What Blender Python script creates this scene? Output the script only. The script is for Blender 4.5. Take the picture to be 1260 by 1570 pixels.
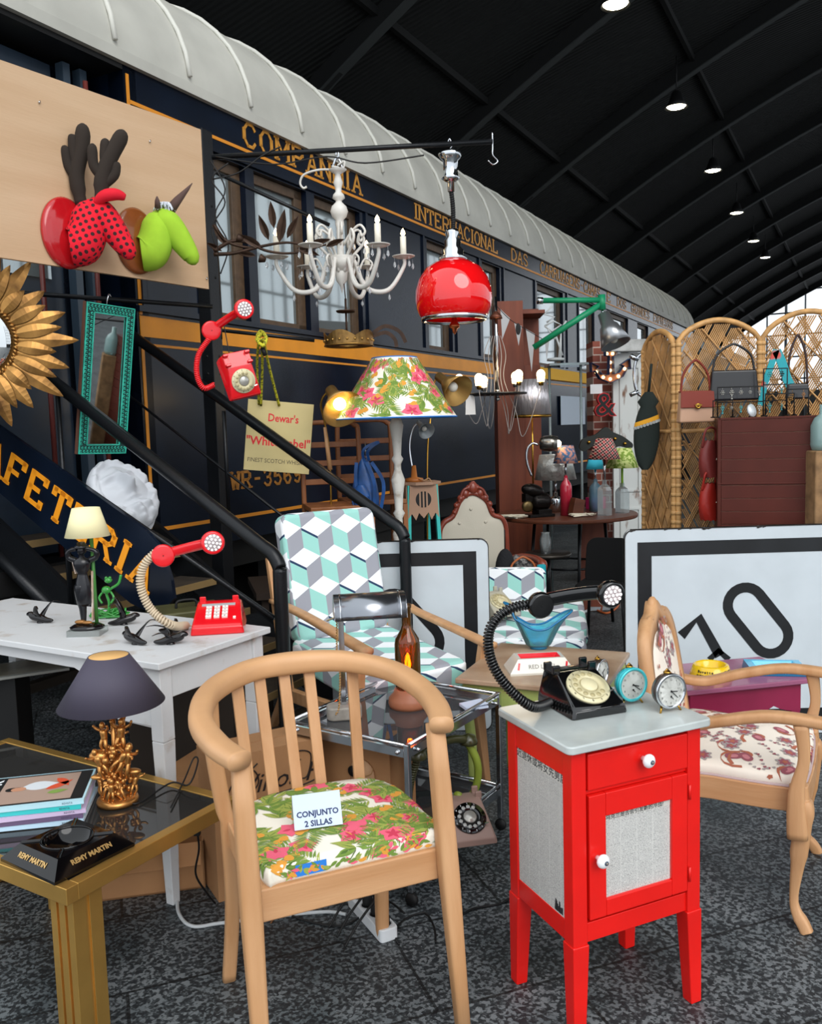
import bpy, math, random
from mathutils import Vector, Matrix, Quaternion
PI = math.pi
for _o in list(bpy.data.objects): bpy.data.objects.remove(_o)
SC = bpy.context.scene
COL = SC.collection
V = Vector
# ------------------------------------------------------------------ camera
FPX, CX, CY, EYE = 1330.0, 630.0, 785.0, 1.6
_ph = math.atan(128/1330.0); _ro = math.radians(1.7)
CFW = V((0, math.cos(_ph), -math.sin(_ph)))
_u0 = V((1, 0, 0)).cross(CFW)
CR = V((1, 0, 0))*math.cos(_ro) - _u0*math.sin(_ro)
CU = CR.cross(CFW)
cam = bpy.data.objects.new('camera', bpy.data.cameras.new('camera')); COL.objects.link(cam)
m3 = Matrix((CR, CU, -CFW)).transposed()
cam.matrix_world = Matrix.Translation((0, 0, EYE)) @ m3.to_4x4()
cam.data.sensor_fit = 'AUTO'; cam.data.sensor_width = 36; cam.data.lens = 36*FPX/1570
cam.data.clip_end = 500
SC.camera = cam
# ------------------------------------------------------------------ light and exposure
w = bpy.data.worlds.new('world'); SC.world = w; w.use_nodes = True
nt = w.node_tree; bg = nt.nodes['Background']
tc = nt.nodes.new('ShaderNodeTexCoord'); sp = nt.nodes.new('ShaderNodeSeparateXYZ'); cr = nt.nodes.new('ShaderNodeValToRGB')
nt.links.new(tc.outputs['Generated'], sp.inputs[0]); nt.links.new(sp.outputs['Z'], cr.inputs[0]); nt.links.new(cr.outputs[0], bg.inputs['Color'])
cr.color_ramp.elements[0].position = 0.0; cr.color_ramp.elements[0].color = (.75, .80, .86, 1)
cr.color_ramp.elements[1].position = 0.8; cr.color_ramp.elements[1].color = (.90, .96, 1.0, 1)
bg.inputs['Strength'].default_value = 1.7
sun = bpy.data.objects.new('sun', bpy.data.lights.new('sun', 'SUN')); COL.objects.link(sun)
sun.data.energy = 1.6; sun.data.angle = math.radians(40); sun.data.color = (1, .98, .95)
sun.rotation_euler = V((.35, -.75, .62)).to_track_quat('Z', 'Y').to_euler()
SC.view_settings.view_transform = 'Standard'; SC.view_settings.look = 'None'
SC.view_settings.exposure = 0.0; SC.view_settings.gamma = 1.0; SC.view_settings.use_curve_mapping = False
SC.cycles.use_adaptive_sampling = True
SC.cycles.max_bounces = 8; SC.cycles.transparent_max_bounces = 12; SC.cycles.sample_clamp_indirect = 4
# ------------------------------------------------------------------ where things stand
def ray(px, py): return CFW + CR*((px-CX)/FPX) - CU*((py-CY)/FPX)
def at(px, py, y):                      # the point seen at px, py that stands y metres ahead
    d = ray(px, py); return V((0, 0, EYE)) + d*(y/d.y)
def on(px, py, z):                      # the point seen at px, py at height z
    d = ray(px, py); return V((0, 0, EYE)) + d*((z-EYE)/d.z)
THA = math.radians(27.96)
TD = V((math.sin(THA), math.cos(THA), 0)); TN = V((-math.cos(THA), math.sin(THA), 0))
TRZ = PI/2-THA                          # rotation of the carriage direction
def hall(t, l, z): return TD*t + TN*l + V((0, 0, z))
# ------------------------------------------------------------------ materials
def hexc(h):
    h = h.lstrip('#'); h = h if len(h) == 6 else ''.join(q+q for q in h); c = [int(h[i:i+2], 16)/255 for i in (0, 2, 4)]
    return tuple(x/12.92 if x <= .04045 else ((x+.055)/1.055)**2.4 for x in c)
_mats = {}
def mat(name, col, rough=.5, metal=0.0, var=.0, scale=8.0, bump=0.0, bscale=60.0, emit=None, es=0.0, trans=0.0, coat=0.0, alpha=1.0, ior=1.45, stretch=None, spec=None, col2=None, sheen=0, thr=None):
    if name in _mats: return _mats[name]
    m = bpy.data.materials.new(name); _mats[name] = m; m.use_nodes = True
    N = m.node_tree; b = N.nodes['Principled BSDF']
    if isinstance(col, str): col = hexc(col)
    c = tuple(col)+(1,)
    b.inputs['Base Color'].default_value = c
    b.inputs['Roughness'].default_value = rough; b.inputs['Metallic'].default_value = metal
    b.inputs['Transmission Weight'].default_value = trans; b.inputs['IOR'].default_value = ior
    b.inputs['Coat Weight'].default_value = coat; b.inputs['Coat Roughness'].default_value = .05
    b.inputs['Alpha'].default_value = alpha
    b.inputs['Sheen Weight'].default_value = sheen
    if spec is not None: b.inputs['Specular IOR Level'].default_value = spec
    if emit is not None:
        if isinstance(emit, str): emit = hexc(emit)
        b.inputs['Emission Color'].default_value = tuple(emit)+(1,); b.inputs['Emission Strength'].default_value = es
    t = N.nodes.new('ShaderNodeTexCoord'); src = t.outputs['Object']
    if stretch:
        mp = N.nodes.new('ShaderNodeMapping'); mp.inputs['Scale'].default_value = stretch
        N.links.new(src, mp.inputs[0]); src = mp.outputs[0]
    if var > 0 or col2 is not None:
        nz = N.nodes.new('ShaderNodeTexNoise'); nz.inputs['Scale'].default_value = scale; nz.inputs['Detail'].default_value = 6
        N.links.new(src, nz.inputs['Vector'])
        r = N.nodes.new('ShaderNodeValToRGB')
        lo, hi = (.35, .65) if thr is None else thr
        r.color_ramp.elements[0].position = lo; r.color_ramp.elements[1].position = hi
        if col2 is not None:
            k2 = hexc(col2) if isinstance(col2, str) else col2
            r.color_ramp.elements[0].color = tuple(k2)+(1,); r.color_ramp.elements[1].color = c
        else:
            r.color_ramp.elements[0].color = tuple(x*(1-var) for x in col)+(1,)
            r.color_ramp.elements[1].color = tuple(min(1, x*(1+var)) for x in col)+(1,)
        N.links.new(nz.outputs['Fac'], r.inputs[0]); N.links.new(r.outputs[0], b.inputs['Base Color'])
    if bump > 0:
        n2 = N.nodes.new('ShaderNodeTexNoise'); n2.inputs['Scale'].default_value = bscale; n2.inputs['Detail'].default_value = 3
        N.links.new(src, n2.inputs['Vector'])
        bp = N.nodes.new('ShaderNodeBump'); bp.inputs['Strength'].default_value = bump; bp.inputs['Distance'].default_value = .01
        N.links.new(n2.outputs['Fac'], bp.inputs['Height']); N.links.new(bp.outputs[0], b.inputs['Normal'])
    return m
def glass(name, col, rough=.02, tint=.5, dark=0.0):     # thin sheet or bottle glass: glossy over tinted see-through
    if name in _mats: return _mats[name]
    m = bpy.data.materials.new(name); _mats[name] = m; m.use_nodes = True
    N = m.node_tree; N.nodes.remove(N.nodes['Principled BSDF'])
    if isinstance(col, str): col = hexc(col)
    out = N.nodes['Material Output']
    tr = N.nodes.new('ShaderNodeBsdfTransparent'); tr.inputs[0].default_value = tuple(col)+(1,)
    gl = N.nodes.new('ShaderNodeBsdfGlossy'); gl.inputs['Roughness'].default_value = rough; gl.inputs[0].default_value = (1, 1, 1, 1)
    df = N.nodes.new('ShaderNodeBsdfDiffuse'); df.inputs[0].default_value = tuple(col)+(1,)
    fr = N.nodes.new('ShaderNodeFresnel'); fr.inputs[0].default_value = 1.5
    m1 = N.nodes.new('ShaderNodeMixShader'); m1.inputs[0].default_value = tint
    m2 = N.nodes.new('ShaderNodeMixShader')
    N.links.new(tr.outputs[0], m1.inputs[1]); N.links.new(df.outputs[0], m1.inputs[2])
    N.links.new(fr.outputs[0], m2.inputs[0]); N.links.new(m1.outputs[0], m2.inputs[1]); N.links.new(gl.outputs[0], m2.inputs[2])
    N.links.new(m2.outputs[0], out.inputs[0])
    return m
def wood(name, c1, c2, scale=1.0, axis='X', rough=.45, coat=0.0):
    st = {'X': (2, 22, 22), 'Y': (22, 2, 22), 'Z': (22, 22, 2)}[axis]
    return mat(name, c1, rough, col2=c2, scale=scale*1.0, stretch=st, bump=.08, bscale=6, coat=coat, thr=(.3, .75))
# ------------------------------------------------------------------ mesh builder
class MB:
    def __init__(s): s.v = []; s.f = []; s.sm = []; s.mi = []; s.cur = 0; s.M = None
    def add(s, vs, fs, smooth=False):
        b = len(s.v)
        for p in vs:
            p = V(p)
            s.v.append(s.M @ p if s.M is not None else p)
        for f in fs: s.f.append([b+i for i in f]); s.sm.append(smooth); s.mi.append(s.cur)
        return s
    def box(s, c, d, R=None):
        x, y, z = d[0]/2, d[1]/2, d[2]/2
        vs = [V((a*x, b*y, e*z)) for e in (-1, 1) for a, b in ((-1, -1), (1, -1), (1, 1), (-1, 1))]
        if R is not None: vs = [R @ p for p in vs]
        return s.add([V(c)+p for p in vs], [(3, 2, 1, 0), (4, 5, 6, 7), (0, 1, 5, 4), (1, 2, 6, 5), (2, 3, 7, 6), (3, 0, 4, 7)])
    def bb(s, a, b): return s.box([(a[i]+b[i])/2 for i in range(3)], [abs(b[i]-a[i]) for i in range(3)])
    def bar(s, p0, p1, w, h, w1=None, h1=None, up=(0, 0, 1)):      # straight or tapered bar, w across, h along up
        p0, p1 = V(p0), V(p1); t = (p1-p0).normalized(); u = V(up)
        if abs(t.dot(u)) > .98: u = V((0, 1, 0))
        a = t.cross(u).normalized(); u = a.cross(t).normalized(); w1 = w if w1 is None else w1; h1 = h if h1 is None else h1
        vs = []
        for p, ww, hh in ((p0, w, h), (p1, w1, h1)):
            for i, j in ((-1, -1), (1, -1), (1, 1), (-1, 1)): vs.append(p+a*(i*ww/2)+u*(j*hh/2))
        return s.add(vs, [(3, 2, 1, 0), (4, 5, 6, 7), (0, 1, 5, 4), (1, 2, 6, 5), (2, 3, 7, 6), (3, 0, 4, 7)])
    def sweep(s, pts, sec, closed=False, smooth=True, up=(0, 0, 1), caps=True, scales=None):   # closed 2D section swept along pts, section y follows up
        pts = [V(p) for p in pts]; n = len(pts); k = len(sec); vs = []; u = V(up)
        for i, p in enumerate(pts):
            if closed: t = pts[(i+1) % n]-pts[i-1]
            else: t = pts[min(i+1, n-1)]-pts[max(i-1, 0)]
            t.normalize()
            uu = u if abs(t.dot(u)) < .95 else V((0, 1, 0)) if abs(t.y) < .9 else V((1, 0, 0))
            a = t.cross(uu).normalized(); b = a.cross(t)
            sc = 1 if scales is None else scales[i]
            sx, sy = (sc, sc) if not isinstance(sc, (tuple, list)) else sc
            for x, y in sec: vs.append(p+a*x*sx+b*y*sy)
        fs = []
        for i in range(n if closed else n-1):
            j = (i+1) % n
            for q in range(k): fs.append((i*k+q, i*k+(q+1) % k, j*k+(q+1) % k, j*k+q))
        if caps and not closed: fs += [tuple(range(k))[::-1], tuple(range((n-1)*k, n*k))]
        return s.add(vs, fs, smooth)
    def tube(s, pts, r, n=8, closed=False, caps=True):
        pts = [V(p) for p in pts]; m = len(pts); rr = r if isinstance(r, (list, tuple)) else [r]*m
        vs = []; nrm = None
        for i, p in enumerate(pts):
            if closed: t = pts[(i+1) % m]-pts[i-1]
            else: t = pts[min(i+1, m-1)]-pts[max(i-1, 0)]
            if t.length < 1e-9: t = V((0, 0, 1))
            t.normalize()
            if nrm is None: nrm = t.orthogonal().normalized()
            else:
                nrm = nrm - t*nrm.dot(t)
                if nrm.length < 1e-6: nrm = t.orthogonal()
                nrm.normalize()
            b = t.cross(nrm)
            for q in range(n):
                a = 2*PI*q/n; vs.append(p+(nrm*math.cos(a)+b*math.sin(a))*rr[i])
        fs = []
        for i in range(m if closed else m-1):
            j = (i+1) % m
            for q in range(n): fs.append((i*n+q, i*n+(q+1) % n, j*n+(q+1) % n, j*n+q))
        if caps and not closed: fs += [tuple(range(n))[::-1], tuple(range((m-1)*n, m*n))]
        return s.add(vs, fs, True)
    def cyl(s, p0, p1, r0, r1=None, n=16): 
        s.tube([p0, p1], [r0, r0 if r1 is None else r1], n)
        return s
    def lathe(s, prof, n=24, c=(0, 0, 0), R=None, smooth=True, close=False, sq=None):    # prof [(r, z)]
        vs = []; k = len(prof)
        for i in range(n):
            a = 2*PI*i/n
            for r, z in prof:
                p = V((r*math.cos(a), r*math.sin(a)*(sq or 1), z)); vs.append(V(c)+(R @ p if R is not None else p))
        fs = []
        for i in range(n):
            j = (i+1) % n
            for q in range(k if close else k-1): fs.append((i*k+q, j*k+q, j*k+(q+1) % k, i*k+(q+1) % k))
        if not close:
            if prof[0][0] > 1e-6: fs.append(tuple(i*k for i in range(n))[::-1])
            if prof[-1][0] > 1e-6: fs.append(tuple(i*k+k-1 for i in range(n)))
        return s.add(vs, fs, smooth)
    def ball(s, c, r, n=16, m=10, R=None):
        r = r if isinstance(r, (tuple, list)) else (r, r, r); vs = []
        for j in range(m+1):
            b = -PI/2+PI*j/m
            for i in range(n):
                a = 2*PI*i/n; p = V((r[0]*math.cos(b)*math.cos(a), r[1]*math.cos(b)*math.sin(a), r[2]*math.sin(b)))
                vs.append(V(c)+(R @ p if R is not None else p))
        return s.add(vs, [(j*n+i, j*n+(i+1) % n, (j+1)*n+(i+1) % n, (j+1)*n+i) for j in range(m) for i in range(n)], True)
    def prism(s, poly, z0, z1, R=None, c=(0, 0, 0)):     # polygon in local xy extruded z0..z1
        k = len(poly); vs = [V((x, y, z0)) for x, y in poly]+[V((x, y, z1)) for x, y in poly]
        if R is not None: vs = [R @ p for p in vs]
        vs = [V(c)+p for p in vs]
        return s.add(vs, [tuple(range(k))[::-1], tuple(range(k, 2*k))]+[(i, (i+1) % k, k+(i+1) % k, k+i) for i in range(k)])
    def grid(s, fn, nu, nv, smooth=True, flip=False):
        vs = [fn(i/nu, j/nv) for j in range(nv+1) for i in range(nu+1)]
        fs = []
        for j in range(nv):
            for i in range(nu):
                a = j*(nu+1)+i; q = (a, a+1, a+nu+2, a+nu+1); fs.append(q[::-1] if flip else q)
        return s.add(vs, fs, smooth)
    def text(s, body, size, M, ext=.001, xs=1.0, font=None, bold=0.0, align='CENTER', spacing=1.0):
        c = bpy.data.curves.new('lettering', 'FONT'); c.body = body; c.size = size; c.extrude = ext; c.align_x = align; c.align_y = 'CENTER'
        c.offset = bold; c.space_character = spacing; c.resolution_u = 2
        o = bpy.data.objects.new('lettering', c); COL.objects.link(o); bpy.context.view_layer.update()
        me = o.evaluated_get(bpy.context.evaluated_depsgraph_get()).to_mesh()
        vs = [M @ V((v.co.x*xs, v.co.y, v.co.z)) for v in me.vertices]; fs = [tuple(p.vertices) for p in me.polygons]
        s.add(vs, fs); o.to_mesh_clear(); bpy.data.objects.remove(o); bpy.data.curves.remove(c)
        return s
    def build(s, name, mats, parent=None, bevel=0, seg=2, sub=0, solid=0, auto=None):
        me = bpy.data.meshes.new(name); me.from_pydata([tuple(p) for p in s.v], [], s.f)
        for m in (mats if isinstance(mats, (list, tuple)) else [mats]): me.materials.append(m)
        for p, sm, mi in zip(me.polygons, s.sm, s.mi): p.use_smooth = sm or bevel > 0; p.material_index = mi
        me.update()
        o = bpy.data.objects.new(name, me); COL.objects.link(o)
        if parent is not None: o.parent = parent
        if solid: md = o.modifiers.new('solid', 'SOLIDIFY'); md.thickness = solid; md.offset = 0
        if bevel: md = o.modifiers.new('bevel', 'BEVEL'); md.width = bevel; md.segments = seg; md.limit_method = 'ANGLE'; md.angle_limit = math.radians(35); md.harden_normals = True
        if sub: md = o.modifiers.new('sub', 'SUBSURF'); md.levels = sub; md.render_levels = sub
        return o
def tag(o, label=None, cat=None, group=None, kind=None):
    if label: o['label'] = label
    if cat: o['category'] = cat
    if group: o['group'] = group
    if kind: o['kind'] = kind
    return o
def thing(name, label, cat, loc=(0, 0, 0), rz=0.0, group=None, rot=None):
    o = bpy.data.objects.new(name, None); COL.objects.link(o); o.empty_display_size = .05
    o.location = loc; o.rotation_euler = rot if rot is not None else (0, 0, rz)
    return tag(o, label, cat, group)
def copy_tree(o, parent=None):
    c = o.copy(); COL.objects.link(c); c.parent = parent
    for ch in [x for x in bpy.data.objects if x.parent == o]: copy_tree(ch, c)
    return c
def arc(c, r, a0, a1, n, ax='XZ', ry=None):
    out = []
    for i in range(n+1):
        a = a0+(a1-a0)*i/n; x = r*math.cos(a); y = (ry or r)*math.sin(a)
        out.append(V(c)+({'XZ': V((x, 0, y)), 'XY': V((x, y, 0)), 'YZ': V((0, x, y))}[ax]))
    return out
def bez(p0, p1, p2, p3, n=12):
    p0, p1, p2, p3 = map(V, (p0, p1, p2, p3)); out = []
    for i in range(n+1):
        t = i/n; u = 1-t; out.append(p0*u**3+p1*3*u*u*t+p2*3*u*t*t+p3*t**3)
    return out
def spl(pts, n=6, closed=False):           # Catmull-Rom through pts
    P = [V(p) for p in pts]; m = len(P); out = []
    for i in range(m if closed else m-1):
        if closed: a, b, c, d = P[i-1], P[i], P[(i+1) % m], P[(i+2) % m]
        else: a, b, c, d = P[max(i-1, 0)], P[i], P[i+1], P[min(i+2, m-1)]
        for k in range(n):
            t = k/n; out.append(.5*((2*b)+(c-a)*t+(2*a-5*b+4*c-d)*t*t+(3*b-a-3*c+d)*t**3))
    if not closed: out.append(P[-1])
    return out
def spl2(pts, n=6, closed=True): return [(p.x, p.y) for p in spl([(a, b, 0) for a, b in pts], n, closed)]
def helix(path, r, pitch, per=8):          # coiled cord around a path
    P = [V(p) for p in path]; L = [0]
    for i in range(1, len(P)): L.append(L[-1]+(P[i]-P[i-1]).length)
    n = max(8, int(L[-1]/pitch*per)); out = []; nrm = None; j = 0
    for i in range(n+1):
        s = L[-1]*i/n
        while j < len(P)-2 and L[j+1] < s: j += 1
        t = (P[j+1]-P[j]).normalized(); p = P[j].lerp(P[j+1], min(1, (s-L[j])/max(1e-9, L[j+1]-L[j])))
        if nrm is None: nrm = t.orthogonal().normalized()
        else: nrm = (nrm-t*nrm.dot(t)).normalized()
        a = 2*PI*i/per; out.append(p+(nrm*math.cos(a)+t.cross(nrm)*math.sin(a))*r)
    return out
def rrect(w, h, r, n=4, cx=0, cy=0):
    out = []
    for qx, qy, a in ((1, 1, 0), (-1, 1, PI/2), (-1, -1, PI), (1, -1, 3*PI/2)):
        for i in range(n+1):
            t = a+PI/2*i/n; out.append((cx+qx*(w/2-r)+r*math.cos(t), cy+qy*(h/2-r)+r*math.sin(t)))
    return out
def RX(a): return Matrix.Rotation(a, 3, 'X')
def RY(a): return Matrix.Rotation(a, 3, 'Y')
def RZ(a): return Matrix.Rotation(a, 3, 'Z')
def frame(o, x, y, z=None):                # 4x4 from origin and axes
    x = V(x).normalized(); y = V(y); y = (y-x*y.dot(x)).normalized(); z = x.cross(y)
    M = Matrix((x, y, z)).transposed().to_4x4(); M.translation = V(o); return M
FLATX = frame((0, 0, 0), (1, 0, 0), (0, 0, 1))       # text standing in the xz plane, facing -y
def stand(x, y, z, rx=0): return Matrix.Translation((x, y, z)) @ Matrix.Rotation(PI/2+rx, 4, 'X')
# slab-serif lettering drawn as strokes
GL = {'A': ['0,0 .5,1 1,0', '.2,.35 .8,.35'], 'C': ['.95,.8 .75,1 .3,1 0,.7 0,.3 .3,0 .75,0 .95,.2'], 'D': ['0,0 0,1', '0,1 .55,1 1,.65 1,.35 .55,0 0,0'],
 'E': ['0,0 0,1', '0,1 .9,1 .9,.85', '0,.5 .6,.5', '0,0 .9,0 .9,.15'], 'F': ['0,0 0,1', '0,1 .9,1 .9,.82', '0,.5 .6,.5'], 'G': ['.95,.8 .7,1 .3,1 0,.7 0,.3 .3,0 .95,0 .95,.45 .6,.45'],
 'H': ['0,0 0,1', '1,0 1,1', '0,.5 1,.5'], 'I': ['.5,0 .5,1'], 'L': ['0,0 0,1', '0,0 .9,0 .9,.18'], 'M': ['0,0 0,1 .5,.3 1,1 1,0'], 'N': ['0,0 0,1 1,0 1,1'],
 'O': ['.3,0 0,.3 0,.7 .3,1 .7,1 1,.7 1,.3 .7,0 .3,0'], 'P': ['0,0 0,1', '0,1 .7,1 .95,.85 .95,.65 .7,.48 0,.48'], 'R': ['0,0 0,1', '0,1 .7,1 .95,.85 .95,.65 .7,.5 0,.5', '.5,.5 1,0'],
 'S': ['.9,.8 .7,1 .25,1 .05,.82 .1,.62 .85,.4 .95,.2 .7,0 .25,0 .05,.2'], 'T': ['.5,0 .5,1', '0,.82 0,1 1,1 1,.82'], 'U': ['0,1 0,.25 .3,0 .7,0 1,.25 1,1'], 'W': ['0,1 .25,0 .5,.8 .75,0 1,1'],
 'X': ['0,0 1,1', '0,1 1,0'], '-': ['.2,.5 .8,.5'], '3': ['.05,.85 .3,1 .7,1 .9,.8 .75,.55 .4,.52', '.75,.55 .95,.25 .7,0 .3,0 .05,.15'], '5': ['.9,1 .15,1 .1,.55 .65,.6 .95,.3 .7,0 .3,0 .05,.15'],
 '6': ['.85,.9 .6,1 .3,1 .05,.65 .05,.3 .3,0 .7,0 .95,.3 .7,.58 .1,.45'], '9': ['.15,.1 .4,0 .7,0 .95,.35 .95,.7 .7,1 .3,1 .05,.7 .3,.42 .9,.55']}
SER = {'A': [(0, 0), (1, 0)], 'D': [], 'F': [(0, 0)], 'H': [(0, 0), (0, 1), (1, 0), (1, 1)], 'I': [(.5, 0), (.5, 1)], 'M': [(0, 0), (0, 1), (1, 0), (1, 1)], 'N': [(0, 0), (0, 1), (1, 1)],
 'P': [(0, 0)], 'R': [(0, 0), (1, 0)], 'T': [(.5, 0)], 'U': [(0, 1), (1, 1)], 'W': [(0, 1), (1, 1)], 'L': [(0, 1)]}
def letters(mb, txt, M, h, wd=.75, lw=.16, gap=.35, width=None, z=.002):
    """strokes in the xy plane of M; h letter height, wd width ratio; returns the width"""
    adv = [(0.45 if c == ' ' else (.35 if c == 'I' else 1.15 if c == 'M' else 1)*wd)+gap for c in txt]; tot = sum(adv)-gap
    sx = h if width is None else width/tot
    x = 0
    def quad(a, b, t):
        a, b = V((a[0], a[1], 0)), V((b[0], b[1], 0)); d = (b-a)
        if d.length < 1e-6: return
        d.normalize(); nn = V((-d.y, d.x, 0))*t/2; a = a-d*t*.3; b = b+d*t*.3
        P = [a-nn, b-nn, b+nn, a+nn]
        mb.add([M @ V((p.x, p.y, zz)) for zz in (0, z) for p in P], [(4, 5, 6, 7), (3, 2, 1, 0), (0, 1, 5, 4), (1, 2, 6, 5), (2, 3, 7, 6), (3, 0, 4, 7)])
    for c, ad in zip(txt, adv):
        if c in GL:
            cw = ad-gap
            X = lambda u: (x+(u*cw if c != 'I' else cw/2))*sx
            for st in GL[c]:
                pp = [tuple(map(float, q.split(','))) for q in st.split()]
                for a, b in zip(pp, pp[1:]):
                    vert = abs(a[0]-b[0]) < .3*abs(a[1]-b[1]) and c != 'S'
                    quad((X(a[0]), a[1]*h), (X(b[0]), b[1]*h), lw*h*(1.25 if vert else .85))
            for u, vv in SER.get(c, []): quad((X(u)-.16*sx, vv*h), (X(u)+.16*sx, vv*h), lw*h*.6)
        x += ad
    return tot*sx
# ------------------------------------------------------------------ shared materials
M_blackmetal = mat('black_painted_metal', '#16181b', .35, .3, bump=.1, bscale=90)
M_navy = mat('navy_lacquer', '#0b1422', .2, .0, var=.3, scale=2.5, coat=.0, bump=.03, bscale=3, spec=.32)
M_yellowline = mat('ochre_line_paint', '#d98a22', .45)
M_ochre = mat('ochre_band_paint', '#e0901c', .45, var=.08, scale=4)
M_chrome = mat('chrome', '#c9ccd0', .12, 1.0)
M_brass = mat('brass', '#b58a3c', .25, 1.0)
M_redplastic = mat('red_plastic', '#e0101c', .18, coat=.5)
M_blackplastic = mat('black_plastic', '#0a0a0b', .12, coat=.6)
M_white = mat('white_paint', '#cfd1d3', .5)
M_beech = wood('beech_wood', '#cd9f74', '#b8875a', axis='Z', rough=.5)
M_beechx = wood('beech_wood_level', '#cd9f74', '#ba885c', axis='X', rough=.5)
M_black = mat('flat_black', '#0b0b0c', .6)
M_bulb = mat('lit_warm_bulb', '#fff0d0', .3, emit='#ffd9a0', es=14)
M_led = mat('lit_white_led', '#ffffff', .3, emit='#fff4f0', es=6)
M_cable = mat('black_cable', '#0c0c0d', .5)
# ------------------------------------------------------------------ the shed
def floor_mat():
    m = bpy.data.materials.new('terrazzo_paving'); m.use_nodes = True; N = m.node_tree; b = N.nodes['Principled BSDF']
    t = N.nodes.new('ShaderNodeTexCoord'); mp = N.nodes.new('ShaderNodeMapping'); mp.inputs['Rotation'].default_value = (0, 0, -math.radians(20))
    N.links.new(t.outputs['Object'], mp.inputs[0])
    vo = N.nodes.new('ShaderNodeTexVoronoi'); vo.inputs['Scale'].default_value = 95; N.links.new(mp.outputs[0], vo.inputs['Vector'])
    nz = N.nodes.new('ShaderNodeTexNoise'); nz.inputs['Scale'].default_value = 70; nz.inputs['Detail'].default_value = 2; N.links.new(mp.outputs[0], nz.inputs['Vector'])
    ad = N.nodes.new('ShaderNodeMath'); ad.operation = 'MULTIPLY_ADD'; ad.inputs[1].default_value = .35
    sc = N.nodes.new('ShaderNodeSeparateColor'); N.links.new(vo.outputs['Color'], sc.inputs[0])
    N.links.new(sc.outputs[0], ad.inputs[0]); N.links.new(nz.outputs['Fac'], ad.inputs[2])
    cr = N.nodes.new('ShaderNodeValToRGB'); e = cr.color_ramp.elements
    e[0].position = .52; e[0].color = (.022, .026, .030, 1); e[1].position = .80; e[1].color = (.20, .22, .23, 1)
    e2 = e.new(.66); e2.color = (.052, .06, .065, 1)
    N.links.new(ad.outputs[0], cr.inputs[0])
    br = N.nodes.new('ShaderNodeTexBrick'); br.inputs['Scale'].default_value = 1; br.inputs['Mortar Size'].default_value = .006; br.inputs['Mortar Smooth'].default_value = .4
    br.inputs['Brick Width'].default_value = .8; br.inputs['Row Height'].default_value = .42; br.inputs['Color1'].default_value = (1, 1, 1, 1); br.inputs['Color2'].default_value = (.75, .75, .75, 1); br.inputs['Mortar'].default_value = (.18, .18, .18, 1)
    N.links.new(mp.outputs[0], br.inputs['Vector'])
    n3 = N.nodes.new('ShaderNodeTexNoise'); n3.inputs['Scale'].default_value = 3.0; n3.inputs['Detail'].default_value = 4; N.links.new(mp.outputs[0], n3.inputs['Vector'])
    r3 = N.nodes.new('ShaderNodeValToRGB'); r3.color_ramp.elements[0].position = .36; r3.color_ramp.elements[0].color = (.45, .5, .52, 1); r3.color_ramp.elements[1].position = .6; r3.color_ramp.elements[1].color = (1, 1, 1, 1)
    N.links.new(n3.outputs['Fac'], r3.inputs[0])
    mx = N.nodes.new('ShaderNodeMix'); mx.data_type = 'RGBA'; mx.blend_type = 'MULTIPLY'; mx.inputs[0].default_value = 1
    N.links.new(cr.outputs[0], mx.inputs[6]); N.links.new(br.outputs[0], mx.inputs[7])
    m2 = N.nodes.new('ShaderNodeMix'); m2.data_type = 'RGBA'; m2.blend_type = 'MULTIPLY'; m2.inputs[0].default_value = 1
    N.links.new(mx.outputs[2], m2.inputs[6]); N.links.new(r3.outputs[0], m2.inputs[7]); N.links.new(m2.outputs[2], b.inputs['Base Color'])
    b.inputs['Roughness'].default_value = .55
    return m
g = MB(); P = [hall(-8, 9.5, 0), hall(-8, -17, 0), hall(60, -17, 0), hall(60, 9.5, 0)]
g.add([*P, *[p-V((0, 0, .3)) for p in P]], [(0, 1, 2, 3), (7, 6, 5, 4)]+[(i, (i+4), (i+1) % 4+4, (i+1) % 4) for i in range(4)])
tag(g.build('floor', floor_mat()), 'dark grey speckled stone paving of the station hall', kind='structure')
# vaulted roof: barrel of radius 35.25 m, ribs every 4.05 m
def roof_mat():
    m = mat('dark_boarded_vault', (.004, .0045, .004), .95, var=.25, scale=1.5)
    N = m.node_tree; b = N.nodes['Principled BSDF']; t = N.nodes.new('ShaderNodeTexCoord'); wv = N.nodes.new('ShaderNodeTexWave'); wv.bands_direction = 'Y'
    wv.inputs['Scale'].default_value = 3.2; N.links.new(t.outputs['Object'], wv.inputs['Vector'])
    bp = N.nodes.new('ShaderNodeBump'); bp.inputs['Strength'].default_value = .6; bp.inputs['Distance'].default_value = .05
    N.links.new(wv.outputs['Fac'], bp.inputs['Height']); N.links.new(bp.outputs[0], b.inputs['Normal']); return m
def vz(l, R=35.25): return math.sqrt(R*R-(l+11.9)**2)-24.25+EYE
def vault_pt(t, l, dz=0): return hall(t, l, vz(l)+dz)
LA, LB, T0, T1 = 8.9, -16.5, 3.2, 57.0
g = MB(); NL = 40
for off in (0, .25):
    g.grid(lambda u, v: vault_pt(T0+(T1-T0)*u, LA+(LB-LA)*v, off), 1, NL, flip=off == 0)
tag(g.build('ceiling', roof_mat()), 'dark barrel vaulted station roof', kind='structure')
M_rib = mat('grey_rib_steel', (.03, .034, .034), .8)
M_ribd = mat('dark_rib_steel', (.004, .0045, .0045), .9)
k = 0; t = 3.2
ts = [3.25, 7.3, 11.3, 15.31, 19.47, 23.55, 27.54, 31.58, 35.82, 39.74, 43.8, 47.8, 51.8, 56.5]
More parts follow.
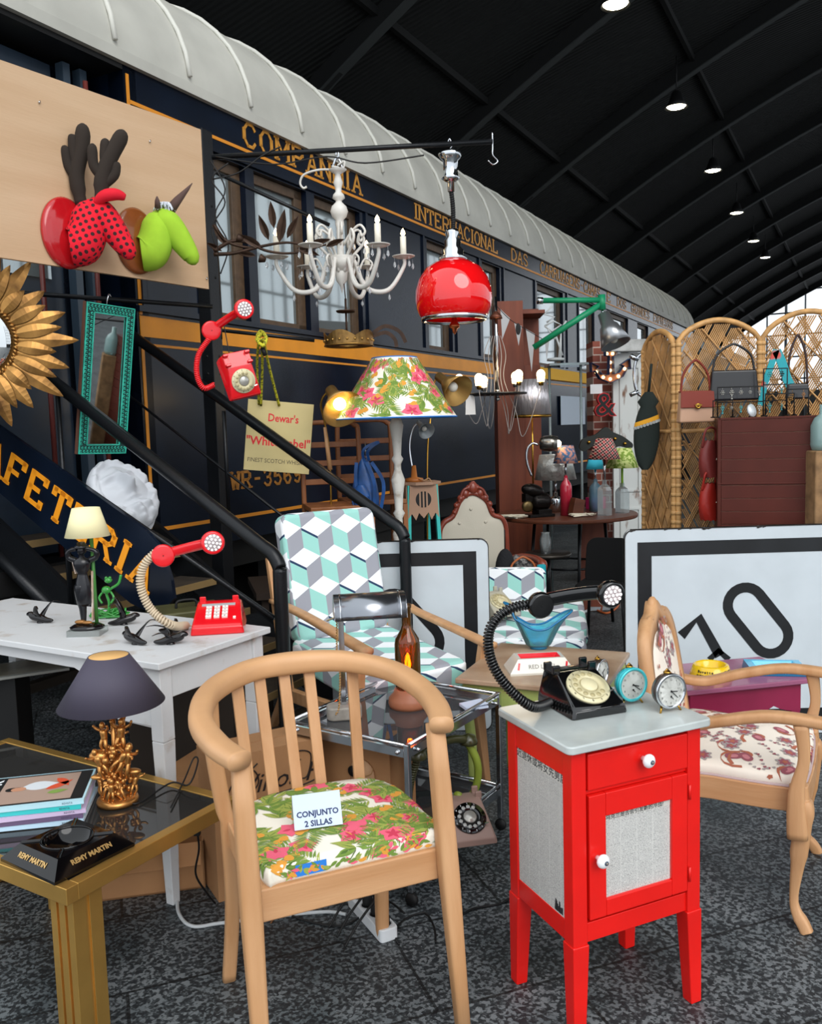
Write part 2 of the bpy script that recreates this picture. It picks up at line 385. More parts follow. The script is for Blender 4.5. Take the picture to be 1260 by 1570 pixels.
for t in ts:
    g = MB(); g.sweep([vault_pt(t, LA+(LB-LA)*i/NL, -.16) for i in range(NL+1)], [(-.05, -.16), (.05, -.16), (.05, .15), (-.05, .15)], smooth=False, up=(0, 0, 1))
    tag(g.build('trim_%d' % (k+1), M_ribd), 'arched roof rib', kind='structure'); k += 1
    g = MB(); g.sweep([vault_pt(t, LA+(LB-LA)*i/NL, -.335) for i in range(NL+1)], [(-.09, -.012), (.09, -.012), (.09, .012), (-.09, .012)], smooth=False)
    tag(g.build('trim_%d' % (k+1), M_rib), 'lower flange of roof rib', kind='structure'); k += 1
for l in (6.3, 3.4, .4, -2.6, -5.6):
    g = MB(); g.bar(hall(T0, l, vz(l)-.06), hall(T1, l, vz(l)-.06), .08, .12); tag(g.build('trim_%d' % (k+1), M_ribd), 'roof purlin', kind='structure'); k += 1
# left wall (behind the carriage)
g = MB(); A = hall(-2, 9.1, 0); g.bar(hall(T0, 9.0, 3.6), hall(T1, 9.0, 3.6), .25, 7.2); tag(g.build('wall_left', mat('dark_wall', '#1c1d1c', .9)), kind='structure')
# glazed gable at the far end, glazed right side: steel grids open to the sky
M_mull = mat('grey_mullion', '#5a6064', .6)
def glazed(name, pt, u0, u1, du, z0, ztop, dz, w=.09):
    g = MB(); u = u0
    while u <= u1+1e-6:
        g.bar(pt(u, z0), pt(u, ztop(u)), w*1.5 if round((u-u0)/du) % 4 == 0 else w*.6, w, up=(1, .5, 0)); u += du
    z = z0
    while z < 11:
        us = [u0+i*.25 for i in range(int((u1-u0)/.25)+1) if ztop(u0+i*.25) > z]
        if us: g.bar(pt(us[0], z), pt(us[-1], z), w*.6, w)
        z += dz
    return tag(g.build(name, M_mull), kind='structure')
glazed('wall_far', lambda u, z: hall(57.2, -u, z), -8.8, 16.4, 1.05, 0, lambda u: vz(-u)-.1, 1.3)
glazed('wall_right', lambda u, z: hall(u, -16.6, z), 0, 57, .95, 0, lambda u: vz(-16.5), 1.6, .12)
g = MB(); g.bar(hall(0, -16.6, .9), hall(57, -16.6, .9), .2, 1.8); tag(g.build('baseboard_right', mat('dado', '#4a4644', .9)), kind='structure')
g = MB(); g.bar(hall(57.4, 8.8, 1.6), hall(57.4, -16.4, 1.6), .2, 3.2); tag(g.build('baseboard_far', mat('far_dado', '#6b6a66', .9)), kind='structure')
# hanging hall lamps
for i, (t, l, z) in enumerate([(13.8, 3.55, 6.3), (18.75, 3.6, 6.3), (23.9, 3.68, 6.3), (29.1, 3.78, 6.3), (34.0, 3.84, 6.3), (37.7, 3.82, 6.3)]):
    order = ['nearest', 'second nearest', 'third nearest', 'fourth nearest', 'fifth nearest', 'farthest']
    L = thing('hall_lamp', 'round lit lamp hanging under the dark vault, %s of the row' % order[i], 'ceiling lamp', hall(t, l, z+EYE), TRZ, 'lit lamps hanging from the vault')
    g = MB(); g.lathe([(.03, .34), (.09, .3), (.15, .12), (.23, 0), (.22, 0), (.13, .1), (.05, .25)], 20); g.build('lamp_shade', M_black, L)
    g = MB(); g.ball((0, 0, .03), (.19, .19, .04), 16, 6); g.build('bulb', mat('hall_lamp_glow', '#fff', .3, emit='#fff3cf', es=30), L)
    g = MB(); g.cyl((0, 0, .3), (0, 0, vz(l)-z-EYE-.1), .012, n=6); g.build('rod', M_black, L)
# ------------------------------------------------------------------ railway carriage
CY0 = 3.9; XE = 22.4; XS = 3.92
car = thing('railway_carriage', 'long navy dining carriage with cream roof and gold lettering standing behind the stalls', 'train', hall(0, CY0, 0), TRZ)
wins = [(4.55, 5.02), (5.12, 5.77), (5.88, 6.57), (7.84, 8.40), (9.22, 9.75), (11.05, 12.14), (12.93, 13.73), (14.62, 15.9), (16.6, 17.5), (18.3, 19.1), (19.9, 20.7)]
ZS, ZH, ZB, ZG = 2.37, 3.45, .86, 3.77
g = MB()
g.bb((XS, 0, ZB), (XE, .12, ZS)); g.bb((XS, 0, ZH), (XE, .12, ZG))
xs = [XS]+[a for w_ in wins for a in w_]+[XE]
for i in range(0, len(xs), 2): g.bb((xs[i], 0, ZS), (xs[i+1], .12, ZH))
g.bb((XE-.1, 0, ZB), (XE, 2.9, ZG)); g.bb((XS, 0, ZB), (XS+.1, .9, ZG))
g.build('side_panel', M_navy, car)
g = MB()
for x in (3.98, 4.5, 6.66, 7.75, 8.5, 9.12, 9.85, 10.95, 12.3, 12.85, 14.2): g.bar((x, -.008, ZS-.02), (x, -.008, ZH+.05), .035, .02, up=(0, 1, 0))
g.bar((XS, -.012, 2.365), (XE, -.012, 2.365), .03, .035); g.bar((XS, -.012, 3.48), (XE, -.012, 3.48), .02, .03)
g.build('moulding', M_navy, car)
g = MB(); g.bb((XS+.02, -.006, 2.2), (XE, 0, 2.325)); g.build('waist_band', M_ochre, car)
g = MB(); z = -.005
for z0, h in ((3.555, .022), (2.145, .016), (1.01, .024)): g.bb((XS+.03, z, z0), (XE, 0, z0+h))
g.bb((XS+.02, z, 1.01), (XS+.042, 0, 2.2)); g.bb((XS+.02, z, 2.33), (XS+.042, 0, ZG-.05))
g.build('line', M_yellowline, car)
def along(a, b, txt, z0=3.6, h=.15, **k):
    g = MB(); letters(g, txt, stand(a, -.002, z0), h, width=b-a, z=.004, **k); return g
M_gold = mat('gold_leaf_lettering', '#c98a2e', .4)
for a, b, s_ in ((5.03, 6.6, 'COMPANHIA'), (7.6, 9.69, 'INTERNACIONAL'), (10.15, 10.7, 'DAS'), (11.2, 14.05, 'CARRUAGENS-CAMAS'), (14.5, 14.72, 'E'), (15.15, 15.75, 'DOS'), (16.15, 17.6, 'GRANDES'), (18.0, 19.9, 'EXPRESSOS')):
    g = MB(); letters(g, s_, stand(a, -.002, 3.605), .135 if a > 7 else .15, width=b-a, z=.004, lw=.17, gap=.3 if a > 7 else .38); o = g.build('lettering', M_gold, car)
    o['label'] = 'gold serif lettering on the frieze'
g = MB(); letters(g, 'WR-3569', stand(4.71, -.002, 1.22), .11, width=.82, z=.004, lw=.2, gap=.35); g.build('lettering', mat('dull_gold_number', '#a8702a', .5), car)['label'] = 'dull gold carriage number'
# roof
g = MB()
def roofpt(x, a, dr=0): return V((x, 1.45-(1.48+dr)*math.cos(a), 3.80+(1.06+dr)*math.sin(a)))
g.grid(lambda u, v: roofpt(1.5+(XE+.1-1.5)*u, PI*v), 60, 24)
g.grid(lambda u, v: roofpt(1.5+(XE+.1-1.5)*u, PI*v, -.05), 1, 24, flip=True)
g.add([roofpt(XE+.1, PI*i/24) for i in range(25)], [tuple(range(25))])
g.add([roofpt(1.5, PI*i/24) for i in range(25)], [tuple(range(25))[::-1]])
g.bb((1.5, -.035, 3.765), (XE+.1, .05, 3.83))
M_roof = mat('cream_roof_canvas', '#bbbab1', .7, var=.10, scale=2.2, bump=.15, bscale=5)
g.build('roof', M_roof, car)
g = MB(); x = 2.6
while x < XE:
    g.tube([roofpt(x, .06+PI*.9*i/20, .012) for i in range(21)], .016, 6); x += .62
g.build('roof_seam', mat('roof_seam_paint', '#d2d1c8', .7), car)
g = MB(); g.bar((2.5, .17, 4.42), (3.95, .17, 4.42), .1, .05); g.build('roof_cleat', M_roof, car)
# windows
M_pane = mat('carriage_window_glass', '#8f9a9c', .03, .55, coat=1, spec=1)
M_wframe = mat('brown_window_wood', '#54412f', .5, var=.2, scale=20)
M_curtain = mat('cream_curtain', '#d8d6cc', .8, stretch=(30, 1, 1), var=.12, scale=2)
for a, b in wins:
    g = MB(); fr = .05
    for p, q in (((a, ZS), (a+fr, ZH)), ((b-fr*2, ZS), (b, ZH)), ((a, ZS), (b, ZS+.06)), ((a, ZH-.07), (b, ZH))): g.bb((p[0], .045, p[1]), (q[0], .1, q[1]))
    f_ = g.build('window_frame', M_wframe, car, .004)
    g = MB(); g.bb((a+fr, .07, ZS+.05), (b-fr*1.8, .08, ZH-.06)); g.build('pane', M_pane, f_)
# vestibule at the near end: recessed door, return wall, black sheet added as shade under the roof
g = MB(); g.bb((1.5, .30, ZB), (XS, .40, 3.76)); g.build('vestibule_wall', M_navy, car)
g = MB(); g.bb((2.7, .23, .95), (3.60, .31, 3.70)); dr_ = g.build('vestibule_door', mat('navy_door_paint', '#22303f', .3, var=.3, scale=3), car, .004)
g = MB(); g.bb((2.84, .215, 2.5), (3.50, .235, 3.60)); g.build('pane', M_pane, dr_)
g = MB()
for x in (2.66, 3.66, 3.78): g.bar((x, .2, .95), (x, .2, 3.72), .05, .06, up=(0, 1, 0))
g.build('door_frame', mat('door_frame_grey', '#3b4a58', .3), car)
g = MB(); g.bb((1.5, 0, .80), (XS, .30, .93)); g.build('vestibule_floor', M_black, car)
g = MB(); g.bb((1.52, .0, 3.735), (XS, 1.3, 3.765)); g.build('shade_soffit', M_black, car)  # black sheet added to darken the roof underside, standing in for the recess's shade
g = MB(); g.cyl((3.68, .05, .95), (3.68, .05, 3.6), .014, n=8); g.cyl((3.3, .05, .95), (3.3, .05, 2.9), .014, n=8); g.build('grab_rail', mat('oxide_red_rail', '#6b2f2a', .4), car)
# underframe, bogie shapes in the dark
g = MB(); g.bb((1.5, .25, .62), (XE, 2.6, .86)); g.bb((5.6, .3, .3), (8.2, .5, .62)); g.bb((14.5, .3, .3), (17, .5, .62)); g.build('underframe', mat('underframe_black', '#15130f', .7), car)
for x in (6.0, 7.9, 15, 16.8):
    g = MB(); g.lathe([(0, -.06), (.44, -.06), (.46, -.05), (.46, .05), (.44, .06), (0, .06)], 32, (x, .8, .46), RX(PI/2)); g.build('wheel', mat('wheel_steel', '#1b1a18', .5, .6), car)
g = MB(); g.bar(hall(1, 4.7, .02), hall(40, 4.7, .02), .07, .08); tag(g.build('rail_track', mat('rail_steel', '#3b342e', .5, .6)), 'dark steel rail lying under the carriage', kind='structure')
# far wagon end
w2 = thing('parked_wagon', 'grey roofed railway wagon standing beyond the end of the cream-roofed carriage', 'train', hall(24.5, CY0+.2, 0), TRZ)
g = MB(); g.bb((0, 0, .9), (12, 2.9, 3.5)); g.build('wagon_body', mat('wagon_grey', '#4a5052', .6), w2)
g = MB(); g.grid(lambda u, v: V((12*u, 1.45-1.5*math.cos(PI*v), 3.5+.75*math.sin(PI*v))), 1, 16); g.add([V((0, 1.45-1.5*math.cos(PI*i/16), 3.5+.75*math.sin(PI*i/16))) for i in range(17)], [tuple(range(17))[::-1]]); g.build('wagon_roof', mat('wagon_roof_grey', '#8d9496', .6), w2)
g = MB(); g.bb((.3, .3, 0), (11.5, 2.6, .9)); g.build('underframe', M_black, w2)
# ------------------------------------------------------------------ staircase to the carriage
def st(s, t, z): return TD*t + TN*s + V((0, 0, z))       # s: toward the carriage, t: along it
_nf = on(430, 870, 1.04); _ff = on(618, 826, 1.04)
s0, tn, s1, tf = _nf.dot(TN), _nf.dot(TD), _ff.dot(TN), _ff.dot(TD)
def zr(px, py, tpl):                                       # point of a rail plane
    d = ray(px, py); k = tpl/d.dot(TD); p = V((0, 0, EYE))+d*k; return p
stair = thing('metal_staircase', 'black tubular metal staircase with CAFETERIA lettering rising to the carriage door', 'staircase', hall(tn, s0, 0), TRZ)
SO = V(stair.location)
def sl(p):                                                 # world to staircase local
    q = V(p)-SO; return V((q.dot(TD), q.dot(TN), q.z))
def handrail(tpl, a, b, foot_s, r=.028):
    pb = zr(*b, tpl); pa = zr(*a, tpl); dirn = (pa-pb).normalized()
    fx = V((pb.x, pb.y, 0)); 
    pts = [sl(fx), sl(fx+V((0, 0, pb.z-.09))), sl(fx+V((0, 0, pb.z-.035))), sl(pb+dirn*.035+V((0, 0, 0))), sl(pb+dirn*.1), sl(pa+dirn*.5)]
    g = MB(); g.tube(spl(pts[:1]+[(pts[0]+pts[1])/2]+pts[1:5], 5)+[pts[5]], r, 14); o = g.build('handrail', M_blackmetal, stair); return pb, pa, dirn
nb, na, nd = handrail(tn, (120, 615), (428, 858), s0, .030)
fb, fa, fd = handrail(tf, (222, 528), (620, 815), s1, .030)
# second, thinner rods below the rails
g = MB(); p0, p1 = zr(0, 655, tn), zr(420, 948, tn); g.cyl(sl(p0+(p0-p1)*.3), sl(p1), .012, n=8); g.build('middle_rail', M_blackmetal, stair)
g = MB(); p0, p1 = zr(190, 600, tf), zr(425, 785, tf); g.cyl(sl(p0+(p0-p1)*.2), sl(p1+(p1-p0)*.7), .008, n=8); g.build('middle_rail', M_blackmetal, stair)
g = MB(); p0, p1 = zr(-60, 795, tn), zr(100, 955, tn); g.cyl(sl(p0), sl(p1), .032, n=14); g.build('lower_rail', M_blackmetal, stair)
for px, y0, y1, tp_ in ((88, 600, 930, tn), (95, 730, 960, tn), (343, 630, 790, tf)):
    g = MB(); a_, b_ = zr(px, y0, tp_), zr(px, y1, tp_); b_ = V((a_.x, a_.y, max(.05, b_.z))); g.cyl(sl(a_), sl(b_), .011, n=8); g.build('baluster', M_blackmetal, stair)
# sign panel between the rods
tpn = tn-.03
c1, c2, c3, c4 = zr(-60, 612, tpn), zr(222, 812, tpn), zr(262, 890, tpn), zr(250, 938, tpn)
c5, c6 = zr(200, 925, tpn), zr(-60, 706, tpn)
poly = [sl(c) for c in (c1, c2, zr(246, 838, tpn), c3, zr(266, 918, tpn), c4, zr(235, 942, tpn), c5, c6)]
g = MB(); k_ = len(poly)
g.add([p for p in poly]+[p+V((.02, 0, 0)) for p in poly], [tuple(range(k_)), tuple(range(k_, 2*k_))[::-1]]+[(i, i+k_, (i+1) % k_+k_, (i+1) % k_) for i in range(k_)])
pan = g.build('sign_panel', M_navy, stair)
A0, A1 = zr(-52, 690, tpn-.003), zr(223, 906, tpn-.003)
u_ = zr(5, 700, tpn-.003)-zr(15, 735, tpn-.003)
Mx = frame(sl(A0), sl(A1)-sl(A0), sl(A0+V((0, 0, 1)))-sl(A0))
g = MB(); letters(g, 'CAFETERIA', Mx, .145, width=(A1-A0).length, z=.003, lw=.19, gap=.42, wd=.8); g.build('lettering', mat('orange_letter_paint', '#f0981c', .4), pan)
# treads
g = None
nst = 7; topS = 1.75
for i in range(nst):
    z = .155*(i+1); s_ = .22+.235*i
    if i == 0: s_ = .2
    g = MB(); g.bb((.04, s_, z-.03), (tf-tn-.04, s_+.26, z)); t_ = g.build('tread', mat('worn_tread_wood', '#3a3128', .8, var=.3, scale=10), stair)
    g = MB(); g.bb((.04, s_-.01, z-.035), (tf-tn-.04, s_, z+.002)); g.build('nosing', mat('bare_wood_nosing', '#8a7148', .7), t_)
for x in (.02, tf-tn-.02):
    g = MB(); g.bar((x, .12, .0), (x, 1.85, 1.14), .03, .18); g.build('stringer', M_blackmetal, stair)
# tall square post that carries the board and rods
pp = zr(323, 500, tf+.13)
post = thing('square_steel_post', 'tall black square steel post standing behind the stair rails, board and rods fixed to it', 'post', (pp.x, pp.y, 0), TRZ)
g = MB(); g.bb((-.045, -.045, 0), (.045, .045, 3.32)); g.build('post_shaft', M_blackmetal, post, .004)
g = MB()
for z in (1.95, 2.05, 2.5, 2.9): g.cyl((-.047, 0, z), (-.044, 0, z), .008, n=8); g.cyl((0.01, -.047, z), (.01, -.044, z), .008, n=8)
g.build('bolt_hole', M_black, post)
g = MB(); a_ = at(325, 241, 4.84)-V((pp.x, pp.y, 0)); b_ = at(755, 217, 4.84)-V((pp.x, pp.y, 0)); Ri = Matrix.Rotation(-TRZ, 3, 'Z')
g.cyl(Ri @ a_, Ri @ b_, .014, n=10); rod = g.build('hanging_rod', M_blackmetal, post)
b2_ = Ri @ b_
g = MB(); g.tube(spl([b2_+V((0, 0, .05)), b2_+V((0, 0, -.03)), b2_+V((.0, .0, -.07)), b2_+V((.02, -.02, -.10)), b2_+V((.0, .0, -.12)), b2_+V((-.02, .02, -.10))], 4), .004, 6); g.build('hook', M_chrome, rod)
g = MB(); a_ = at(325, 470, 4.82)-V((pp.x, pp.y, 0)); b_ = at(30, 449, 4.34)-V((pp.x, pp.y, 0)); g.cyl(Ri @ a_, Ri @ b_, .012, n=8); g.build('hanging_rod', M_blackmetal, post)
g = MB(); a_ = at(325, 505, 4.84)-V((pp.x, pp.y, 0)); b_ = at(482, 522, 4.84)-V((pp.x, pp.y, 0)); g.cyl(Ri @ a_, Ri @ b_, .010, n=8); g.build('hanging_rod', M_blackmetal, post)
g = MB(); a_ = at(332, 265, 4.9)-V((pp.x, pp.y, 0)); b_ = at(505, 345, 4.9)-V((pp.x, pp.y, 0)); g.cyl(Ri @ a_, Ri @ b_, .010, n=8); g.build('hanging_rod', M_blackmetal, post)
# cables tangled at the post
for k_, pts in enumerate([[(322, 245), (345, 290), (330, 330), (350, 375), (338, 420)], [(350, 250), (325, 275), (345, 310), (325, 350), (335, 400), (340, 520)], [(330, 240), (420, 252), (500, 240), (560, 250), (650, 238)], [(325, 275), (365, 265), (400, 240), (430, 225)]]):
    g = MB(); g.tube(spl([Ri @ (at(x, y, 4.76)-V((pp.x, pp.y, 0))) for x, y in pts], 6), .004, 6); g.build('cable', M_cable, post)
# plywood board
pa, pb = at(313, 340, 4.78), at(-160, 300, 3.475)
dv = (pb-pa); dv.z = 0; L_ = dv.length; ang = math.atan2(-dv.y, -dv.x)
bd = thing('plywood_board', 'pale plywood board with two stuffed animal heads mounted on it', 'board', (pa.x, pa.y, 2.38), ang)
g = MB(); g.bb((-L_, -.01, .0), (0, .01, .83)); g.build('panel', wood('pale_plywood', '#d3b391', '#c4a07c', .35, 'X', .6), bd)
g = MB()
for x, z in ((-.35, .68), (-1.25, .62), (-.95, .7), (-.02, .05)): g.cyl((x, -.018, z), (x+.01, -.011, z+.01), .004, n=6)
g.build('screw', M_chrome, bd)
bdv = V((math.cos(ang), math.sin(ang), 0)); bnn = V((math.sin(ang), -math.cos(ang), 0))
# ------------------------------------------------------------------ printed fabrics: leaves and petals cut into the cloth's own mesh
def leafpoly(L, W, bend=0.0, n=6, tip=1.0):
    top, bot = [], []
    for i in range(n+1):
        t = i/n; wv = W*math.sin(PI*t**.8)*(1-.15*t); x = L*t; c = bend*L*t*t
        top.append((x, c+wv/2)); bot.append((x, c-wv/2))
    return top+bot[::-1][1:-1]
def blobpoly(r, lobes, amp, n=30, ph=0, sy=1.0):
    return [(r*(1+amp*math.cos(lobes*a+ph))*math.cos(a), r*(1+amp*math.cos(lobes*a+ph))*math.sin(a)*sy) for a in [2*PI*i/n for i in range(n)]]
class Print:
    """shapes laid on a surface given by fn(u, v) in metres -> (point, normal)"""
    def __init__(s, mb, fn, inside): s.mb = mb; s.fn = fn; s.ins = inside; s.k = 0
    def put(s, poly, x, y, a, mi, sc=1.0):
        ca, sa = math.cos(a)*sc, math.sin(a)*sc; pts = [(x+p*ca-q*sa, y+p*sa+q*ca) for p, q in poly]
        if not all(s.ins(*p) for p in pts): 
            return False
        cx_ = sum(p[0] for p in pts)/len(pts); cy_ = sum(p[1] for p in pts)/len(pts)
        s.k += 1; dz = .0004+(s.k % 40)*.00002
        P = []
        for u, v in [(cx_, cy_)]+pts:
            p, nn = s.fn(u, v); P.append(p+nn*dz)
        s.mb.cur = mi; k = len(pts); s.mb.add(P, [(0, i+1, (i+1) % k+1) for i in range(k)], True); return True
def tropical(pr, rnd, spots, r0=.05, dens=1.6):
    """hibiscus, palm fronds and leaves; materials 1 green 2 olive 3 pink 4 deep pink 5 orange"""
    (x0, x1), (y0, y1) = spots; area = (x1-x0)*(y1-y0); k = r0/.05
    for i in range(int(dens*area/(.0042*k*k))):
        x, y = rnd.uniform(x0, x1), rnd.uniform(y0, y1); a = rnd.uniform(0, 2*PI); c = rnd.random()
        if c < .33:                                   # palm frond: narrow leaflets off a stem
            for j in range(9):
                t = j/8; L = .05*k*(1-.5*abs(t-.4)); bx = x+math.cos(a)*.08*k*t; by = y+math.sin(a)*.08*k*t
                for sg in (-1, 1): pr.put(leafpoly(L, .008*k, .12*sg, 4), bx, by, a+sg*(.95-.3*t), 1 if j % 3 else 2)
        elif c < .8:
            for j in range(3):
                pr.put(leafpoly(.062*k, .022*k, rnd.uniform(-.2, .2)), x, y, a+(j-1)*.8, rnd.choice((1, 2, 2, 1)))
                pr.put(leafpoly(.045*k, .003*k), x, y, a+(j-1)*.8, 6)
        else:
            for j in range(2): pr.put(blobpoly(.013*k, 3, .1, 14), x+j*.018*k, y+.01*k*j, a, 5)
    n = max(3, int(dens*area/(.024*k*k)))
    for i in range(n):
        x, y = rnd.uniform(x0, x1), rnd.uniform(y0, y1)
        for j in range(5):
            pr.put(leafpoly(.04*k, .036*k, .1), x, y, j*2*PI/5+i, 3); 
        for j in range(5): pr.put(leafpoly(.024*k, .012*k), x, y, j*2*PI/5+i, 4)
        pr.put(leafpoly(.03*k, .004*k, .3), x, y, i*1.3, 5)
def paisley(pr, rnd, spots):
    (x0, x1), (y0, y1) = spots
    for i in range(int((x1-x0)*(y1-y0)/.003)):
        x, y = rnd.uniform(x0, x1), rnd.uniform(y0, y1); a = rnd.uniform(0, 2*PI); c = i % 3
        if c == 0:
            cur = [(.05*math.cos(t)*t/4, .05*math.sin(t)*t/4) for t in [j*.5 for j in range(1, 11)]]
            for (p, q), (p2, q2) in zip(cur, cur[1:]): pr.put([(p, q-.006), (p2, q2-.006), (p2, q2+.006), (p, q+.006)], x, y, a, 1)
            pr.put(blobpoly(.022, 2, .25, 20), x, y, a, 2); pr.put(blobpoly(.012, 2, .25, 16), x, y, a, 3)
        elif c == 1:
            pr.put(blobpoly(.026, 7, .2, 40), x, y, a, 4); pr.put(blobpoly(.018, 7, .2, 40), x, y, a, 2); pr.put(blobpoly(.008, 5, .2, 20), x, y, a, 1)
        else:
            for j in range(7): pr.put(blobpoly(.0055, 3, .2, 12), x+.014*j*math.cos(a), y+.014*j*math.sin(a)+.01*math.sin(j), a, 2 if j % 2 else 4)
FLOR = [mat('cream_printed_cotton', '#efe9da', .8), mat('print_green', '#6f8c3a', .8), mat('print_olive', '#9aa54d', .8), mat('print_pink', '#e9637c', .8), mat('print_deep_pink', '#c93a55', .8), mat('print_orange', '#dd9a3c', .8), mat('print_vein_green', '#4d6a2a', .8), mat('print_blue', '#2b7fd6', .8)]
PAIS = [mat('cream_paisley_cotton', '#ece2d4', .85), mat('paisley_rust', '#b0664e', .85), mat('paisley_mauve', '#9a5560', .85), mat('paisley_rose', '#c77f86', .85), mat('paisley_grey', '#a59a98', .85)]
def cushion(mb, outline, z0, z1, crown=.015, inset=.012, rings=8):
    """padded seat: outline [(x, y)], flat base z0, domed top z1; returns a height function"""
    k = len(outline); cx_ = sum(p[0] for p in outline)/k; cy_ = sum(p[1] for p in outline)/k
    def ringp(s_, z): return [V((cx_+(x-cx_)*s_, cy_+(y-cy_)*s_, z)) for x, y in outline]
    vs = ringp(.985, z0)+ringp(1.0, z0+.3*(z1-z0))+ringp(1.0, z0+.75*(z1-z0)); nr = 3
    for i in range(rings+1):
        s_ = (1-i/rings)*(1-inset*2)+.0001; vs += ringp(s_, z1+crown*(1-s_*s_)); nr += 1
    fs = [tuple(range(k))[::-1]]
    for i in range(nr-1): fs += [(i*k+j, i*k+(j+1) % k, (i+1)*k+(j+1) % k, (i+1)*k+j) for j in range(k)]
    mb.add(vs, fs, True)
    def inp(x, y, m=.93):
        x, y = cx_+(x-cx_)/m, cy_+(y-cy_)/m; c = False
        for i in range(k):
            (ax, ay), (bx, by) = outline[i], outline[i-1]
            if (ay > y) != (by > y) and x < (bx-ax)*(y-ay)/(by-ay)+ax: c = not c
        return c
    def rad(x, y):                              # 0 centre .. 1 rim
        dx, dy = x-cx_, y-cy_; lo = 0.0
        if math.hypot(dx, dy) < 1e-6: return 0
        a = math.atan2(dy, dx); best = 1e-6
        for i in range(k):
            (ax, ay), (bx, by) = outline[i], outline[i-1]; ax -= cx_; bx -= cx_; ay -= cy_; by -= cy_
            den = dx*(by-ay)-dy*(bx-ax)
            if abs(den) < 1e-12: continue
            t = (ax*(by-ay)-ay*(bx-ax))/den; u = (ax*dy-ay*dx)/den
            if t > 0 and -1e-6 <= u <= 1+1e-6: best = t
        return 1/best
    def fn(x, y):
        r = rad(x, y)
        if r <= .985: return V((x, y, z1+crown*(1-r*r)+.0012)), V((0, 0, 1))
        dx, dy = x-cx_, y-cy_; d = math.hypot(dx, dy); e = d*(1-.985/r); k_ = 1.0/r*1.003; o = V((dx, dy, 0)).normalized()
        return V((cx_+dx*k_, cy_+dy*k_, z1-max(0, e-.003)-.002)), o
    def inp2(x, y):
        dx, dy = x-cx_, y-cy_; r = rad(x, y); return math.hypot(dx, dy)*(1-.985/r) < (z1-z0)*.85
    return fn, inp2, (cx_, cy_)
# tumbling-block cloth from node maths: colour goes by the direction of each rhombus
def cube_mat(size=.055):
    m = bpy.data.materials.new('tumbling_block_cotton'); m.use_nodes = True; N = m.node_tree; b = N.nodes['Principled BSDF']; b.inputs['Roughness'].default_value = .85
    L = N.links.new
    def mth(op, a, c=None, d=None):
        n = N.nodes.new('ShaderNodeMath'); n.operation = op
        for i, x in enumerate((a, c, d)):
            if x is None: continue
            if isinstance(x, (int, float)): n.inputs[i].default_value = x
            else: L(x, n.inputs[i])
        return n.outputs[0]
    uv = N.nodes.new('ShaderNodeUVMap'); sx = N.nodes.new('ShaderNodeSeparateXYZ'); L(uv.outputs[0], sx.inputs[0]); X, Y = sx.outputs[0], sx.outputs[1]
    s = 1/size; k3 = math.sqrt(3)
    a = mth('MULTIPLY', X, 2*s/k3); bq = mth('MULTIPLY_ADD', X, -s/k3, mth('MULTIPLY', Y, s)); c = mth('MULTIPLY_ADD', X, -s/k3, mth('MULTIPLY', Y, -s))
    fa, fb, fc = mth('FLOOR', a), mth('FLOOR', bq), mth('FLOOR', c)
    S = mth('ADD', mth('ADD', fa, fb), fc)                 # -1 or -2
    dn = mth('LESS_THAN', S, -1.5)
    k = mth('FLOORED_MODULO', mth('ADD', mth('SUBTRACT', fa, fb), 300.0), 3.0)
    # up triangles: type k ; down triangles: type (k+shift) mod 3 with order chosen so the two halves of a rhombus agree
    kd = mth('FLOORED_MODULO', mth('ADD', k, 2.0), 3.0)
    ty = mth('ADD', mth('MULTIPLY', mth('SUBTRACT', 2.0, k), mth('SUBTRACT', 1.0, dn)), mth('MULTIPLY', kd, dn))
    is1 = mth('COMPARE', ty, 1.0, .4); is2 = mth('COMPARE', ty, 2.0, .4)
    def mixc(f, A, B):
        n = N.nodes.new('ShaderNodeMix'); n.data_type = 'RGBA'
        L(f, n.inputs[0])
        for i, x in ((6, A), (7, B)):
            if isinstance(x, tuple): n.inputs[i].default_value = x+(1,)
            else: L(x, n.inputs[i])
        return n.outputs[2]
    white, grey, teal, navy = hexc('#f0f3f6'), hexc('#9a9ba4'), hexc('#9ad2c8'), hexc('#1f3a5c')
    colr = mixc(is2, mixc(is1, white, teal), grey)
    fr = mth('FRACT', c); edge = mth('LESS_THAN', fr, .13)
    hsh = mth('FRACT', mth('MULTIPLY', mth('SINE', mth('ADD', mth('MULTIPLY', fc, 12.9898), mth('MULTIPLY', mth('FLOOR', mth('DIVIDE', mth('SUBTRACT', a, bq), 3.0)), 78.233))), 437.58))
    on_ = mth('MULTIPLY', mth('MULTIPLY', edge, is1), mth('GREATER_THAN', hsh, .45))
    colr = mixc(on_, colr, navy); L(colr, b.inputs['Base Color']); return m
def uvbox(o, rot=0.0):
    me = o.data; uv = me.uv_layers.new(name='UVMap'); ca, sa = math.cos(rot), math.sin(rot)
    for p in me.polygons:
        n = p.normal; a = max(range(3), key=lambda i: abs(n[i]))
        for li in p.loop_indices:
            c = me.vertices[me.loops[li].vertex_index].co
            u, v = ((c.y, c.z), (c.x, c.z), (c.x, c.y))[a]
            uv.data[li].uv = (u*ca-v*sa, u*sa+v*ca)
    return o
M_cube = cube_mat(.095)
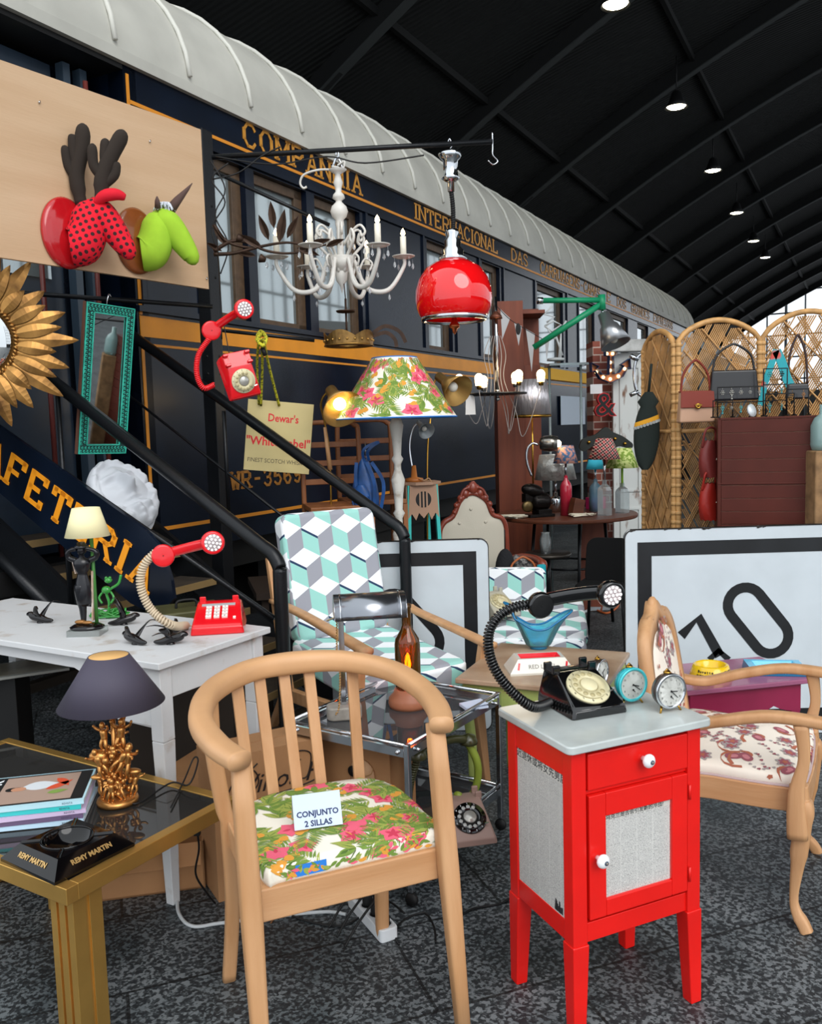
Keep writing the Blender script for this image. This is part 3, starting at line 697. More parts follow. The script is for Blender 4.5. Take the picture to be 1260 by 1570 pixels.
# ------------------------------------------------------------------ barrel chair in front
def beam(mb, pts, w, h, scales=None):      # rounded rectangular rail
    mb.sweep(pts, rrect(w, h, min(w, h)*.3, 3), smooth=True, scales=scales)
CHX, CHY, CHA = -.25, 2.336, math.radians(23)
ch = thing('barrel_chair', 'light beech barrel-back chair with a hibiscus-print seat cushion and a price card on it', 'chair', (CHX, CHY, 0), CHA)
g = MB(); rp = spl([(.225, -.27, .835), (.26, -.17, .845), (.275, -.02, .86), (.245, .15, .875), (.14, .28, .885), (0, .315, .89), (-.15, .29, .89), (-.285, .16, .88), (-.345, -.02, .865), (-.335, -.18, .85), (-.30, -.285, .84)], 8)
n_ = len(rp); g.sweep(rp, rrect(.062, .052, .02, 3), scales=[(1+.05*abs(i/n_-.5), .85+.45*(1-abs(i/n_-.5)*2)) for i in range(n_)]); g.build('back_rail', mat('smooth_beech', '#cb9c70', .45, var=.07, scale=5, bump=.05, bscale=20), ch)
g = MB()
for x, yb, yt in ((-.19, .205, .28), (-.115, .205, .312), (-.035, .205, .328), (.045, .205, .328), (.175, .205, .288)):
    g = MB(); g.bar((x*.92, yb, .46), (x, yt, .885), .035, .014, up=(0, 1, 0)); g.build('back_slat', M_beech, ch, .003)
for p0, p1 in (((.24, -.325, 0), (.222, -.235, .83)), ((-.29, -.33, 0), (-.292, -.245, .83))):
    g = MB(); m_ = (V(p0)*.45+V(p1)*.55); g.sweep([p0, V(p0).lerp(V(p1), .25), m_, V(p0).lerp(V(p1), .85), p1], rrect(.05, .05, .01, 2), scales=[.68, .82, 1, .95, .86], up=(0, 1, 0), smooth=True); g.build('leg', M_beech, ch)
for sx in (1, -1):
    g = MB(); pts = spl([(.215*sx+(.0 if sx > 0 else -.055), .20, 0), (.205*sx+(.0 if sx > 0 else -.05), .165, .25), (.205*sx+(0 if sx > 0 else -.05), .17, .5)], 6); 
    if sx < 0: pts += spl([(-.26, .175, .5), (-.285, .17, .7), (-.29, .165, .87)], 5)[1:]
    beam(g, pts, .048, .040, [.8+.2*i/len(pts) for i in range(len(pts))]); g.build('leg', M_beech, ch)
g = MB(); g.bb((-.265, -.255, .415), (.222, -.225, .50)); g.bb((-.235, .17, .43), (.225, .20, .50))
g.bar((-.25, -.24, .46), (-.245, .18, .465), .028, .075); g.bar((.225, -.24, .46), (.215, .18, .465), .028, .075)
g.build('seat_frame', M_beechx, ch, .006)
g = MB(); ol = spl2([(-.245, -.238), (-.2, -.243), (0, -.245), (.19, -.243), (.232, -.236), (.235, -.05), (.215, .12), (.12, .19), (-.12, .19), (-.225, .12), (-.25, -.05)], 5)
fn, ins, _ = cushion(g, ol, .497, .542, .010)
pr = Print(g, fn, ins); tropical(pr, random.Random(4), ((-.27, .26), (-.27, .21)), .05, 2.3)
def side(u, v): return V((u, -.2455, v)), V((0, -1, 0))
pr2 = Print(g, side, lambda u, v: abs(u) < .22 and .503 < v < .540)
pr2.put([(-.10, -.014), (-.02, -.014), (-.02, .016), (-.10, .016)], -.07, .521, 0, 7)
rr_ = random.Random(9)
for i in range(90): pr2.put(leafpoly(.024, .010, .1, 4), rr_.uniform(-.2, .2), rr_.uniform(.508, .53), rr_.uniform(0, 6.3), rr_.choice((1, 2, 1, 3, 5)))
g.build('cushion', FLOR, ch)
# price card
M_card = mat('pale_blue_card', '#c9d6ee', .7)
def tentcard(loc, rz, lines, w=.10, h=.075, label=None, tilt=.45, mt=M_card, mc=None, sizes=None):
    t = thing('price_card', label, 'card', loc, rz)
    g = MB(); dy = h*math.sin(tilt); z = h*math.cos(tilt)
    g.bar((0, -dy, 0), (0, 0, z), w, .0012, up=(0, -1, 0)); g.build('front_fold', mt, t)
    g = MB(); g.bar((0, dy, 0), (0, 0, z), w, .0012, up=(0, 1, 0)); g.build('back_fold', mc or mat('green_tinted_card', '#b5cfae', .7), t)
    R = Matrix.Rotation(PI/2-tilt, 4, 'X')
    g = MB()
    for i, s_ in enumerate(lines):
        f = .42-.28*i; zz = h*f
        g.text(s_, (sizes or [.018]*3)[i], Matrix.Translation((0, -dy*(1-f)-.0012, z*f)) @ R, .0002, bold=.0006)
    g.build('lettering', mat('dark_print', '#26345a', .7), t); return t
_c = on(484, 1268, .556)
tentcard((_c.x, _c.y+.03, .558), math.radians(14), ['CONJUNTO', '2 SILLAS'], .128, .088, 'folded pale blue card reading CONJUNTO 2 SILLAS on the floral cushion', sizes=[.0205, .0205])
# ------------------------------------------------------------------ red cabinet
CBA = math.radians(24); _cx = V((math.cos(CBA), math.sin(CBA), 0)); _cy = V((-math.sin(CBA), math.cos(CBA), 0))
_F = V((.37, 2.06, 0)); cbw, cbd = .458, .36
cb = thing('red_bedside_cabinet', 'tall red painted cabinet with newspaper panels, eyeball knobs and a grey marble top', 'cabinet', _F+_cx*cbw/2+_cy*cbd/2, CBA)
M_red = mat('glossy_red_paint', '#e01710', .32, var=.06, scale=6, coat=.15)
W2, D2 = cbw/2-.022, cbd/2-.022
g = MB(); mm = MB()
g.prism(rrect(cbw, cbd, .018, 4), .786, .808); g.build('marble_top', mat('pale_grey_marble', '#b4bab8', .28, var=.16, scale=7, coat=.2), cb, .005)
for sx in (-1, 1):
    for sy in (-1, 1):
        g = MB(); g.bar((sx*(W2-.015), sy*(D2-.015), 0), (sx*(W2-.022), sy*(D2-.022), .27), .036, .036, .05, .05, up=(0, 1, 0)); g.bar((sx*(W2-.022), sy*(D2-.022), .268), (sx*(W2-.022), sy*(D2-.022), .786), .044, .044, up=(0, 1, 0)); g.build('leg', M_red, cb, .004)
g = MB()
for sx in (-1, 1):
    x = sx*(W2-.012)
    g.bb((x-.006, -D2+.03, .27), (x+.006, D2-.03, .786)); 
    g.bb((x-.009, -D2+.03, .27), (x+.009, D2-.03, .325)); g.bb((x-.009, -D2+.03, .71), (x+.009, D2-.03, .786)); 
g.bb((-W2+.03, D2-.02, .27), (W2-.03, D2-.006, .786)); g.bb((-W2+.02, -D2+.02, .27), (W2-.02, D2-.02, .285)); g.bb((-W2+.03, -D2+.008, .27), (W2-.03, -D2+.03, .322)); g.bb((-W2+.03, -D2+.01, .663), (W2-.03, -D2+.03, .674))
g.bb((-W2+.03, -D2+.03, .30), (W2-.03, -D2+.035, .78))
g.build('body', M_red, cb, .002)
def news_mat():
    m = bpy.data.materials.new('newsprint'); m.use_nodes = True; N = m.node_tree; b = N.nodes['Principled BSDF']; b.inputs['Roughness'].default_value = .6
    t = N.nodes.new('ShaderNodeTexCoord'); mp = N.nodes.new('ShaderNodeMapping'); N.links.new(t.outputs['UV'], mp.inputs[0])
    br = N.nodes.new('ShaderNodeTexBrick'); br.offset = 0; br.inputs['Scale'].default_value = 1; br.inputs['Brick Width'].default_value = .052; br.inputs['Row Height'].default_value = .0042; br.inputs['Mortar Size'].default_value = .0011; br.inputs['Mortar Smooth'].default_value = .2
    br.inputs['Color1'].default_value = (.16, .16, .16, 1); br.inputs['Color2'].default_value = (.28, .28, .28, 1); br.inputs['Mortar'].default_value = (.62, .61, .58, 1)
    nz = N.nodes.new('ShaderNodeTexNoise'); nz.inputs['Scale'].default_value = 420; nz.inputs['Detail'].default_value = 1; N.links.new(mp.outputs[0], nz.inputs['Vector'])
    cr = N.nodes.new('ShaderNodeValToRGB'); cr.color_ramp.elements[0].position = .45; cr.color_ramp.elements[1].position = .55; N.links.new(nz.outputs['Fac'], cr.inputs[0])
    mx = N.nodes.new('ShaderNodeMix'); mx.data_type = 'RGBA'; mx.inputs[7].default_value = (.60, .59, .56, 1); N.links.new(cr.outputs[0], mx.inputs[0]); N.links.new(br.outputs[0], mx.inputs[6]); N.links.new(mp.outputs[0], br.inputs['Vector']); N.links.new(mx.outputs[2], b.inputs['Base Color']); return m
M_news = news_mat(); M_newsplain = mat('newsprint_blank', '#cbc9c2', .6); M_ink = mat('newspaper_ink', '#3a3a3c', .7)
def newspaper(par, w, h, M, head, name, photo=False):
    g = MB(); g.add([M @ V((x, y, 0)) for x, y in ((0, 0), (w, 0), (w, h*.92), (0, h*.92))], [(0, 1, 2, 3)]); g.cur = 1
    g.add([M @ V((x, y, 0)) for x, y in ((0, h*.92), (w, h*.92), (w, h), (0, h))], [(0, 1, 2, 3)]); g.cur = 2
    g.text(head, h*.068, M @ Matrix.Translation((w*.46, h*.955, .0004)), .0001, bold=.0002)
    if photo:
        rr = random.Random(2)
        for i in range(14):
            x = w*(.8+.018*i*.6); b_ = h*.02; t_ = h*(.03+.07*rr.random()); g.bar(M @ V((x, b_, .0004)), M @ V((x+.004*rr.uniform(-1, 1), t_, .0004)), .006, .0003, up=tuple((M.to_3x3() @ V((0, 0, 1)))))
    o = g.build(name, [M_news, M_newsplain, M_ink], par)
    uv = o.data.uv_layers.new(name='UVMap'); Mi = M.inverted()
    for lp in o.data.loops:
        q = Mi @ o.data.vertices[lp.vertex_index].co; uv.data[lp.index].uv = (q.x, q.y)
    return o
pw = 2*D2-.09
newspaper(cb, pw, .392, frame((-W2+.0055, D2-.045, .322), (0, -1, 0), (0, 0, 1)), '延迟退休或将女先男后', 'newspaper_panel', True)
# drawer and door
g = MB(); g.bb((-W2+.048, -D2-.002, .676), (W2-.046, -D2+.03, .772)); dw = g.build('drawer', M_red, cb, .004)
def knob(x, z, par):
    g = MB(); g.cyl((x, -D2-.002, z), (x, -D2-.02, z), .007); g.ball((x, -D2-.026, z), (.0185, .013, .0185), 20, 12); g.cur = 1; g.lathe([(0, .0), (.0062, 0), (.0052, .002), (0, .0022)], 14, (x+.001, -D2-.0385, z), RX(PI/2)); g.cur = 2; g.lathe([(0, 0), (.0024, 0), (0, .001)], 10, (x+.001, -D2-.041, z), RX(PI/2))
    o = g.build('knob', [mat('white_porcelain', '#eef0f2', .08, coat=1), mat('iris_grey', '#4a5563', .2), mat('pupil_pale', '#c9b49a', .2)], par); o['label'] = 'white porcelain eyeball knob'; return o
knob(.012, .732, dw)
g = MB(); x0, x1, z0, z1 = -W2+.050, W2-.046, .332, .662; y0, y1 = -D2-.002, -D2+.02
for a, b in (((x0, z0), (x0+.052, z1)), ((x1-.052, z0), (x1, z1)), ((x0+.052, z0), (x1-.052, z0+.045)), ((x0+.052, z1-.062), (x1-.052, z1))): g.bb((a[0], y0, a[1]), (b[0], y1, b[1]))
door = g.build('door', M_red, cb, .003)
g = MB(); g.bb((x0+.04, -D2+.008, z0+.03), (x1-.04, y1, z1-.04)); g.build('door_back', M_red, door)
newspaper(door, x1-x0-.104, z1-z0-.107, frame((x0+.052, -D2+.0075, z0+.045), (1, 0, 0), (0, 0, 1)), '乌克兰是否会引发新的冷战?', 'newspaper_panel')
knob(x0+.024, z0+.165, door)
for z in (.38, .61):
    g = MB(); g.cyl((x1+.004, y0-.003, z-.02), (x1+.004, y0-.003, z+.02), .0035, n=8); g.build('hinge', M_red, door)
# ------------------------------------------------------------------ telephones
def rotary_base(root, w, d, h, body, numbers, plate, hub):
    prof = [(-d/2, 0), (-d/2, .022), (-d/2+.012, .034), (d*.08, h*.95), (d*.18, h), (d*.5, h*.92), (d*.5+.005, .02), (d*.5, 0)]
    g = MB(); n_ = len(prof); secs = []
    for sx in (-1, -.92, .92, 1):
        for (y, z) in prof:
            k = 1-.26*(z/h); kk = .94 if abs(sx) == 1 else 1
            secs.append(V((sx*w/2*k, y*kk, z*(kk if z > .03 else 1))))
    fs = [tuple(range(n_))[::-1], tuple(range(3*n_, 4*n_))]
    for a in range(3):
        for i in range(n_): j = (i+1) % n_; fs.append((a*n_+i, a*n_+j, (a+1)*n_+j, (a+1)*n_+i))
    g.add(secs, [f[::-1] for f in fs]); g.build('body', body, root, .006, 3)
    for sx in (-1, 1):
        g = MB(); g.bb((sx*w*.33-.012, d*.16, h*.9), (sx*w*.33+.012, d*.46, h*.97)); g.bb((sx*w*.33-.012, d*.16, h*.9), (sx*w*.33+.012, d*.22, h*1.16)); g.bb((sx*w*.33-.012, d*.40, h*.9), (sx*w*.33+.012, d*.46, h*1.16)); g.build('cradle', body, root, .004)
    a = math.atan2(h*.95-.034, d*.58-.012); c = V((0, -d/2+.012+(d*.58-.012)*.5, .034+(h*.95-.034)*.5)); R = RX(a)
    def on_(x, y, z): return c+R @ V((x, y, z))
    g = MB(); r = min(w*.36, d*.31); g.lathe([(0, .006), (r*.98, .006), (r, 0)], 36, c, R)
    g.cur = 1
    for i in range(10):
        t = math.radians(60+i*28); g.text(str((i+1) % 10), r*.17, Matrix.Translation(on_(r*.88*math.cos(t), r*.88*math.sin(t), .0065)) @ R.to_4x4(), .0001)
    pl = g.build('number_plate', [plate, numbers], root)
    g = MB(); g.lathe([(r*.42, .008), (r*.42, .012), (r*.80, .012), (r*.80, .008)], 36, c, R); g.build('dial_ring', hub[0], pl)
    g = MB()
    for i in range(10):
        t = math.radians(60+i*28); g.lathe([(0, .0128), (r*.115, .0128), (r*.115, .0120)], 12, on_(r*.64*math.cos(t), r*.64*math.sin(t), 0), R)
    g.build('finger_hole', hub[1], pl)
    g = MB(); g.lathe([(0, .016), (r*.36, .015), (r*.42, .010)], 24, c, R); g.build('dial_hub', hub[2], pl)
    g = MB(); g.bar(on_(r*.75, -r*.55, .014), on_(r*1.0, -r*.5, .012), .004, .003); g.build('finger_stop', M_chrome, pl)
def handset_lamp(root, p_ear, p_lamp, face, matl, r=.030, lit=True, bend=.03):
    p_ear, p_lamp, f = V(p_ear), V(p_lamp), V(face).normalized(); ax = (p_lamp-p_ear).normalized(); up = -f
    mid = [p_ear-f*.02, p_ear.lerp(p_lamp, .2)-f*(.02+bend*.7), p_ear.lerp(p_lamp, .5)-f*(.02+bend), p_ear.lerp(p_lamp, .8)-f*(.02+bend*.7), p_lamp-f*.02]
    g = MB(); g.sweep(spl(mid, 5), rrect(.036, .028, .011, 3), up=tuple(up))
    for p in (p_ear, p_lamp):
        M = Quaternion((0, 0, 1)).rotation_difference if False else None
        Rr = V((0, 0, 1)).rotation_difference(f).to_matrix(); g.lathe([(0, -.034), (r*.5, -.033), (r*.85, -.022), (r, -.008), (r, .006), (r*.93, .010), (r*.85, .011), (0, .009)], 28, p, Rr)
    o = g.build('handset', matl, root)
    Rr = V((0, 0, 1)).rotation_difference(f).to_matrix()
    g = MB(); g.lathe([(0, .012), (r*.72, .0115), (r*.78, .0095)], 20, p_lamp, Rr); g.build('lamp_disc', mat('led_lens', '#8d8688', .25), o)
    g = MB()
    for i in range(19):
        rr_ = 0 if i == 0 else (r*.33 if i < 7 else r*.62); a = i*PI/3 if i < 7 else i*PI/6
        g.ball(p_lamp+Rr @ V((rr_*math.cos(a), rr_*math.sin(a), .0125)), .0030, 8, 5)
    g.build('led', M_led, o)
    g = MB()
    for i in range(7): a = i*PI/3; q = r*.4 if i else 0; g.cyl(p_ear+Rr @ V((q*math.cos(a), q*math.sin(a), .0085)), p_ear+Rr @ V((q*math.cos(a), q*math.sin(a), .0098)), .0022, n=6)
    g.build('speaker_hole', M_black, o)
    return o
def loc_(root, p):                                      # world point into a thing's own frame
    from mathutils import Euler
    M = Matrix.Translation(root.location) @ root.rotation_euler.to_matrix().to_4x4(); return M.inverted() @ V(p)
# black one on the cabinet
CT = .808
b_ = on(896, 1086, CT)
bp_ = thing('telephone_lamp', 'black rotary telephone on the marble top, handset raised on its coil as a lamp', 'telephone', (b_.x-.005, b_.y+.02, CT), math.radians(20))
cream = mat('cream_dial_plastic', '#d9cfa8', .35)
rotary_base(bp_, .175, .20, .098, M_blackplastic, M_black, cream, (mat('dial_ring_cream', '#cfc49c', .3), mat('dial_hole_shadow_cream', '#b5a87d', .5), cream))
cord = [loc_(bp_, p) for p in (on(845, 1083, CT)+V((0, 0, .012)), at(815, 1083, 2.27), at(775, 1050, 2.25), at(752, 1010, 2.25), at(750, 968, 2.25), at(770, 940, 2.25), at(800, 928, 2.25), at(822, 928, 2.25))]
g = MB(); cs = spl(cord, 8); g.tube(helix(cs, .0115, .0085, 9), .0036, 5); g.tube(cs, .007, 6); g.build('coil_cord', M_blackplastic, bp_)
handset_lamp(bp_, loc_(bp_, at(829, 928, 2.24)), loc_(bp_, at(936, 911, 2.16)), RZ(-math.radians(20)) @ V((.28, -.93, -.1)), M_blackplastic, .035, bend=.018)
# ------------------------------------------------------------------ alarm clocks
def alarm_clock(px, py, r, shell, rim, label, rz, hands=(15, 4), y=None):
    c = on(px, py, CT+r*1.12) if y is None else at(px, py, y); z0 = CT
    t = thing('alarm_clock', label, 'clock', (c.x, c.y, z0), rz, 'wind-up alarm clocks on the marble top'); R = RX(PI/2); zc = r*1.2
    g = MB(); g.lathe([(0, -r*.55), (r*.6, -r*.52), (r*.92, -r*.3), (r, 0), (r, r*.22), (0, r*.22)], 36, (0, 0, zc), R); g.build('case', shell, t)
    g = MB(); g.lathe([(r*.99, r*.2), (r*1.03, r*.3), (r*.98, r*.36), (r*.86, r*.34), (r*.86, r*.24)], 36, (0, 0, zc), R); g.build('rim', rim, t)
    g = MB(); g.lathe([(0, r*.27), (r*.88, r*.27)], 36, (0, 0, zc), R, smooth=False); fc = g.build('dial_face', mat('clock_face_white', '#e8e8e2', .4), t)
    g = MB(); y = -r*.28-.0006
    for i in range(12):
        a = i*PI/6; g.text(str(i if i else 12), r*.17, Matrix.Translation((r*.68*math.sin(a), y, zc+r*.68*math.cos(a))) @ Matrix.Rotation(PI/2, 4, 'X'), .0001)
    g.build('numeral', mat('clock_numeral_grey', '#55524e', .6), fc)
    for ln, wd_, a in ((.42, .05, hands[0]*PI/30), (.62, .035, hands[1]*PI/30), (.2, .03, 2.4)):
        g = MB(); p0 = V((0 if ln > .3 else 0, y-.001, zc-(0 if ln > .3 else r*.3))); g.bar(p0, p0+V((math.sin(a), 0, math.cos(a)))*r*ln, r*wd_, .001, up=(0, 1, 0)); g.lathe([(0, -.001), (r*.06, 0), (0, .001)], 10, p0, R); g.build('hand', M_black, fc)
    for sx in (-1, 1):
        g = MB(); g.cyl((sx*r*.5, -.004, zc-r*.82), (sx*r*.7, -.012, .0), .0035, .0028, 8); g.build('foot', M_brass, t)
    g = MB(); g.lathe([(r*.22, 0), (r*.22, r*.08), (r*.16, r*.13), (0, r*.14)], 16, (0, .004, zc+r*.97)); g.tube([V((-r*.18, .004, zc+r*1.05)), V((0, .004, zc+r*1.22)), V((r*.18, .004, zc+r*1.05))], .002, 6); g.build('bell_button', M_brass, t)
M_teal = mat('teal_enamel', '#1fa6b0', .2, coat=.5)
alarm_clock(966, 1050, .0475, M_teal, mat('teal_rim', '#4cc0c6', .2, .3), 'turquoise wind-up alarm clock on the marble top, left of the brown one', math.radians(22), (18, 21))
alarm_clock(1024, 1060, .048, mat('dark_brown_enamel', '#3b2f2b', .3, coat=.4), M_chrome, 'brown alarm clock with bright chrome rim nearest the edge of the marble top', math.radians(20), (16, 22))
alarm_clock(918, 1032, .040, mat('black_brown_enamel', '#2b2422', .3, coat=.4), M_chrome, 'small dark alarm clock half hidden behind the black telephone', math.radians(52), (10, 25))
# ------------------------------------------------------------------ white distressed writing table on the left
WH = .86
_F, _R = on(243, 1018, WH), on(415, 961, WH); WA = math.atan2((_R-_F).y, (_R-_F).x)-PI/2   # local y runs F->R, local x runs away from L
wy = (_R-_F).normalized(); wx = V((wy.y, -wy.x, 0)); wl = (_R-_F).length
wt = thing('writing_table', 'white distressed wooden table with curved apron carrying the red keypad telephone', 'table', V((_F.x, _F.y, 0)), WA)
M_dist = mat('distressed_white_paint', '#cccdce', .6, col2='#a8998a', scale=9, thr=(.22, .40), bump=.1, bscale=30)
WL = 1.55
g = MB(); g.bb((-WL, 0, WH-.024), (0, wl, WH)); g.build('table_top', M_dist, wt, .004)
g = MB()
poly = [(-WL+.05, WH-.024), (-.035, WH-.024), (-.035, WH-.24), (-.075, WH-.24), (-.25, WH-.235), (-.32, WH-.19), (-.36, WH-.11), (-.46, WH-.075), (-WL+.05, WH-.07)]
g.prism([(x, z) for x, z in poly], -.055, -.035, RX(PI/2)); g.bb((-.055, .035, WH-.14), (-.035, wl-.035, WH-.024)); g.bb((-WL+.05, wl-.055, WH-.14), (-.035, wl-.035, WH-.024)); g.build('apron', M_dist, wt, .002)
g = MB(); g.bb((-.255, .027, WH-.115), (-.07, .036, WH-.032)); d_ = g.build('drawer', M_dist, wt, .002)
g = MB(); g.bb((-.245, .027, WH-.232), (-.07, .036, WH-.125)); d_ = g.build('drawer', M_dist, wt, .004)
for x, y in ((-.05, .05), (-.05, wl-.05), (-WL+.07, .05), (-WL+.07, wl-.05)):
    g = MB(); g.bar((x, y, WH-.025), (x, y, WH-.28), .055, .055, up=(0, 1, 0)); g.bar((x, y, WH-.28), (x+(-.005), y+(.005 if y < .2 else -.005), 0), .055, .055, .034, .034, up=(0, 1, 0)); g.build('leg', M_dist, wt, .004)
def W_(x, y): return V((_F.x, _F.y, WH))+wx*x+wy*y
# red keypad telephone with raised handset
kp = on(333, 968, WH); kt = thing('telephone_lamp', 'red push-button telephone on the white table, handset raised on its cream coil', 'telephone', kp+V((0, .04, 0)), math.radians(8))
g = MB(); w_, d__ = .20, .20
prof = [(-d__/2, 0), (-d__/2-.003, .03), (-d__/2+.012, .042), (.03, .092), (.045, .098), (d__/2, .094), (d__/2+.003, .03), (d__/2, 0)]
secs = [V((sx*w_/2*(1-.18*z/.098)*(1 if abs(sx) < 1 else .99), y, z)) for sx in (-1, 1) for y, z in prof]; n_ = len(prof)
g.add(secs, [tuple(range(n_)), tuple(range(n_, 2*n_))[::-1]]+[(i, n_+i, n_+(i+1) % n_, (i+1) % n_) for i in range(n_)]); g.build('body', M_redplastic, kt, .007, 3)
for sx in (-1, 1):
    g = MB(); g.bb((sx*.062-.012, .05, .092), (sx*.062+.012, .09, .101)); g.bb((sx*.062-.012, .05, .092), (sx*.062+.012, .06, .118)); g.build('cradle', M_redplastic, kt, .004)
a_ = math.atan2(.05, .118); Rk = RX(a_); ck = V((0, -.03, .067))
g = MB(); g.box(ck+Rk @ V((0, .055, .002)), (.125, .014, .004), Rk); g.build('label_strip', mat('silver_strip', '#c9cdd3', .3, .5), kt, .001)
for r in range(4):
    for c in range(3):
        g = MB(); g.box(ck+Rk @ V(((c-1)*.030-.004, .034-r*.020, .004)), (.021, .012, .008), Rk); g.cur = 1
        g.text('123456789*0#'[r*3+c], .010, Matrix.Translation(ck+Rk @ V(((c-1)*.030-.004, .034-r*.020, .0085))) @ Rk.to_4x4(), .0001); g.build('key', [mat('key_white', '#f1efe8', .3), M_black], kt, .0015)
g = MB(); g.box(ck+Rk @ V((.062, -.036, .003)), (.010, .010, .006), Rk); g.build('key', mat('key_white', '#f1efe8', .3), kt)
M_creamcord = mat('cream_cord', '#cdbba0', .5)
cord = [loc_(kt, p) for p in (kp+V((-.13, .05, .015)), at(262, 958, 3.05), at(232, 935, 3.03), at(216, 900, 3.02), at(220, 868, 3.02), at(240, 846, 3.02))]
g = MB(); cs = spl(cord, 8); g.tube(helix(cs, .0125, .010, 9), .0042, 5); g.tube(cs, .008, 6); g.tube([loc_(kt, kp+V((-.13, .05, .015))), loc_(kt, kp+V((-.08, .04, .012)))], .003, 6); g.build('coil_cord', M_creamcord, kt)
handset_lamp(kt, loc_(kt, at(250, 852, 3.02)), loc_(kt, at(326, 832, 2.93)), RZ(-math.radians(8)) @ V((.32, -.9, .05)), M_redplastic, .040, bend=.03)
# glass seabird figurines
M_bird = mat('black_glass', '#0d090b', .12, coat=.2, spec=.5)
def seabird(p, rz, label, wing=.055, tilt=0.3):
    t = thing('bird_figurine', label, 'figurine', p, rz, 'black glass seabirds on the white table')
    g = MB(); g.tube(spl([(-.06, 0, .012), (-.03, 0, .012), (0, 0, .02), (.03, 0, .026), (.045, 0, .035), (.062, 0, .032)], 5), [.002+.014*math.sin(PI*min(1, i/25))**.7 for i in range(26)], 10); g.build('body', M_bird, t)
    for sy in (-1, 1):
        g = MB(); g.sweep(spl([(0, 0, .02), (-.005, sy*.03, .03+tilt*.04), (-.025, sy*wing, .03+tilt*.1), (-.05, sy*wing*1.35, .028+tilt*.09)], 5), [(-.014, -.003), (.014, -.003), (.010, .003), (-.010, .003)], scales=[1-.85*i/15 for i in range(16)], up=(0, 0, 1)); g.build('wing', M_bird, t)
    g = MB(); g.lathe([(0, 0), (.016, 0), (.014, .004), (.006, .012), (0, .014)], 12, (0, 0, 0), sq=.7); g.build('base', M_bird, t)
for (px, py, a, tl, lb) in ((207, 988, 2.6, .5, 'black glass seabird left in front of the figurine lamp, wings raised'), (190, 958, .3, 0.7, 'black glass seabird behind the figurine lamp, wings curled up high'), (262, 988, .1, .25, 'black glass seabird nearest the front edge of the white table'), (262, 973, -.5, .15, 'small black glass seabird lying just left of the red telephone'), (62, 955, 2.9, .5, 'black glass seabird at the far left of the white table')):
    seabird(on(px, py, WH), a, lb, tilt=tl)
# figurine lamp: dark dancer in front of a cane, cream shade
p_ = on(130, 975, WH); fl = thing('figurine_lamp', 'table lamp with cream shade over a dark figure with raised arms', 'lamp', p_+V((0, .03, 0)), 0)
g = MB(); g.prism(rrect(.125, .10, .005), 0, .022); g.build('plinth', glass('clear_block', (.85, .9, .88), .02, .25), fl)
g = MB(); g.lathe([(0, .022), (.062, .022), (.065, .03), (.05, .038), (0, .042)], 24, sq=.8); g.build('base', M_bird, fl)
M_fig = mat('dark_bronze_figure', '#15151a', .3, .2, coat=.3); M_figg = mat('gold_skin', '#9a6b3a', .4, .5)
g = MB()
g.tube(spl([(-.012, 0, .045), (-.012, 0, .10), (-.016, 0, .15), (-.014, 0, .19)], 5), [.010, .010, .011, .012, .013, .014, .016, .018, .019, .020, .021, .022, .023, .023, .023, .022], 12)
g.lathe([(.020, .11), (.028, .12), (.030, .16), (.027, .20), (.020, .225), (.018, .235), (.028, .25), (.032, .27), (.030, .285), (.012, .293), (.009, .31)], 18, (-.005, 0, 0), sq=.75)
g.ball((-.003, 0, .322), (.017, .018, .020), 12, 8)
for sx in (-1, 1): g.tube(spl([(sx*.026, 0, .283), (sx*.052, .0, .295), (sx*.05, -.005, .318), (sx*.018, -.012, .330)], 5), [.011]*5+[.010]*5+[.008]*6, 8)
g.lathe([(.026, .330), (.030, .333), (.018, .342), (.014, .352), (0, .354)], 16, (-.003, 0, 0)); g.build('figure', M_fig, fl)
g = MB(); g.bar((-.035, .02, .23), (-.05, .03, .29), .012, .004); g.bar((.02, .012, .05), (.03, .012, .24), .024, .004, .02, .004, up=(1, 0, 0)); g.build('cloak', mat('tan_cloak', '#a5714a', .5, col2='#e8dcd2', scale=14), fl)
g = MB(); g.ball((-.02, -.012, .05), (.022, .010, .008)); g.ball((.008, -.018, .048), (.020, .009, .007)); g.build('foot', M_figg, fl)
g = MB(); g.cyl((.03, .02, .04), (.03, .02, .40), .007, n=10); g.build('stem', mat('green_cane', '#3f7a35', .4), fl)
g = MB(); g.lathe([(.082, .372), (.050, .480), (.0485, .480), (.0805, .372)], 40, (.02, .01, 0), close=True); g.build('lamp_shade', mat('cream_lampshade', '#e6deb0', .8, emit='#ffe9b0', es=.10), fl)
g = MB(); g.ball((.02, .01, .42), .014); g.build('bulb', mat('dim_bulb', '#ffe9b0', .5, emit='#ffdc90', es=3), fl)
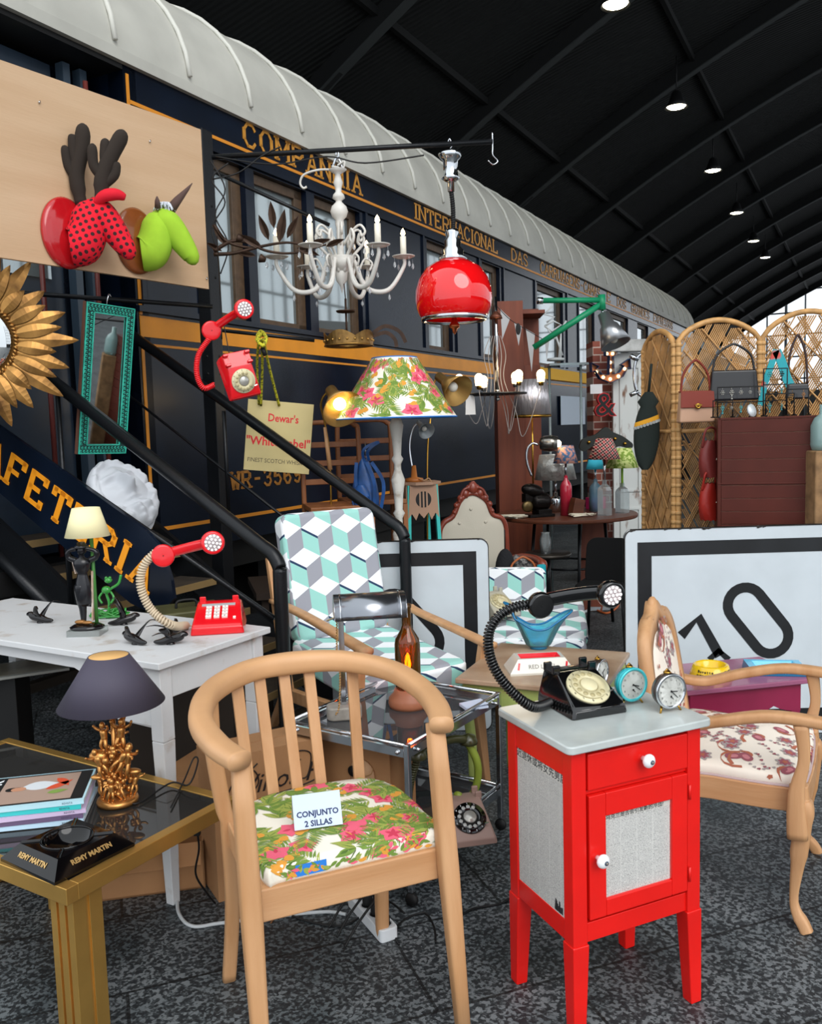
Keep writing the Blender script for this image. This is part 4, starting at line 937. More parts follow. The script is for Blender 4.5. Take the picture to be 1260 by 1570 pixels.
# green frog and grass ornament behind it
p_ = on(160, 950, WH); gp = thing('grass_ornament', 'glossy green frog and grass ornament standing behind the figurine lamp', 'ornament', p_+V((.0, .05, 0)), 0)
M_green = mat('glossy_green', '#2f8f35', .2, coat=.6); rr = random.Random(5)
g = MB()
for i in range(38):
    a = rr.uniform(0, 6.3); r = rr.uniform(.02, .075); z = rr.uniform(.005, .035); g.tube(spl([(r*math.cos(a), r*.5*math.sin(a), .004), (r*1.2*math.cos(a+.6), r*.6*math.sin(a+.6), z), (r*1.1*math.cos(a+1.5), r*.6*math.sin(a+1.5), .006)], 4), .0035, 6)
g.build('grass_tuft', M_green, gp)
g = MB(); g.tube(spl([(0, 0, .01), (.006, 0, .06), (-.002, 0, .10), (.02, 0, .12), (.05, 0, .14), (.062, 0, .175)], 5), .006, 8); g.ball((.0, -.005, .115), (.020, .017, .016)); g.ball((.012, -.010, .155), (.016, .014, .012)); g.ball((.004, -.012, .166), .006); g.ball((.020, -.012, .166), .006)
for sx in (-1, 1): g.tube(spl([(sx*.012, 0, .11), (sx*.03, -.01, .085), (sx*.018, -.012, .06)], 4), .005, 6)
g.build('frog', M_green, gp)
# plaster face mask
p_ = zr(186, 766, tn+.16)
ms = thing('plaster_mask', 'large white plaster sculpture of a curly bearded face leaning behind the white table', 'sculpture', p_, 0, rot=(0, 0, 0))
_u = V((-.60, .28, .74)).normalized(); _n = V((.62, -.66, .42)); _n = (_n-_u*_n.dot(_u)).normalized(); ms.rotation_euler = Matrix(((-_n).cross(_u), -_n, _u)).transposed().to_euler()
rr = random.Random(11); curls = [(rr.uniform(-.17, .17), rr.uniform(-.27, .27)) for _ in range(150)]
def face(u, v):
    a = 2*PI*u; r = v; x = .135*r*math.cos(a); z = .20*r*math.sin(a); d = .11*math.sqrt(max(0, 1-r*r))
    def bmp(cx, cz, sx, sz, h): return h*math.exp(-((x-cx)/sx)**2-((z-cz)/sz)**2)
    d += bmp(0, .02, .016, .055, .07)+bmp(0, -.02, .026, .020, .048)-bmp(-.05, .045, .028, .018, .022)-bmp(.05, .045, .028, .018, .022)+bmp(-.05, .08, .045, .012, .018)+bmp(.05, .08, .045, .012, .018)
    d += bmp(-.05, .043, .016, .010, .012)+bmp(.05, .043, .016, .010, .012)-bmp(0, -.072, .035, .006, .012)+bmp(0, -.062, .035, .008, .010)+bmp(0, -.083, .028, .008, .010)+bmp(-.06, -.02, .03, .03, .012)+bmp(.06, -.02, .03, .03, .012)+bmp(0, .12, .06, .03, .012)
    ed = max(0, min(1, (abs(z-.0) > 0)*((r-.74)/.14))) if z > -.05 else max(0, min(1, (-z-.085)/.03+max(0, (abs(x)-.06)/.03)))
    if ed > 0:
        m = 0
        for cx, cz in curls:
            q = ((x-cx)**2+(z-cz)**2)/.00055
            if q < 4: m = max(m, math.exp(-q))
        d += ed*(.016+.034*m)
    return V((x*(1.08+.06*(r > .9)), -d, z))
g = MB(); g.grid(face, 72, 34); g.build('face_relief', mat('white_plaster', '#c3c6cb', .85), ms)
g = MB(); g.lathe([(0, 0), (.14, 0), (.14, .02), (0, .02)], 40, (0, 0, 0), RX(-PI/2) @ Matrix.Diagonal((1, 1.5, 1))); g.build('back_plate', mat('white_plaster', '#c3c6cb', .85), ms)
g = MB(); rp_ = [(-.06, 0, -.24), (-.05, .05, -.36), (0, .02, -.25)]; g.tube([V(q) for q in ((0, .02, -.15), (.1, .05, -.3))], .02); g.build('support', M_black, ms)
# green metal box on the steps
p_ = at(290, 905, 3.75)
gb = thing('ammunition_box', 'olive green metal case with clasps standing behind the red keypad telephone', 'case', (p_.x, p_.y, .59), math.radians(25))
M_olive = mat('olive_metal', '#4b4a2c', .5, .2, var=.2, scale=8, bump=.1)
g = MB(); g.bb((-.17, -.09, 0), (.13, .12, .21)); g.build('box_body', M_olive, gb, .008)
g = MB(); g.bb((-.175, -.095, .212), (.135, .125, .26)); g.build('lid', M_olive, gb, .01)
g = MB(); g.tube(spl([(-.06, 0, .26), (-.05, 0, .29), (.02, 0, .29), (.03, 0, .26)], 5), .006, 6); g.build('handle', M_black, gb)
for x in (-.09, .08):
    g = MB(); g.bb((x-.012, -.103, .16), (x+.012, -.092, .23)); g.bb((x-.018, -.106, .19), (x+.018, -.1, .2)); g.build('clasp', mat('worn_steel', '#7d7a6a', .4, .8), gb)
g = MB(); g.bb((p_.x-.25, p_.y-.15, 0), (p_.x+.2, p_.y+.2, .588)); cbx = g.build('storage_crate', mat('dark_crate_wood', '#2a2119', .8), None, .004); tag(cbx, 'dark wooden crate under the olive green case, beside the stairs', 'crate')
# ------------------------------------------------------------------ brass and smoked glass coffee table
BH = .48
_F, _R = on(101, 1364, BH), on(362, 1222, BH); BA = math.atan2((_R-_F).y, (_R-_F).x)-PI/2
by = (_R-_F).normalized(); bx = V((by.y, -by.x, 0)); bl = (_R-_F).length; BO = V((_F.x, _F.y, 0))
bt = thing('coffee_table', 'low brass-framed coffee table with smoked glass top, at the left edge', 'table', BO, BA)
BL = 1.15; M_bb = mat('brushed_brass', '#d9ab5c', .42, .9, var=.15, scale=3, bump=.04, bscale=60)
g = MB(); fw, fh = .035, .045
for a, b in (((-BL, 0), (0, fw)), ((-BL, bl-fw), (0, bl)), ((-fw, fw), (0, bl-fw)), ((-BL, fw), (-BL+fw, bl-fw))): g.bb((a[0], a[1], BH-fh), (b[0], b[1], BH))
g.build('frame', M_bb, bt, .002)
g = MB(); g.bb((-BL+fw, fw, BH-.012), (-fw, bl-fw, BH-.003)); g.build('glass_top', glass('smoked_glass', (.10, .095, .09), .01, .25), bt)
for x, y in ((-.10, .03), (-.72, bl-.17), (-BL+.02, .03), (-BL+.02, bl-.17)):
    L_ = MB(); 
    for k, (dx, dy) in enumerate(((0, 0), (.034, .0), (.034, .05), (.0, .05), (.068, .0), (.068, .05))): L_.bb((x+dx-.012, y+dy, 0), (x+dx+.012, y+dy+.04, BH-fh))
    L_.bb((x-.008, y+.01, 0), (x+.075, y+.075, BH-fh-.002)); L_.build('leg', M_bb, bt, .001)
def B_(x, y, z=BH): return V((_F.x, _F.y, z))+bx*x+by*y
# square black ashtray
c_ = (on(2, 1292, BH)+on(205, 1290, BH))*.5; c_ = on(103, 1318, BH)
at_ = thing('ashtray', 'square black glass ashtray with gold lettering on its sloping sides, on the brass table', 'ashtray', c_+V((-.01, .035, 0)), BA+math.radians(-3))
M_bg = mat('black_gloss_glass', '#070607', .08, spec=.5)
s0, s1, hh = .122, .086, .044
g = MB(); g.add([V((sx*s, sy*s, z)) for s, z in ((s0, 0), (s0, .008), (s1, hh)) for sx, sy in ((-1, -1), (1, -1), (1, 1), (-1, 1))], [(3, 2, 1, 0)]+[(i*4+j, i*4+(j+1) % 4, (i+1)*4+(j+1) % 4, (i+1)*4+j) for i in (0, 1) for j in range(4)])
N_ = 32; ring = [V((.067*math.cos(2*PI*i/N_), .067*math.sin(2*PI*i/N_), hh)) for i in range(N_)]
sq = []
for i in range(N_):
    a = 2*PI*i/N_; k = s1/max(abs(math.cos(a)), abs(math.sin(a))); sq.append(V((k*math.cos(a), k*math.sin(a), hh)))
g.add(sq+ring, [(i, (i+1) % N_, N_+(i+1) % N_, N_+i) for i in range(N_)])
g.add(ring+[V((p.x*.8, p.y*.8, .014)) for p in ring], [(i, (i+1) % N_, N_+(i+1) % N_, N_+i) for i in range(N_)]+[tuple(range(N_, 2*N_))], True); g.tube([p+V((0, 0, .001)) for p in ring], .0032, 8, closed=True); g.build('bowl', M_bg, at_)
for a in (PI/4, 3*PI/4, 5*PI/4, 7*PI/4):
    g = MB(); d_ = V((math.cos(a), math.sin(a), 0)); g.sweep([d_*.064+V((0, 0, hh+.001)), d_*.118+V((0, 0, hh+.001))], [(-.006, 0), (.006, 0), (.004, .003), (0, .001), (-.004, .003)], smooth=False); g.build('cigarette_rest', M_chrome if False else M_bg, at_)
M_goldprint = mat('gold_print', '#c9a468', .35, .6)
sl_ = math.atan2(hh-.008, s0-s1)
g = MB()
g.text('REMY MARTIN', .019, frame((s0-.017, 0, .0275), (0, 1, 0), (-math.cos(sl_), 0, math.sin(sl_))), .0002, bold=.0008); g.text('COGNAC', .010, frame((s0-.008, .02, .0155), (0, 1, 0), (-math.cos(sl_), 0, math.sin(sl_))), .0002)
g.text('REMY MARTIN', .019, frame((0, -s0+.017, .0275), (1, 0, 0), (0, math.cos(sl_), math.sin(sl_))), .0002, bold=.0006); g.build('lettering', M_goldprint, at_)
# magazines
mz = on(75, 1240, BH); mgA = BA-math.radians(70)
cols = [('#bcd8ea', 'light blue'), ('#6c5a78', 'dull violet'), ('#cdb9d8', 'lilac'), ('#3fc0c0', 'turquoise'), ('#b6dbe6', 'pale blue')]
z = BH; lab = ['bottom magazine of the stack on the brass table, pale blue spine', 'second magazine from the bottom of the stack, dull violet spine', 'middle magazine of the stack, lilac spine', 'magazine with turquoise spine, just under the topmost one', 'topmost magazine of the stack, cover showing a person in a red sleeve']
MZC = on(62, 1245, BH)
for i, (c, nm) in enumerate(cols):
    t = thing('magazine', lab[i], 'magazine', V((MZC.x+.035-.005*(i % 2), MZC.y+.03, z)), math.radians(10+1.5*(i % 3)), 'magazines stacked on the brass table')
    g = MB(); g.bb((-.21, -.135, 0), (.105, .10, .0125)); g.build('pages', mat('magazine_paper', '#d5e3ee', .6), t)
    g = MB(); g.bb((-.212, -.1365, 0), (.106, -.1345, .013)); g.bb((-.212, -.137, .0125), (.1065, .101, .0135)); cv = g.build('cover', mat('cover_'+nm.replace(' ', '_'), c, .3), t)
    g = MB(); g.text('REVISTA', .008, stand(.06, -.1370, .0065), .0001); g.build('spine_lettering', mat('spine_ink', '#3c4656', .6), cv)
    z += .0145
    if i == 4:
        g = MB(); zz = .0139
        def q_(x0, y0, x1, y1, k, dz): g.cur = k; g.add([(x0, y0, zz+dz), (x1, y0, zz+dz), (x1, y1, zz+dz), (x0, y1, zz+dz)], [(0, 1, 2, 3)])
        q_(-.205, -.125, .10, .095, 0, 0); q_(-.15, -.115, .065, .085, 1, .0002); q_(.07, -.12, .095, .09, 4, .0003)
        def bl_(p, x, y, k, dz, a=0):
            g.cur = k; ca, sa = math.cos(a), math.sin(a); g.add([(x+u*ca-v*sa, y+u*sa+v*ca, zz+dz) for u, v in p], [tuple(range(len(p)))])
        bl_(blobpoly(.018, 2, .2, 24), -.10, -.01, 2, .0006); bl_(blobpoly(.020, 2, .3, 24), -.112, -.008, 4, .0004); bl_(leafpoly(.11, .07, 0, 8), -.09, .005, 5, .0005)
        bl_(leafpoly(.09, .035, .2, 8), -.02, -.03, 3, .0007, .5); bl_(leafpoly(.08, .03, -.2, 8), .0, .05, 3, .0007, -.8); bl_(leafpoly(.06, .03, .0, 8), -.01, -.06, 6, .0009, .2)
        g.cur = 0; g.cur = 7
        g.text('COOK', .055, Matrix.Translation((-.178, -.01, zz+.0006)) @ Matrix.Rotation(PI/2, 4, 'Z'), .0001, bold=.002)
        g.build('cover_print', [M_black, mat('cover_beige', '#a98f80', .4), mat('skin_print', '#c08a6c', .5), mat('tomato_print', '#d2502e', .5), M_black, mat('shirt_print', '#d3d8dc', .5), mat('leaf_print', '#7d9a4a', .5), mat('title_white', '#eef2f4', .4)], cv)
# gold figure lamp with dark shade
gp_ = on(174, 1238, BH)
gl_ = thing('figure_group_lamp', 'gold lamp of tumbling little figures under a dark violet-grey cone shade', 'lamp', gp_+V((0, .04, 0)), 0)
M_gold = mat('satin_gold_paint', '#c98f50', .3, .85, var=.1, scale=30)
g = MB(); g.lathe([(0, 0), (.060, 0), (.063, .008), (.060, .016), (.05, .02), (0, .022)], 36); g.build('base', M_gold, gl_)
g = MB(); g.cyl((0, 0, .02), (0, 0, .30), .008, n=12); g.build('stem', M_gold, gl_)
rr = random.Random(21)
def mini(c, h, lean, a, arms):
    """small standing figure: legs, trunk, arms, head"""
    g = MB(); R = RZ(a) @ RY(lean); P = lambda x, y, z: V(c)+R @ V((x*h, y*h, z*h))
    for sx in (-1, 1):
        g.tube(spl([P(sx*.05, 0, .45), P(sx*.11, -.08, .24), P(sx*.08, .02, 0)], 3), [.075*h, .07*h, .065*h, .06*h, .055*h, .05*h, .045*h], 8); g.ball(P(sx*.09, -.05, 0), (.05*h, .08*h, .035*h), 8, 5)
        g.tube(spl([P(sx*.12, 0, .74), P(sx*.26, -.05, .74+arms*.1), P(sx*.30, -.12, .66+arms*.32)], 3), [.05*h]*4+[.04*h]*3, 7)
    g.tube(spl([P(0, 0, .42), P(0, .01, .58), P(0, 0, .78)], 3), [.10*h, .115*h, .11*h, .12*h, .13*h, .12*h, .08*h], 10)
    g.ball(P(0, -.01, .92), (.10*h, .10*h, .12*h), 10, 8); return g
figs = [((-.028, -.02, .02), .085, .3, .2, .2), ((.03, -.028, .02), .08, -.4, -.3, .4), ((-.005, -.045, .02), .07, .1, 0, 0), ((.045, .0, .02), .075, .3, .8, .8), ((-.045, .0, .02), .07, -.3, -.8, .6),
        ((-.02, -.025, .09), .095, -.35, .3, .8), ((.03, -.02, .085), .11, .25, -.2, .9), ((.005, -.035, .11), .09, .6, .1, .2), ((.02, -.01, .165), .10, .1, .2, 1), ((-.022, -.012, .165), .09, -.1, -.4, .9), ((.025, 0, .23), .06, .2, .4, 1), ((0, .03, .04), .1, 0, 3, .4), ((0, .03, .13), .1, 0, 3, .4)]
for f_ in figs: mini(*f_).build('little_figure', M_gold, gl_)
g = MB(); g.ball((-.042, -.02, .155), (.03, .02, .02)); g.ball((.055, -.01, .10), (.026, .014, .010)); g.ball((-.055, -.01, .085), (.020, .012, .008))
for i in range(60):
    z = rr.uniform(.03, .20); a = rr.uniform(0, 6.3); r = rr.uniform(.02, .042)*(1-.8*max(0, z-.1)); g.ball((r*math.cos(a), r*math.sin(a), z), rr.uniform(.006, .012), 8, 6)
g.build('ornament_cluster', M_gold, gl_)
g = MB(); g.lathe([(0, .27), (.034, .272), (.036, .278), (.0, .275)], 24); g.cyl((0, 0, .27), (0, 0, .31), .010); g.build('drip_plate', M_gold, gl_)
g = MB(); g.lathe([(.158, .312), (.060, .462), (.058, .462), (.156, .312)], 56, close=True); g.cur = 1; g.lathe([(.1555, .3125), (.0577, .4615)], 56)
sh = g.build('lamp_shade', [mat('violet_grey_shade', '#464150', .7), mat('gold_shade_lining', '#e0b070', .5)], gl_)
md = sh.data.polygons
g = MB(); g.ball((0, 0, .385), (.022, .022, .030)); g.build('bulb', M_bulb, gl_)
pl_ = bpy.data.lights.new('lamp_light', 'POINT'); pl_.energy = 2.2; pl_.color = (1, .75, .45); pl_.shadow_soft_size = .02; po = bpy.data.objects.new('lamp_light', pl_); COL.objects.link(po); po.location = gl_.location+V((0, 0, .43))
g = MB(); g.tube(spl([gp_+V((.035, .02, .006)), on(215, 1232, BH)+V((0, 0, .004)), on(262, 1205, BH)+V((0, 0, .01)), on(290, 1212, BH)+V((0, 0, .02)), on(305, 1195, BH)+V((0, 0, .06)), on(298, 1185, BH)+V((0, 0, .05)), on(283, 1200, BH)+V((0, 0, .01)), on(262, 1240, BH)+V((0, 0, .004))], 8), .0028, 6)
tag(g.build('cable', M_cable), 'thin black cord curling on the smoked glass from the gold lamp', 'cord')
# framed picture lying under the table, left
p_ = on(60, 1010, .70)
fp = thing('framed_picture', 'pale framed print lying flat below the left end of the white table', 'picture', on(25, 1030, .62), math.radians(28))
g = MB(); g.bb((-.5, -.11, 0), (.20, .14, .012)); g.build('frame', mat('frame_grey_wood', '#8d8f8a', .5), fp, .002)
g = MB(); g.bb((-.47, -.085, .011), (.17, .115, .013)); g.build('print_sheet', mat('print_sheet', '#6f6a5c', .3, var=.3, scale=8), fp)
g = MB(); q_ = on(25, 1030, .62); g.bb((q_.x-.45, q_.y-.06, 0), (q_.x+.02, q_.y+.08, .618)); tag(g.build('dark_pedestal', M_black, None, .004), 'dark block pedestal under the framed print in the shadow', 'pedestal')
# cardboard boxes under the white table and behind the chair
M_card2 = mat('brown_cardboard', '#a97b52', .75, var=.08, scale=5)
def carton(name, loc, rz, w, d, h, label, txt=None, flaps=True, script=False):
    t = thing(name, label, 'box', loc, rz, None); g = MB(); T = .006
    for a, b in (((-w/2, -d/2), (w/2, -d/2+T)), ((-w/2, d/2-T), (w/2, d/2)), ((-w/2, -d/2), (-w/2+T, d/2)), ((w/2-T, -d/2), (w/2, d/2))): g.bb((a[0], a[1], 0), (b[0], b[1], h))
    g.bb((-w/2, -d/2, 0), (w/2, d/2, T)); g.build('carton_wall', M_card2, t)
    if flaps:
        g = MB(); g.bar((0, -d/2, h), (0, -d/2-.07, h-.05), w*.96, .004, up=(0, 0, 1)); g.build('flap', M_card2, t)
        g = MB(); g.bar((0, d/2, h), (0, d/2+.08, h+.05), w*.96, .004, up=(0, 0, 1)); g.build('flap', M_card2, t)
    else:
        g = MB(); g.bb((-w/2, -d/2, h), (w/2, d/2, h+.004)); g.build('flap', M_card2, t)
    return t
c1_ = on(160, 1215, .16)
carton('cardboard_box', (-1.02, 3.02, 0), math.radians(12), .46, .26, .17, 'low open cardboard box on the floor under the white table', flaps=True)
carton('cardboard_box', (-.80, 3.32, 0), math.radians(-20), .34, .30, .30, 'closed cardboard box beneath the right end of the white table', flaps=False)
k1 = thing('cardboard_box', 'brown carton with black flourished script standing behind the barrel chair', 'box', (-.49, 2.955, 0), math.radians(30), None)
g = MB(); g.bb((-.24, 0, 0), (.16, .18, .50)); g.build('carton_wall', M_card2, k1, .002)
g = MB(); g.bb((-.24, .0, .50), (.16, .09, .502)); g.bb((-.24, .095, .50), (.16, .18, .502)); g.build('flap', M_card2, k1)
M_sc = mat('script_ink', '#241a16', .6)
g = MB()
def script(txt, x, z, s, par):
    M = stand(x, -.002, z) @ Matrix.Shear('XZ', 4, (0, 0)) ; Ms = Matrix(((1, .35, 0, 0), (0, 1, 0, 0), (0, 0, 1, 0), (0, 0, 0, 1))); g.text(txt, s, M @ Ms, .0003, align='LEFT')
script('Vinos Fi', -.14, .385, .095, k1)
for pts in ([(-.21, .17), (-.17, .26), (-.10, .29), (-.08, .24), (-.13, .20), (-.15, .25), (-.08, .31)], [(.08, .29), (.05, .24), (.10, .22), (.12, .30), (.07, .32), (.05, .28)], [(-.2, .15), (-.1, .18), (.05, .19), (.2, .21), (.3, .25)]):
    g.tube(spl([(x if x < .15 else .15, -.003, z+.15) for x, z in pts], 6), .0025, 5)
g.build('script_lettering', M_sc, k1)
# ------------------------------------------------------------------ chrome trolley
TH_ = .55
_F, _R = on(626, 1150, TH_), on(775, 1063, TH_); TA = math.atan2((_R-_F).y, (_R-_F).x)-PI/2
ty_ = (_R-_F).normalized(); tx_ = V((ty_.y, -ty_.x, 0)); tl_ = (_R-_F).length-.02; TWD = .54
tr = thing('chrome_trolley', 'chrome-framed trolley with two smoked glass shelves behind the barrel chair', 'trolley', V((_F.x, _F.y, 0)), TA)
def T_(x, y, z=TH_): return V((_F.x, _F.y, z))+tx_*x+ty_*y
g = MB()
for x, y in ((-.015, .015), (-.015, tl_-.015), (-TWD+.015, .015), (-TWD+.015, tl_-.015)):
    g = MB(); g.bar((x, y, .05), (x, y, TH_+.012), .020, .020, up=(0, 1, 0)); lg = g.build('leg', M_chrome, tr, .003)
    g = MB(); g.lathe([(0, -.008), (.022, -.008), (.024, 0), (.022, .008), (0, .008)], 16, (x, y, .024), RX(PI/2)); g.build('caster', M_black, lg)
for z, nm in ((TH_-.02, 'upper_frame'), (.16, 'lower_frame')):
    g = MB()
    for x in (-.015, -TWD+.015): g.bar((x, .02, z), (x, tl_-.02, z), .010, .030); g.cyl((x, .02, z+.026), (x, tl_-.02, z+.026), .007)
    for y in (.015, tl_-.015): g.bar((-TWD+.02, y, z), (-.02, y, z), .010, .030); g.cyl((-TWD+.02, y, z+.026), (-.02, y, z+.026), .007)
    f_ = g.build(nm, M_chrome, tr)
    g = MB(); g.bb((-TWD+.02, .02, z-.004), (-.02, tl_-.02, z+.004)); g.build('glass_shelf', glass('smoked_shelf_glass', (.22, .23, .25), .01, .2), f_)
g = MB()
for x, y in ((-.05, .003), (-TWD+.05, .003), (-.003, .06), (-.003, tl_-.06)): g.ball((x, y+.004, TH_-.02), .008, 10, 6)
g.build('screw_head', M_chrome, tr)
KB2 = T_(-.30, .10, .1645); KA2 = TA
k2 = thing('cardboard_box', 'small brown carton with a round pale disc tied on, on the lower trolley shelf', 'box', KB2, KA2, None)
g = MB(); g.bb((-.22, .03, 0), (.13, .19, .30)); g.build('carton_wall', M_card2, k2, .002)
g = MB(); g.lathe([(0, 0), (.055, 0), (.055, .006), (0, .006)], 32, (.01, .028, .20), RX(PI/2)); g.cur = 1; g.lathe([(0, .007), (.02, .007), (.02, .010), (0, .010)], 20, (-.03, .028, .205), RX(PI/2)); g.build('disc', [mat('pale_disc', '#c79b73', .6), M_black], k2)
g = MB(); g.tube(spl([(-.03, .02, .205), (.02, .012, .20), (.06, .01, .215), (.07, .01, .24)], 6), .002, 5); g.build('twine', mat('twine', '#a98050', .8), k2)
# bottle lamp
p_ = T_(-.09, .30, TH_-.016); p_ = on(627, 1082, TH_-.016)
bl_ = thing('bottle_lamp', 'lamp made of a brown wine bottle on a round wooden foot, filament glowing inside', 'lamp', p_, 0); bl_.scale = (1.2, 1.2, 1.18)
g = MB(); g.lathe([(0, 0), (.062, 0), (.066, .012), (.064, .03), (.050, .045), (.045, .06), (0, .06)], 32); g.build('wooden_foot', wood('reddish_wood', '#a9694a', '#8d5238', .6), bl_)
g = MB(); g.lathe([(.040, .06), (.041, .07), (.041, .205), (.038, .225), (.020, .255), (.0155, .27), (.0150, .325), (.017, .327), (.017, .338), (.0125, .338), (.0125, .27), (.017, .252), (.034, .222), (.037, .20), (.037, .07)], 36); g.build('bottle', glass('amber_glass', (.62, .26, .03), .02, .10), bl_)
g = MB(); g.lathe([(.0, .105), (.012, .107), (.014, .12), (.014, .16), (.008, .178), (0, .18)], 18); b__ = g.build('bulb', glass('clear_bulb_glass', (1, .9, .7), .02, .02), bl_)
g = MB(); 
for i in range(5): a = i*2*PI/5; g.tube([V((.004*math.cos(a), .004*math.sin(a), .115)), V((.008*math.cos(a), .008*math.sin(a), .14)), V((.003*math.cos(a), .003*math.sin(a), .168))], .0028, 6)
g.build('filament', mat('orange_filament', '#ffb040', .3, emit='#ff9a30', es=45), b__)
g = MB(); g.cyl((0, 0, .06), (0, 0, .107), .009); g.build('socket', M_brass, bl_)
q = bpy.data.lights.new('bottle_light', 'POINT'); q.energy = .8; q.color = (1, .55, .2); q.shadow_soft_size = .01; qo = bpy.data.objects.new('bottle_light', q); COL.objects.link(qo); qo.location = p_+V((0, 0, .14))
# metal desk lamp with half-round hood
p_ = on(528, 1100, TH_-.016)
dk = thing('desk_lamp', 'desk lamp with a half-round steel hood on a stone base, on the trolley', 'lamp', p_, math.radians(8))
g = MB(); g.prism(rrect(.13, .09, .03, 5), 0, .05); g.build('stone_base', mat('grey_stone', '#8f887f', .6, var=.15, scale=30), dk, .008)
hz = (on(528, 1100, TH_).y); top = at(527, 938, p_.y); ztop = top.z-p_.z
g = MB(); g.bar((0, 0, .05), (0, 0, ztop), .020, .009, up=(0, 1, 0)); g.build('post', M_chrome, dk, .002)
g = MB(); N_ = 12; R_ = .072; x0, x1 = -.025, .235; c0 = V((0, -.02, ztop+.002))
sec = [(-R_*1.05, -.015)]+[(R_*math.cos(PI-PI*i/N_), R_*.95*math.sin(PI*i/N_)) for i in range(N_+1)]+[(R_*1.05, -.015)]
def hood(u, v):
    i = v*(len(sec)-1); a = int(min(i, len(sec)-2)); y, z = sec[a][0]+(sec[a+1][0]-sec[a][0])*(i-a), sec[a][1]+(sec[a+1][1]-sec[a][1])*(i-a); return V((x0+(x1-x0)*u, y-.02, z+ztop))
g.grid(hood, 1, len(sec)-1)
for xx in (x0, x1): k_ = len(sec); g.add([V((xx, y-.02, z+ztop)) for y, z in sec], [tuple(range(k_))])
g.build('hood', mat('polished_steel', '#8d9096', .22, .95), dk, solid=.003)
g = MB()
for xx in (x0+.02, x1-.02): g.tube([hood((xx-x0)/(x1-x0), j/20)*1.0+V((0, 0, .002)) for j in range(21)], .0025, 6)
g.build('hood_rib', M_chrome, dk)
g = MB(); g.bar((0, -.012, ztop-.01), (-.055, -.05, ztop-.02), .008, .004); g.build('switch_arm', M_chrome, dk)
g = MB(); tw = [(-.015, -.025, ztop-.01), (-.02, -.03, ztop-.15), (-.012, -.03, .20), (-.02, -.04, .06), (-.035, -.05, .03)]; g.tube(helix(spl(tw, 8), .002, .01, 6), .0024, 5); g.build('twisted_flex', mat('gold_twisted_flex', '#a9814a', .6), dk)
# cards
p_ = on(735, 1086, TH_-.008)
tcd = thing('leaflet', 'small stack of pale leaflets at the right edge of the trolley', 'leaflet', p_+V((-.02, .02, 0)), math.radians(20))
g = MB(); g.bb((-.045, -.035, 0), (.045, .035, .008)); g.bar((-.045, 0, .010), (.045, 0, .016), .07, .001); g.build('sheet', mat('pale_leaflet_paper', '#c6d0e4', .6), tcd)
# taupe telephone on the lower shelf with olive handset above
p_ = on(718, 1290, .166)
tp_p = thing('telephone', 'taupe rotary telephone with black dial on the lower shelf of the trolley', 'telephone', p_+V((0, .06, 0)), math.radians(12))
M_taupe = mat('taupe_plastic', '#9c7f74', .35)
rotary_base(tp_p, .165, .20, .115, M_taupe, mat('white_numbers', '#eee', .4), M_blackplastic, (M_blackplastic, mat('silver_dots', '#b9b9b5', .3), mat('silver_hub', '#b3b0a8', .25, .4)))
M_ol = mat('olive_plastic', '#3a3a1e', .3, coat=.3); M_lime = mat('lime_cord', '#8a9a3a', .4)
hs = thing('telephone_handset', 'dark olive telephone handset hanging beneath the glass trolley edge, lime hose below', 'telephone handset', at(665, 1150, 2.98), 0)
g = MB(); pA, pB = at(640, 1158, 2.92)-at(665, 1150, 2.98), at(718, 1136, 3.12)-at(665, 1150, 2.98)
g.tube(spl([pA, pA.lerp(pB, .3)+V((0, 0, .02)), pA.lerp(pB, .7)+V((0, 0, .022)), pB], 5), .015, 10); g.lathe([(0, -.03), (.026, -.02), (.034, 0), (.033, .01), (0, .014)], 20, pB, RY(PI)); g.lathe([(0, -.03), (.026, -.02), (.034, 0), (.033, .01), (0, .014)], 20, pA, RY(PI)); g.build('grip', M_ol, hs)
g = MB(); g.tube(spl([pB+V((0, 0, -.01)), pB+V((.03, 0, -.08)), pB+V((.03, .01, -.16)), pB+V((.0, 0, -.22)), tp_p.location+V((-.03, .07, .11))-hs.location], 7), .015, 10); g.build('hose', M_lime, hs)
g = MB(); cs = spl([pA+V((0, 0, -.01)), pA+V((-.03, .02, -.12)), pA+V((-.035, .03, -.24)), pA+V((0, .04, -.36))], 8); g.tube(helix(cs, .011, .010, 8), .004, 5); g.tube(cs, .006, 6); g.build('coil_cord', M_ol, hs)
# power strip with three plugs and the floor cables
p_ = on(578, 1440, 0)
ps = thing('power_strip', 'white plug socket strip with black plugs on the paving below the trolley', 'socket strip', p_+V((-.02, .10, 0)), math.radians(118))
g = MB(); g.prism(rrect(.26, .062, .012, 3), 0, .042); g.build('housing', mat('white_plastic', '#d6dadd', .35), ps, .004)
for i in range(4):
    g = MB(); g.lathe([(0, .0425), (.020, .0425), (.022, .044), (.024, .0425)], 20, (-.095+.062*i, 0, 0)); g.build('socket', mat('socket_grey', '#a6a9ac', .5), ps)
for i in (0, 1, 2):
    g = MB(); x = -.095+.062*i; g.lathe([(.017, .043), (.018, .06), (.013, .075), (.009, .095), (0, .097)], 14, (x, 0, 0)); g.tube(spl([(x, 0, .09), (x+.01, .02, .12), (x+.02, .08, .06), (x+.0, .14, .006)], 6), .004, 6); pg_ = g.build('plug', M_black, ps)
def floorcable(name, pts, r, m, label, dz=0.0, cat='cable'):
    g = MB(); g.tube(spl([on(x, y, r)+V((0, 0, z)) for x, y, z in pts], 8), r, 7); return tag(g.build(name, m), label, cat)
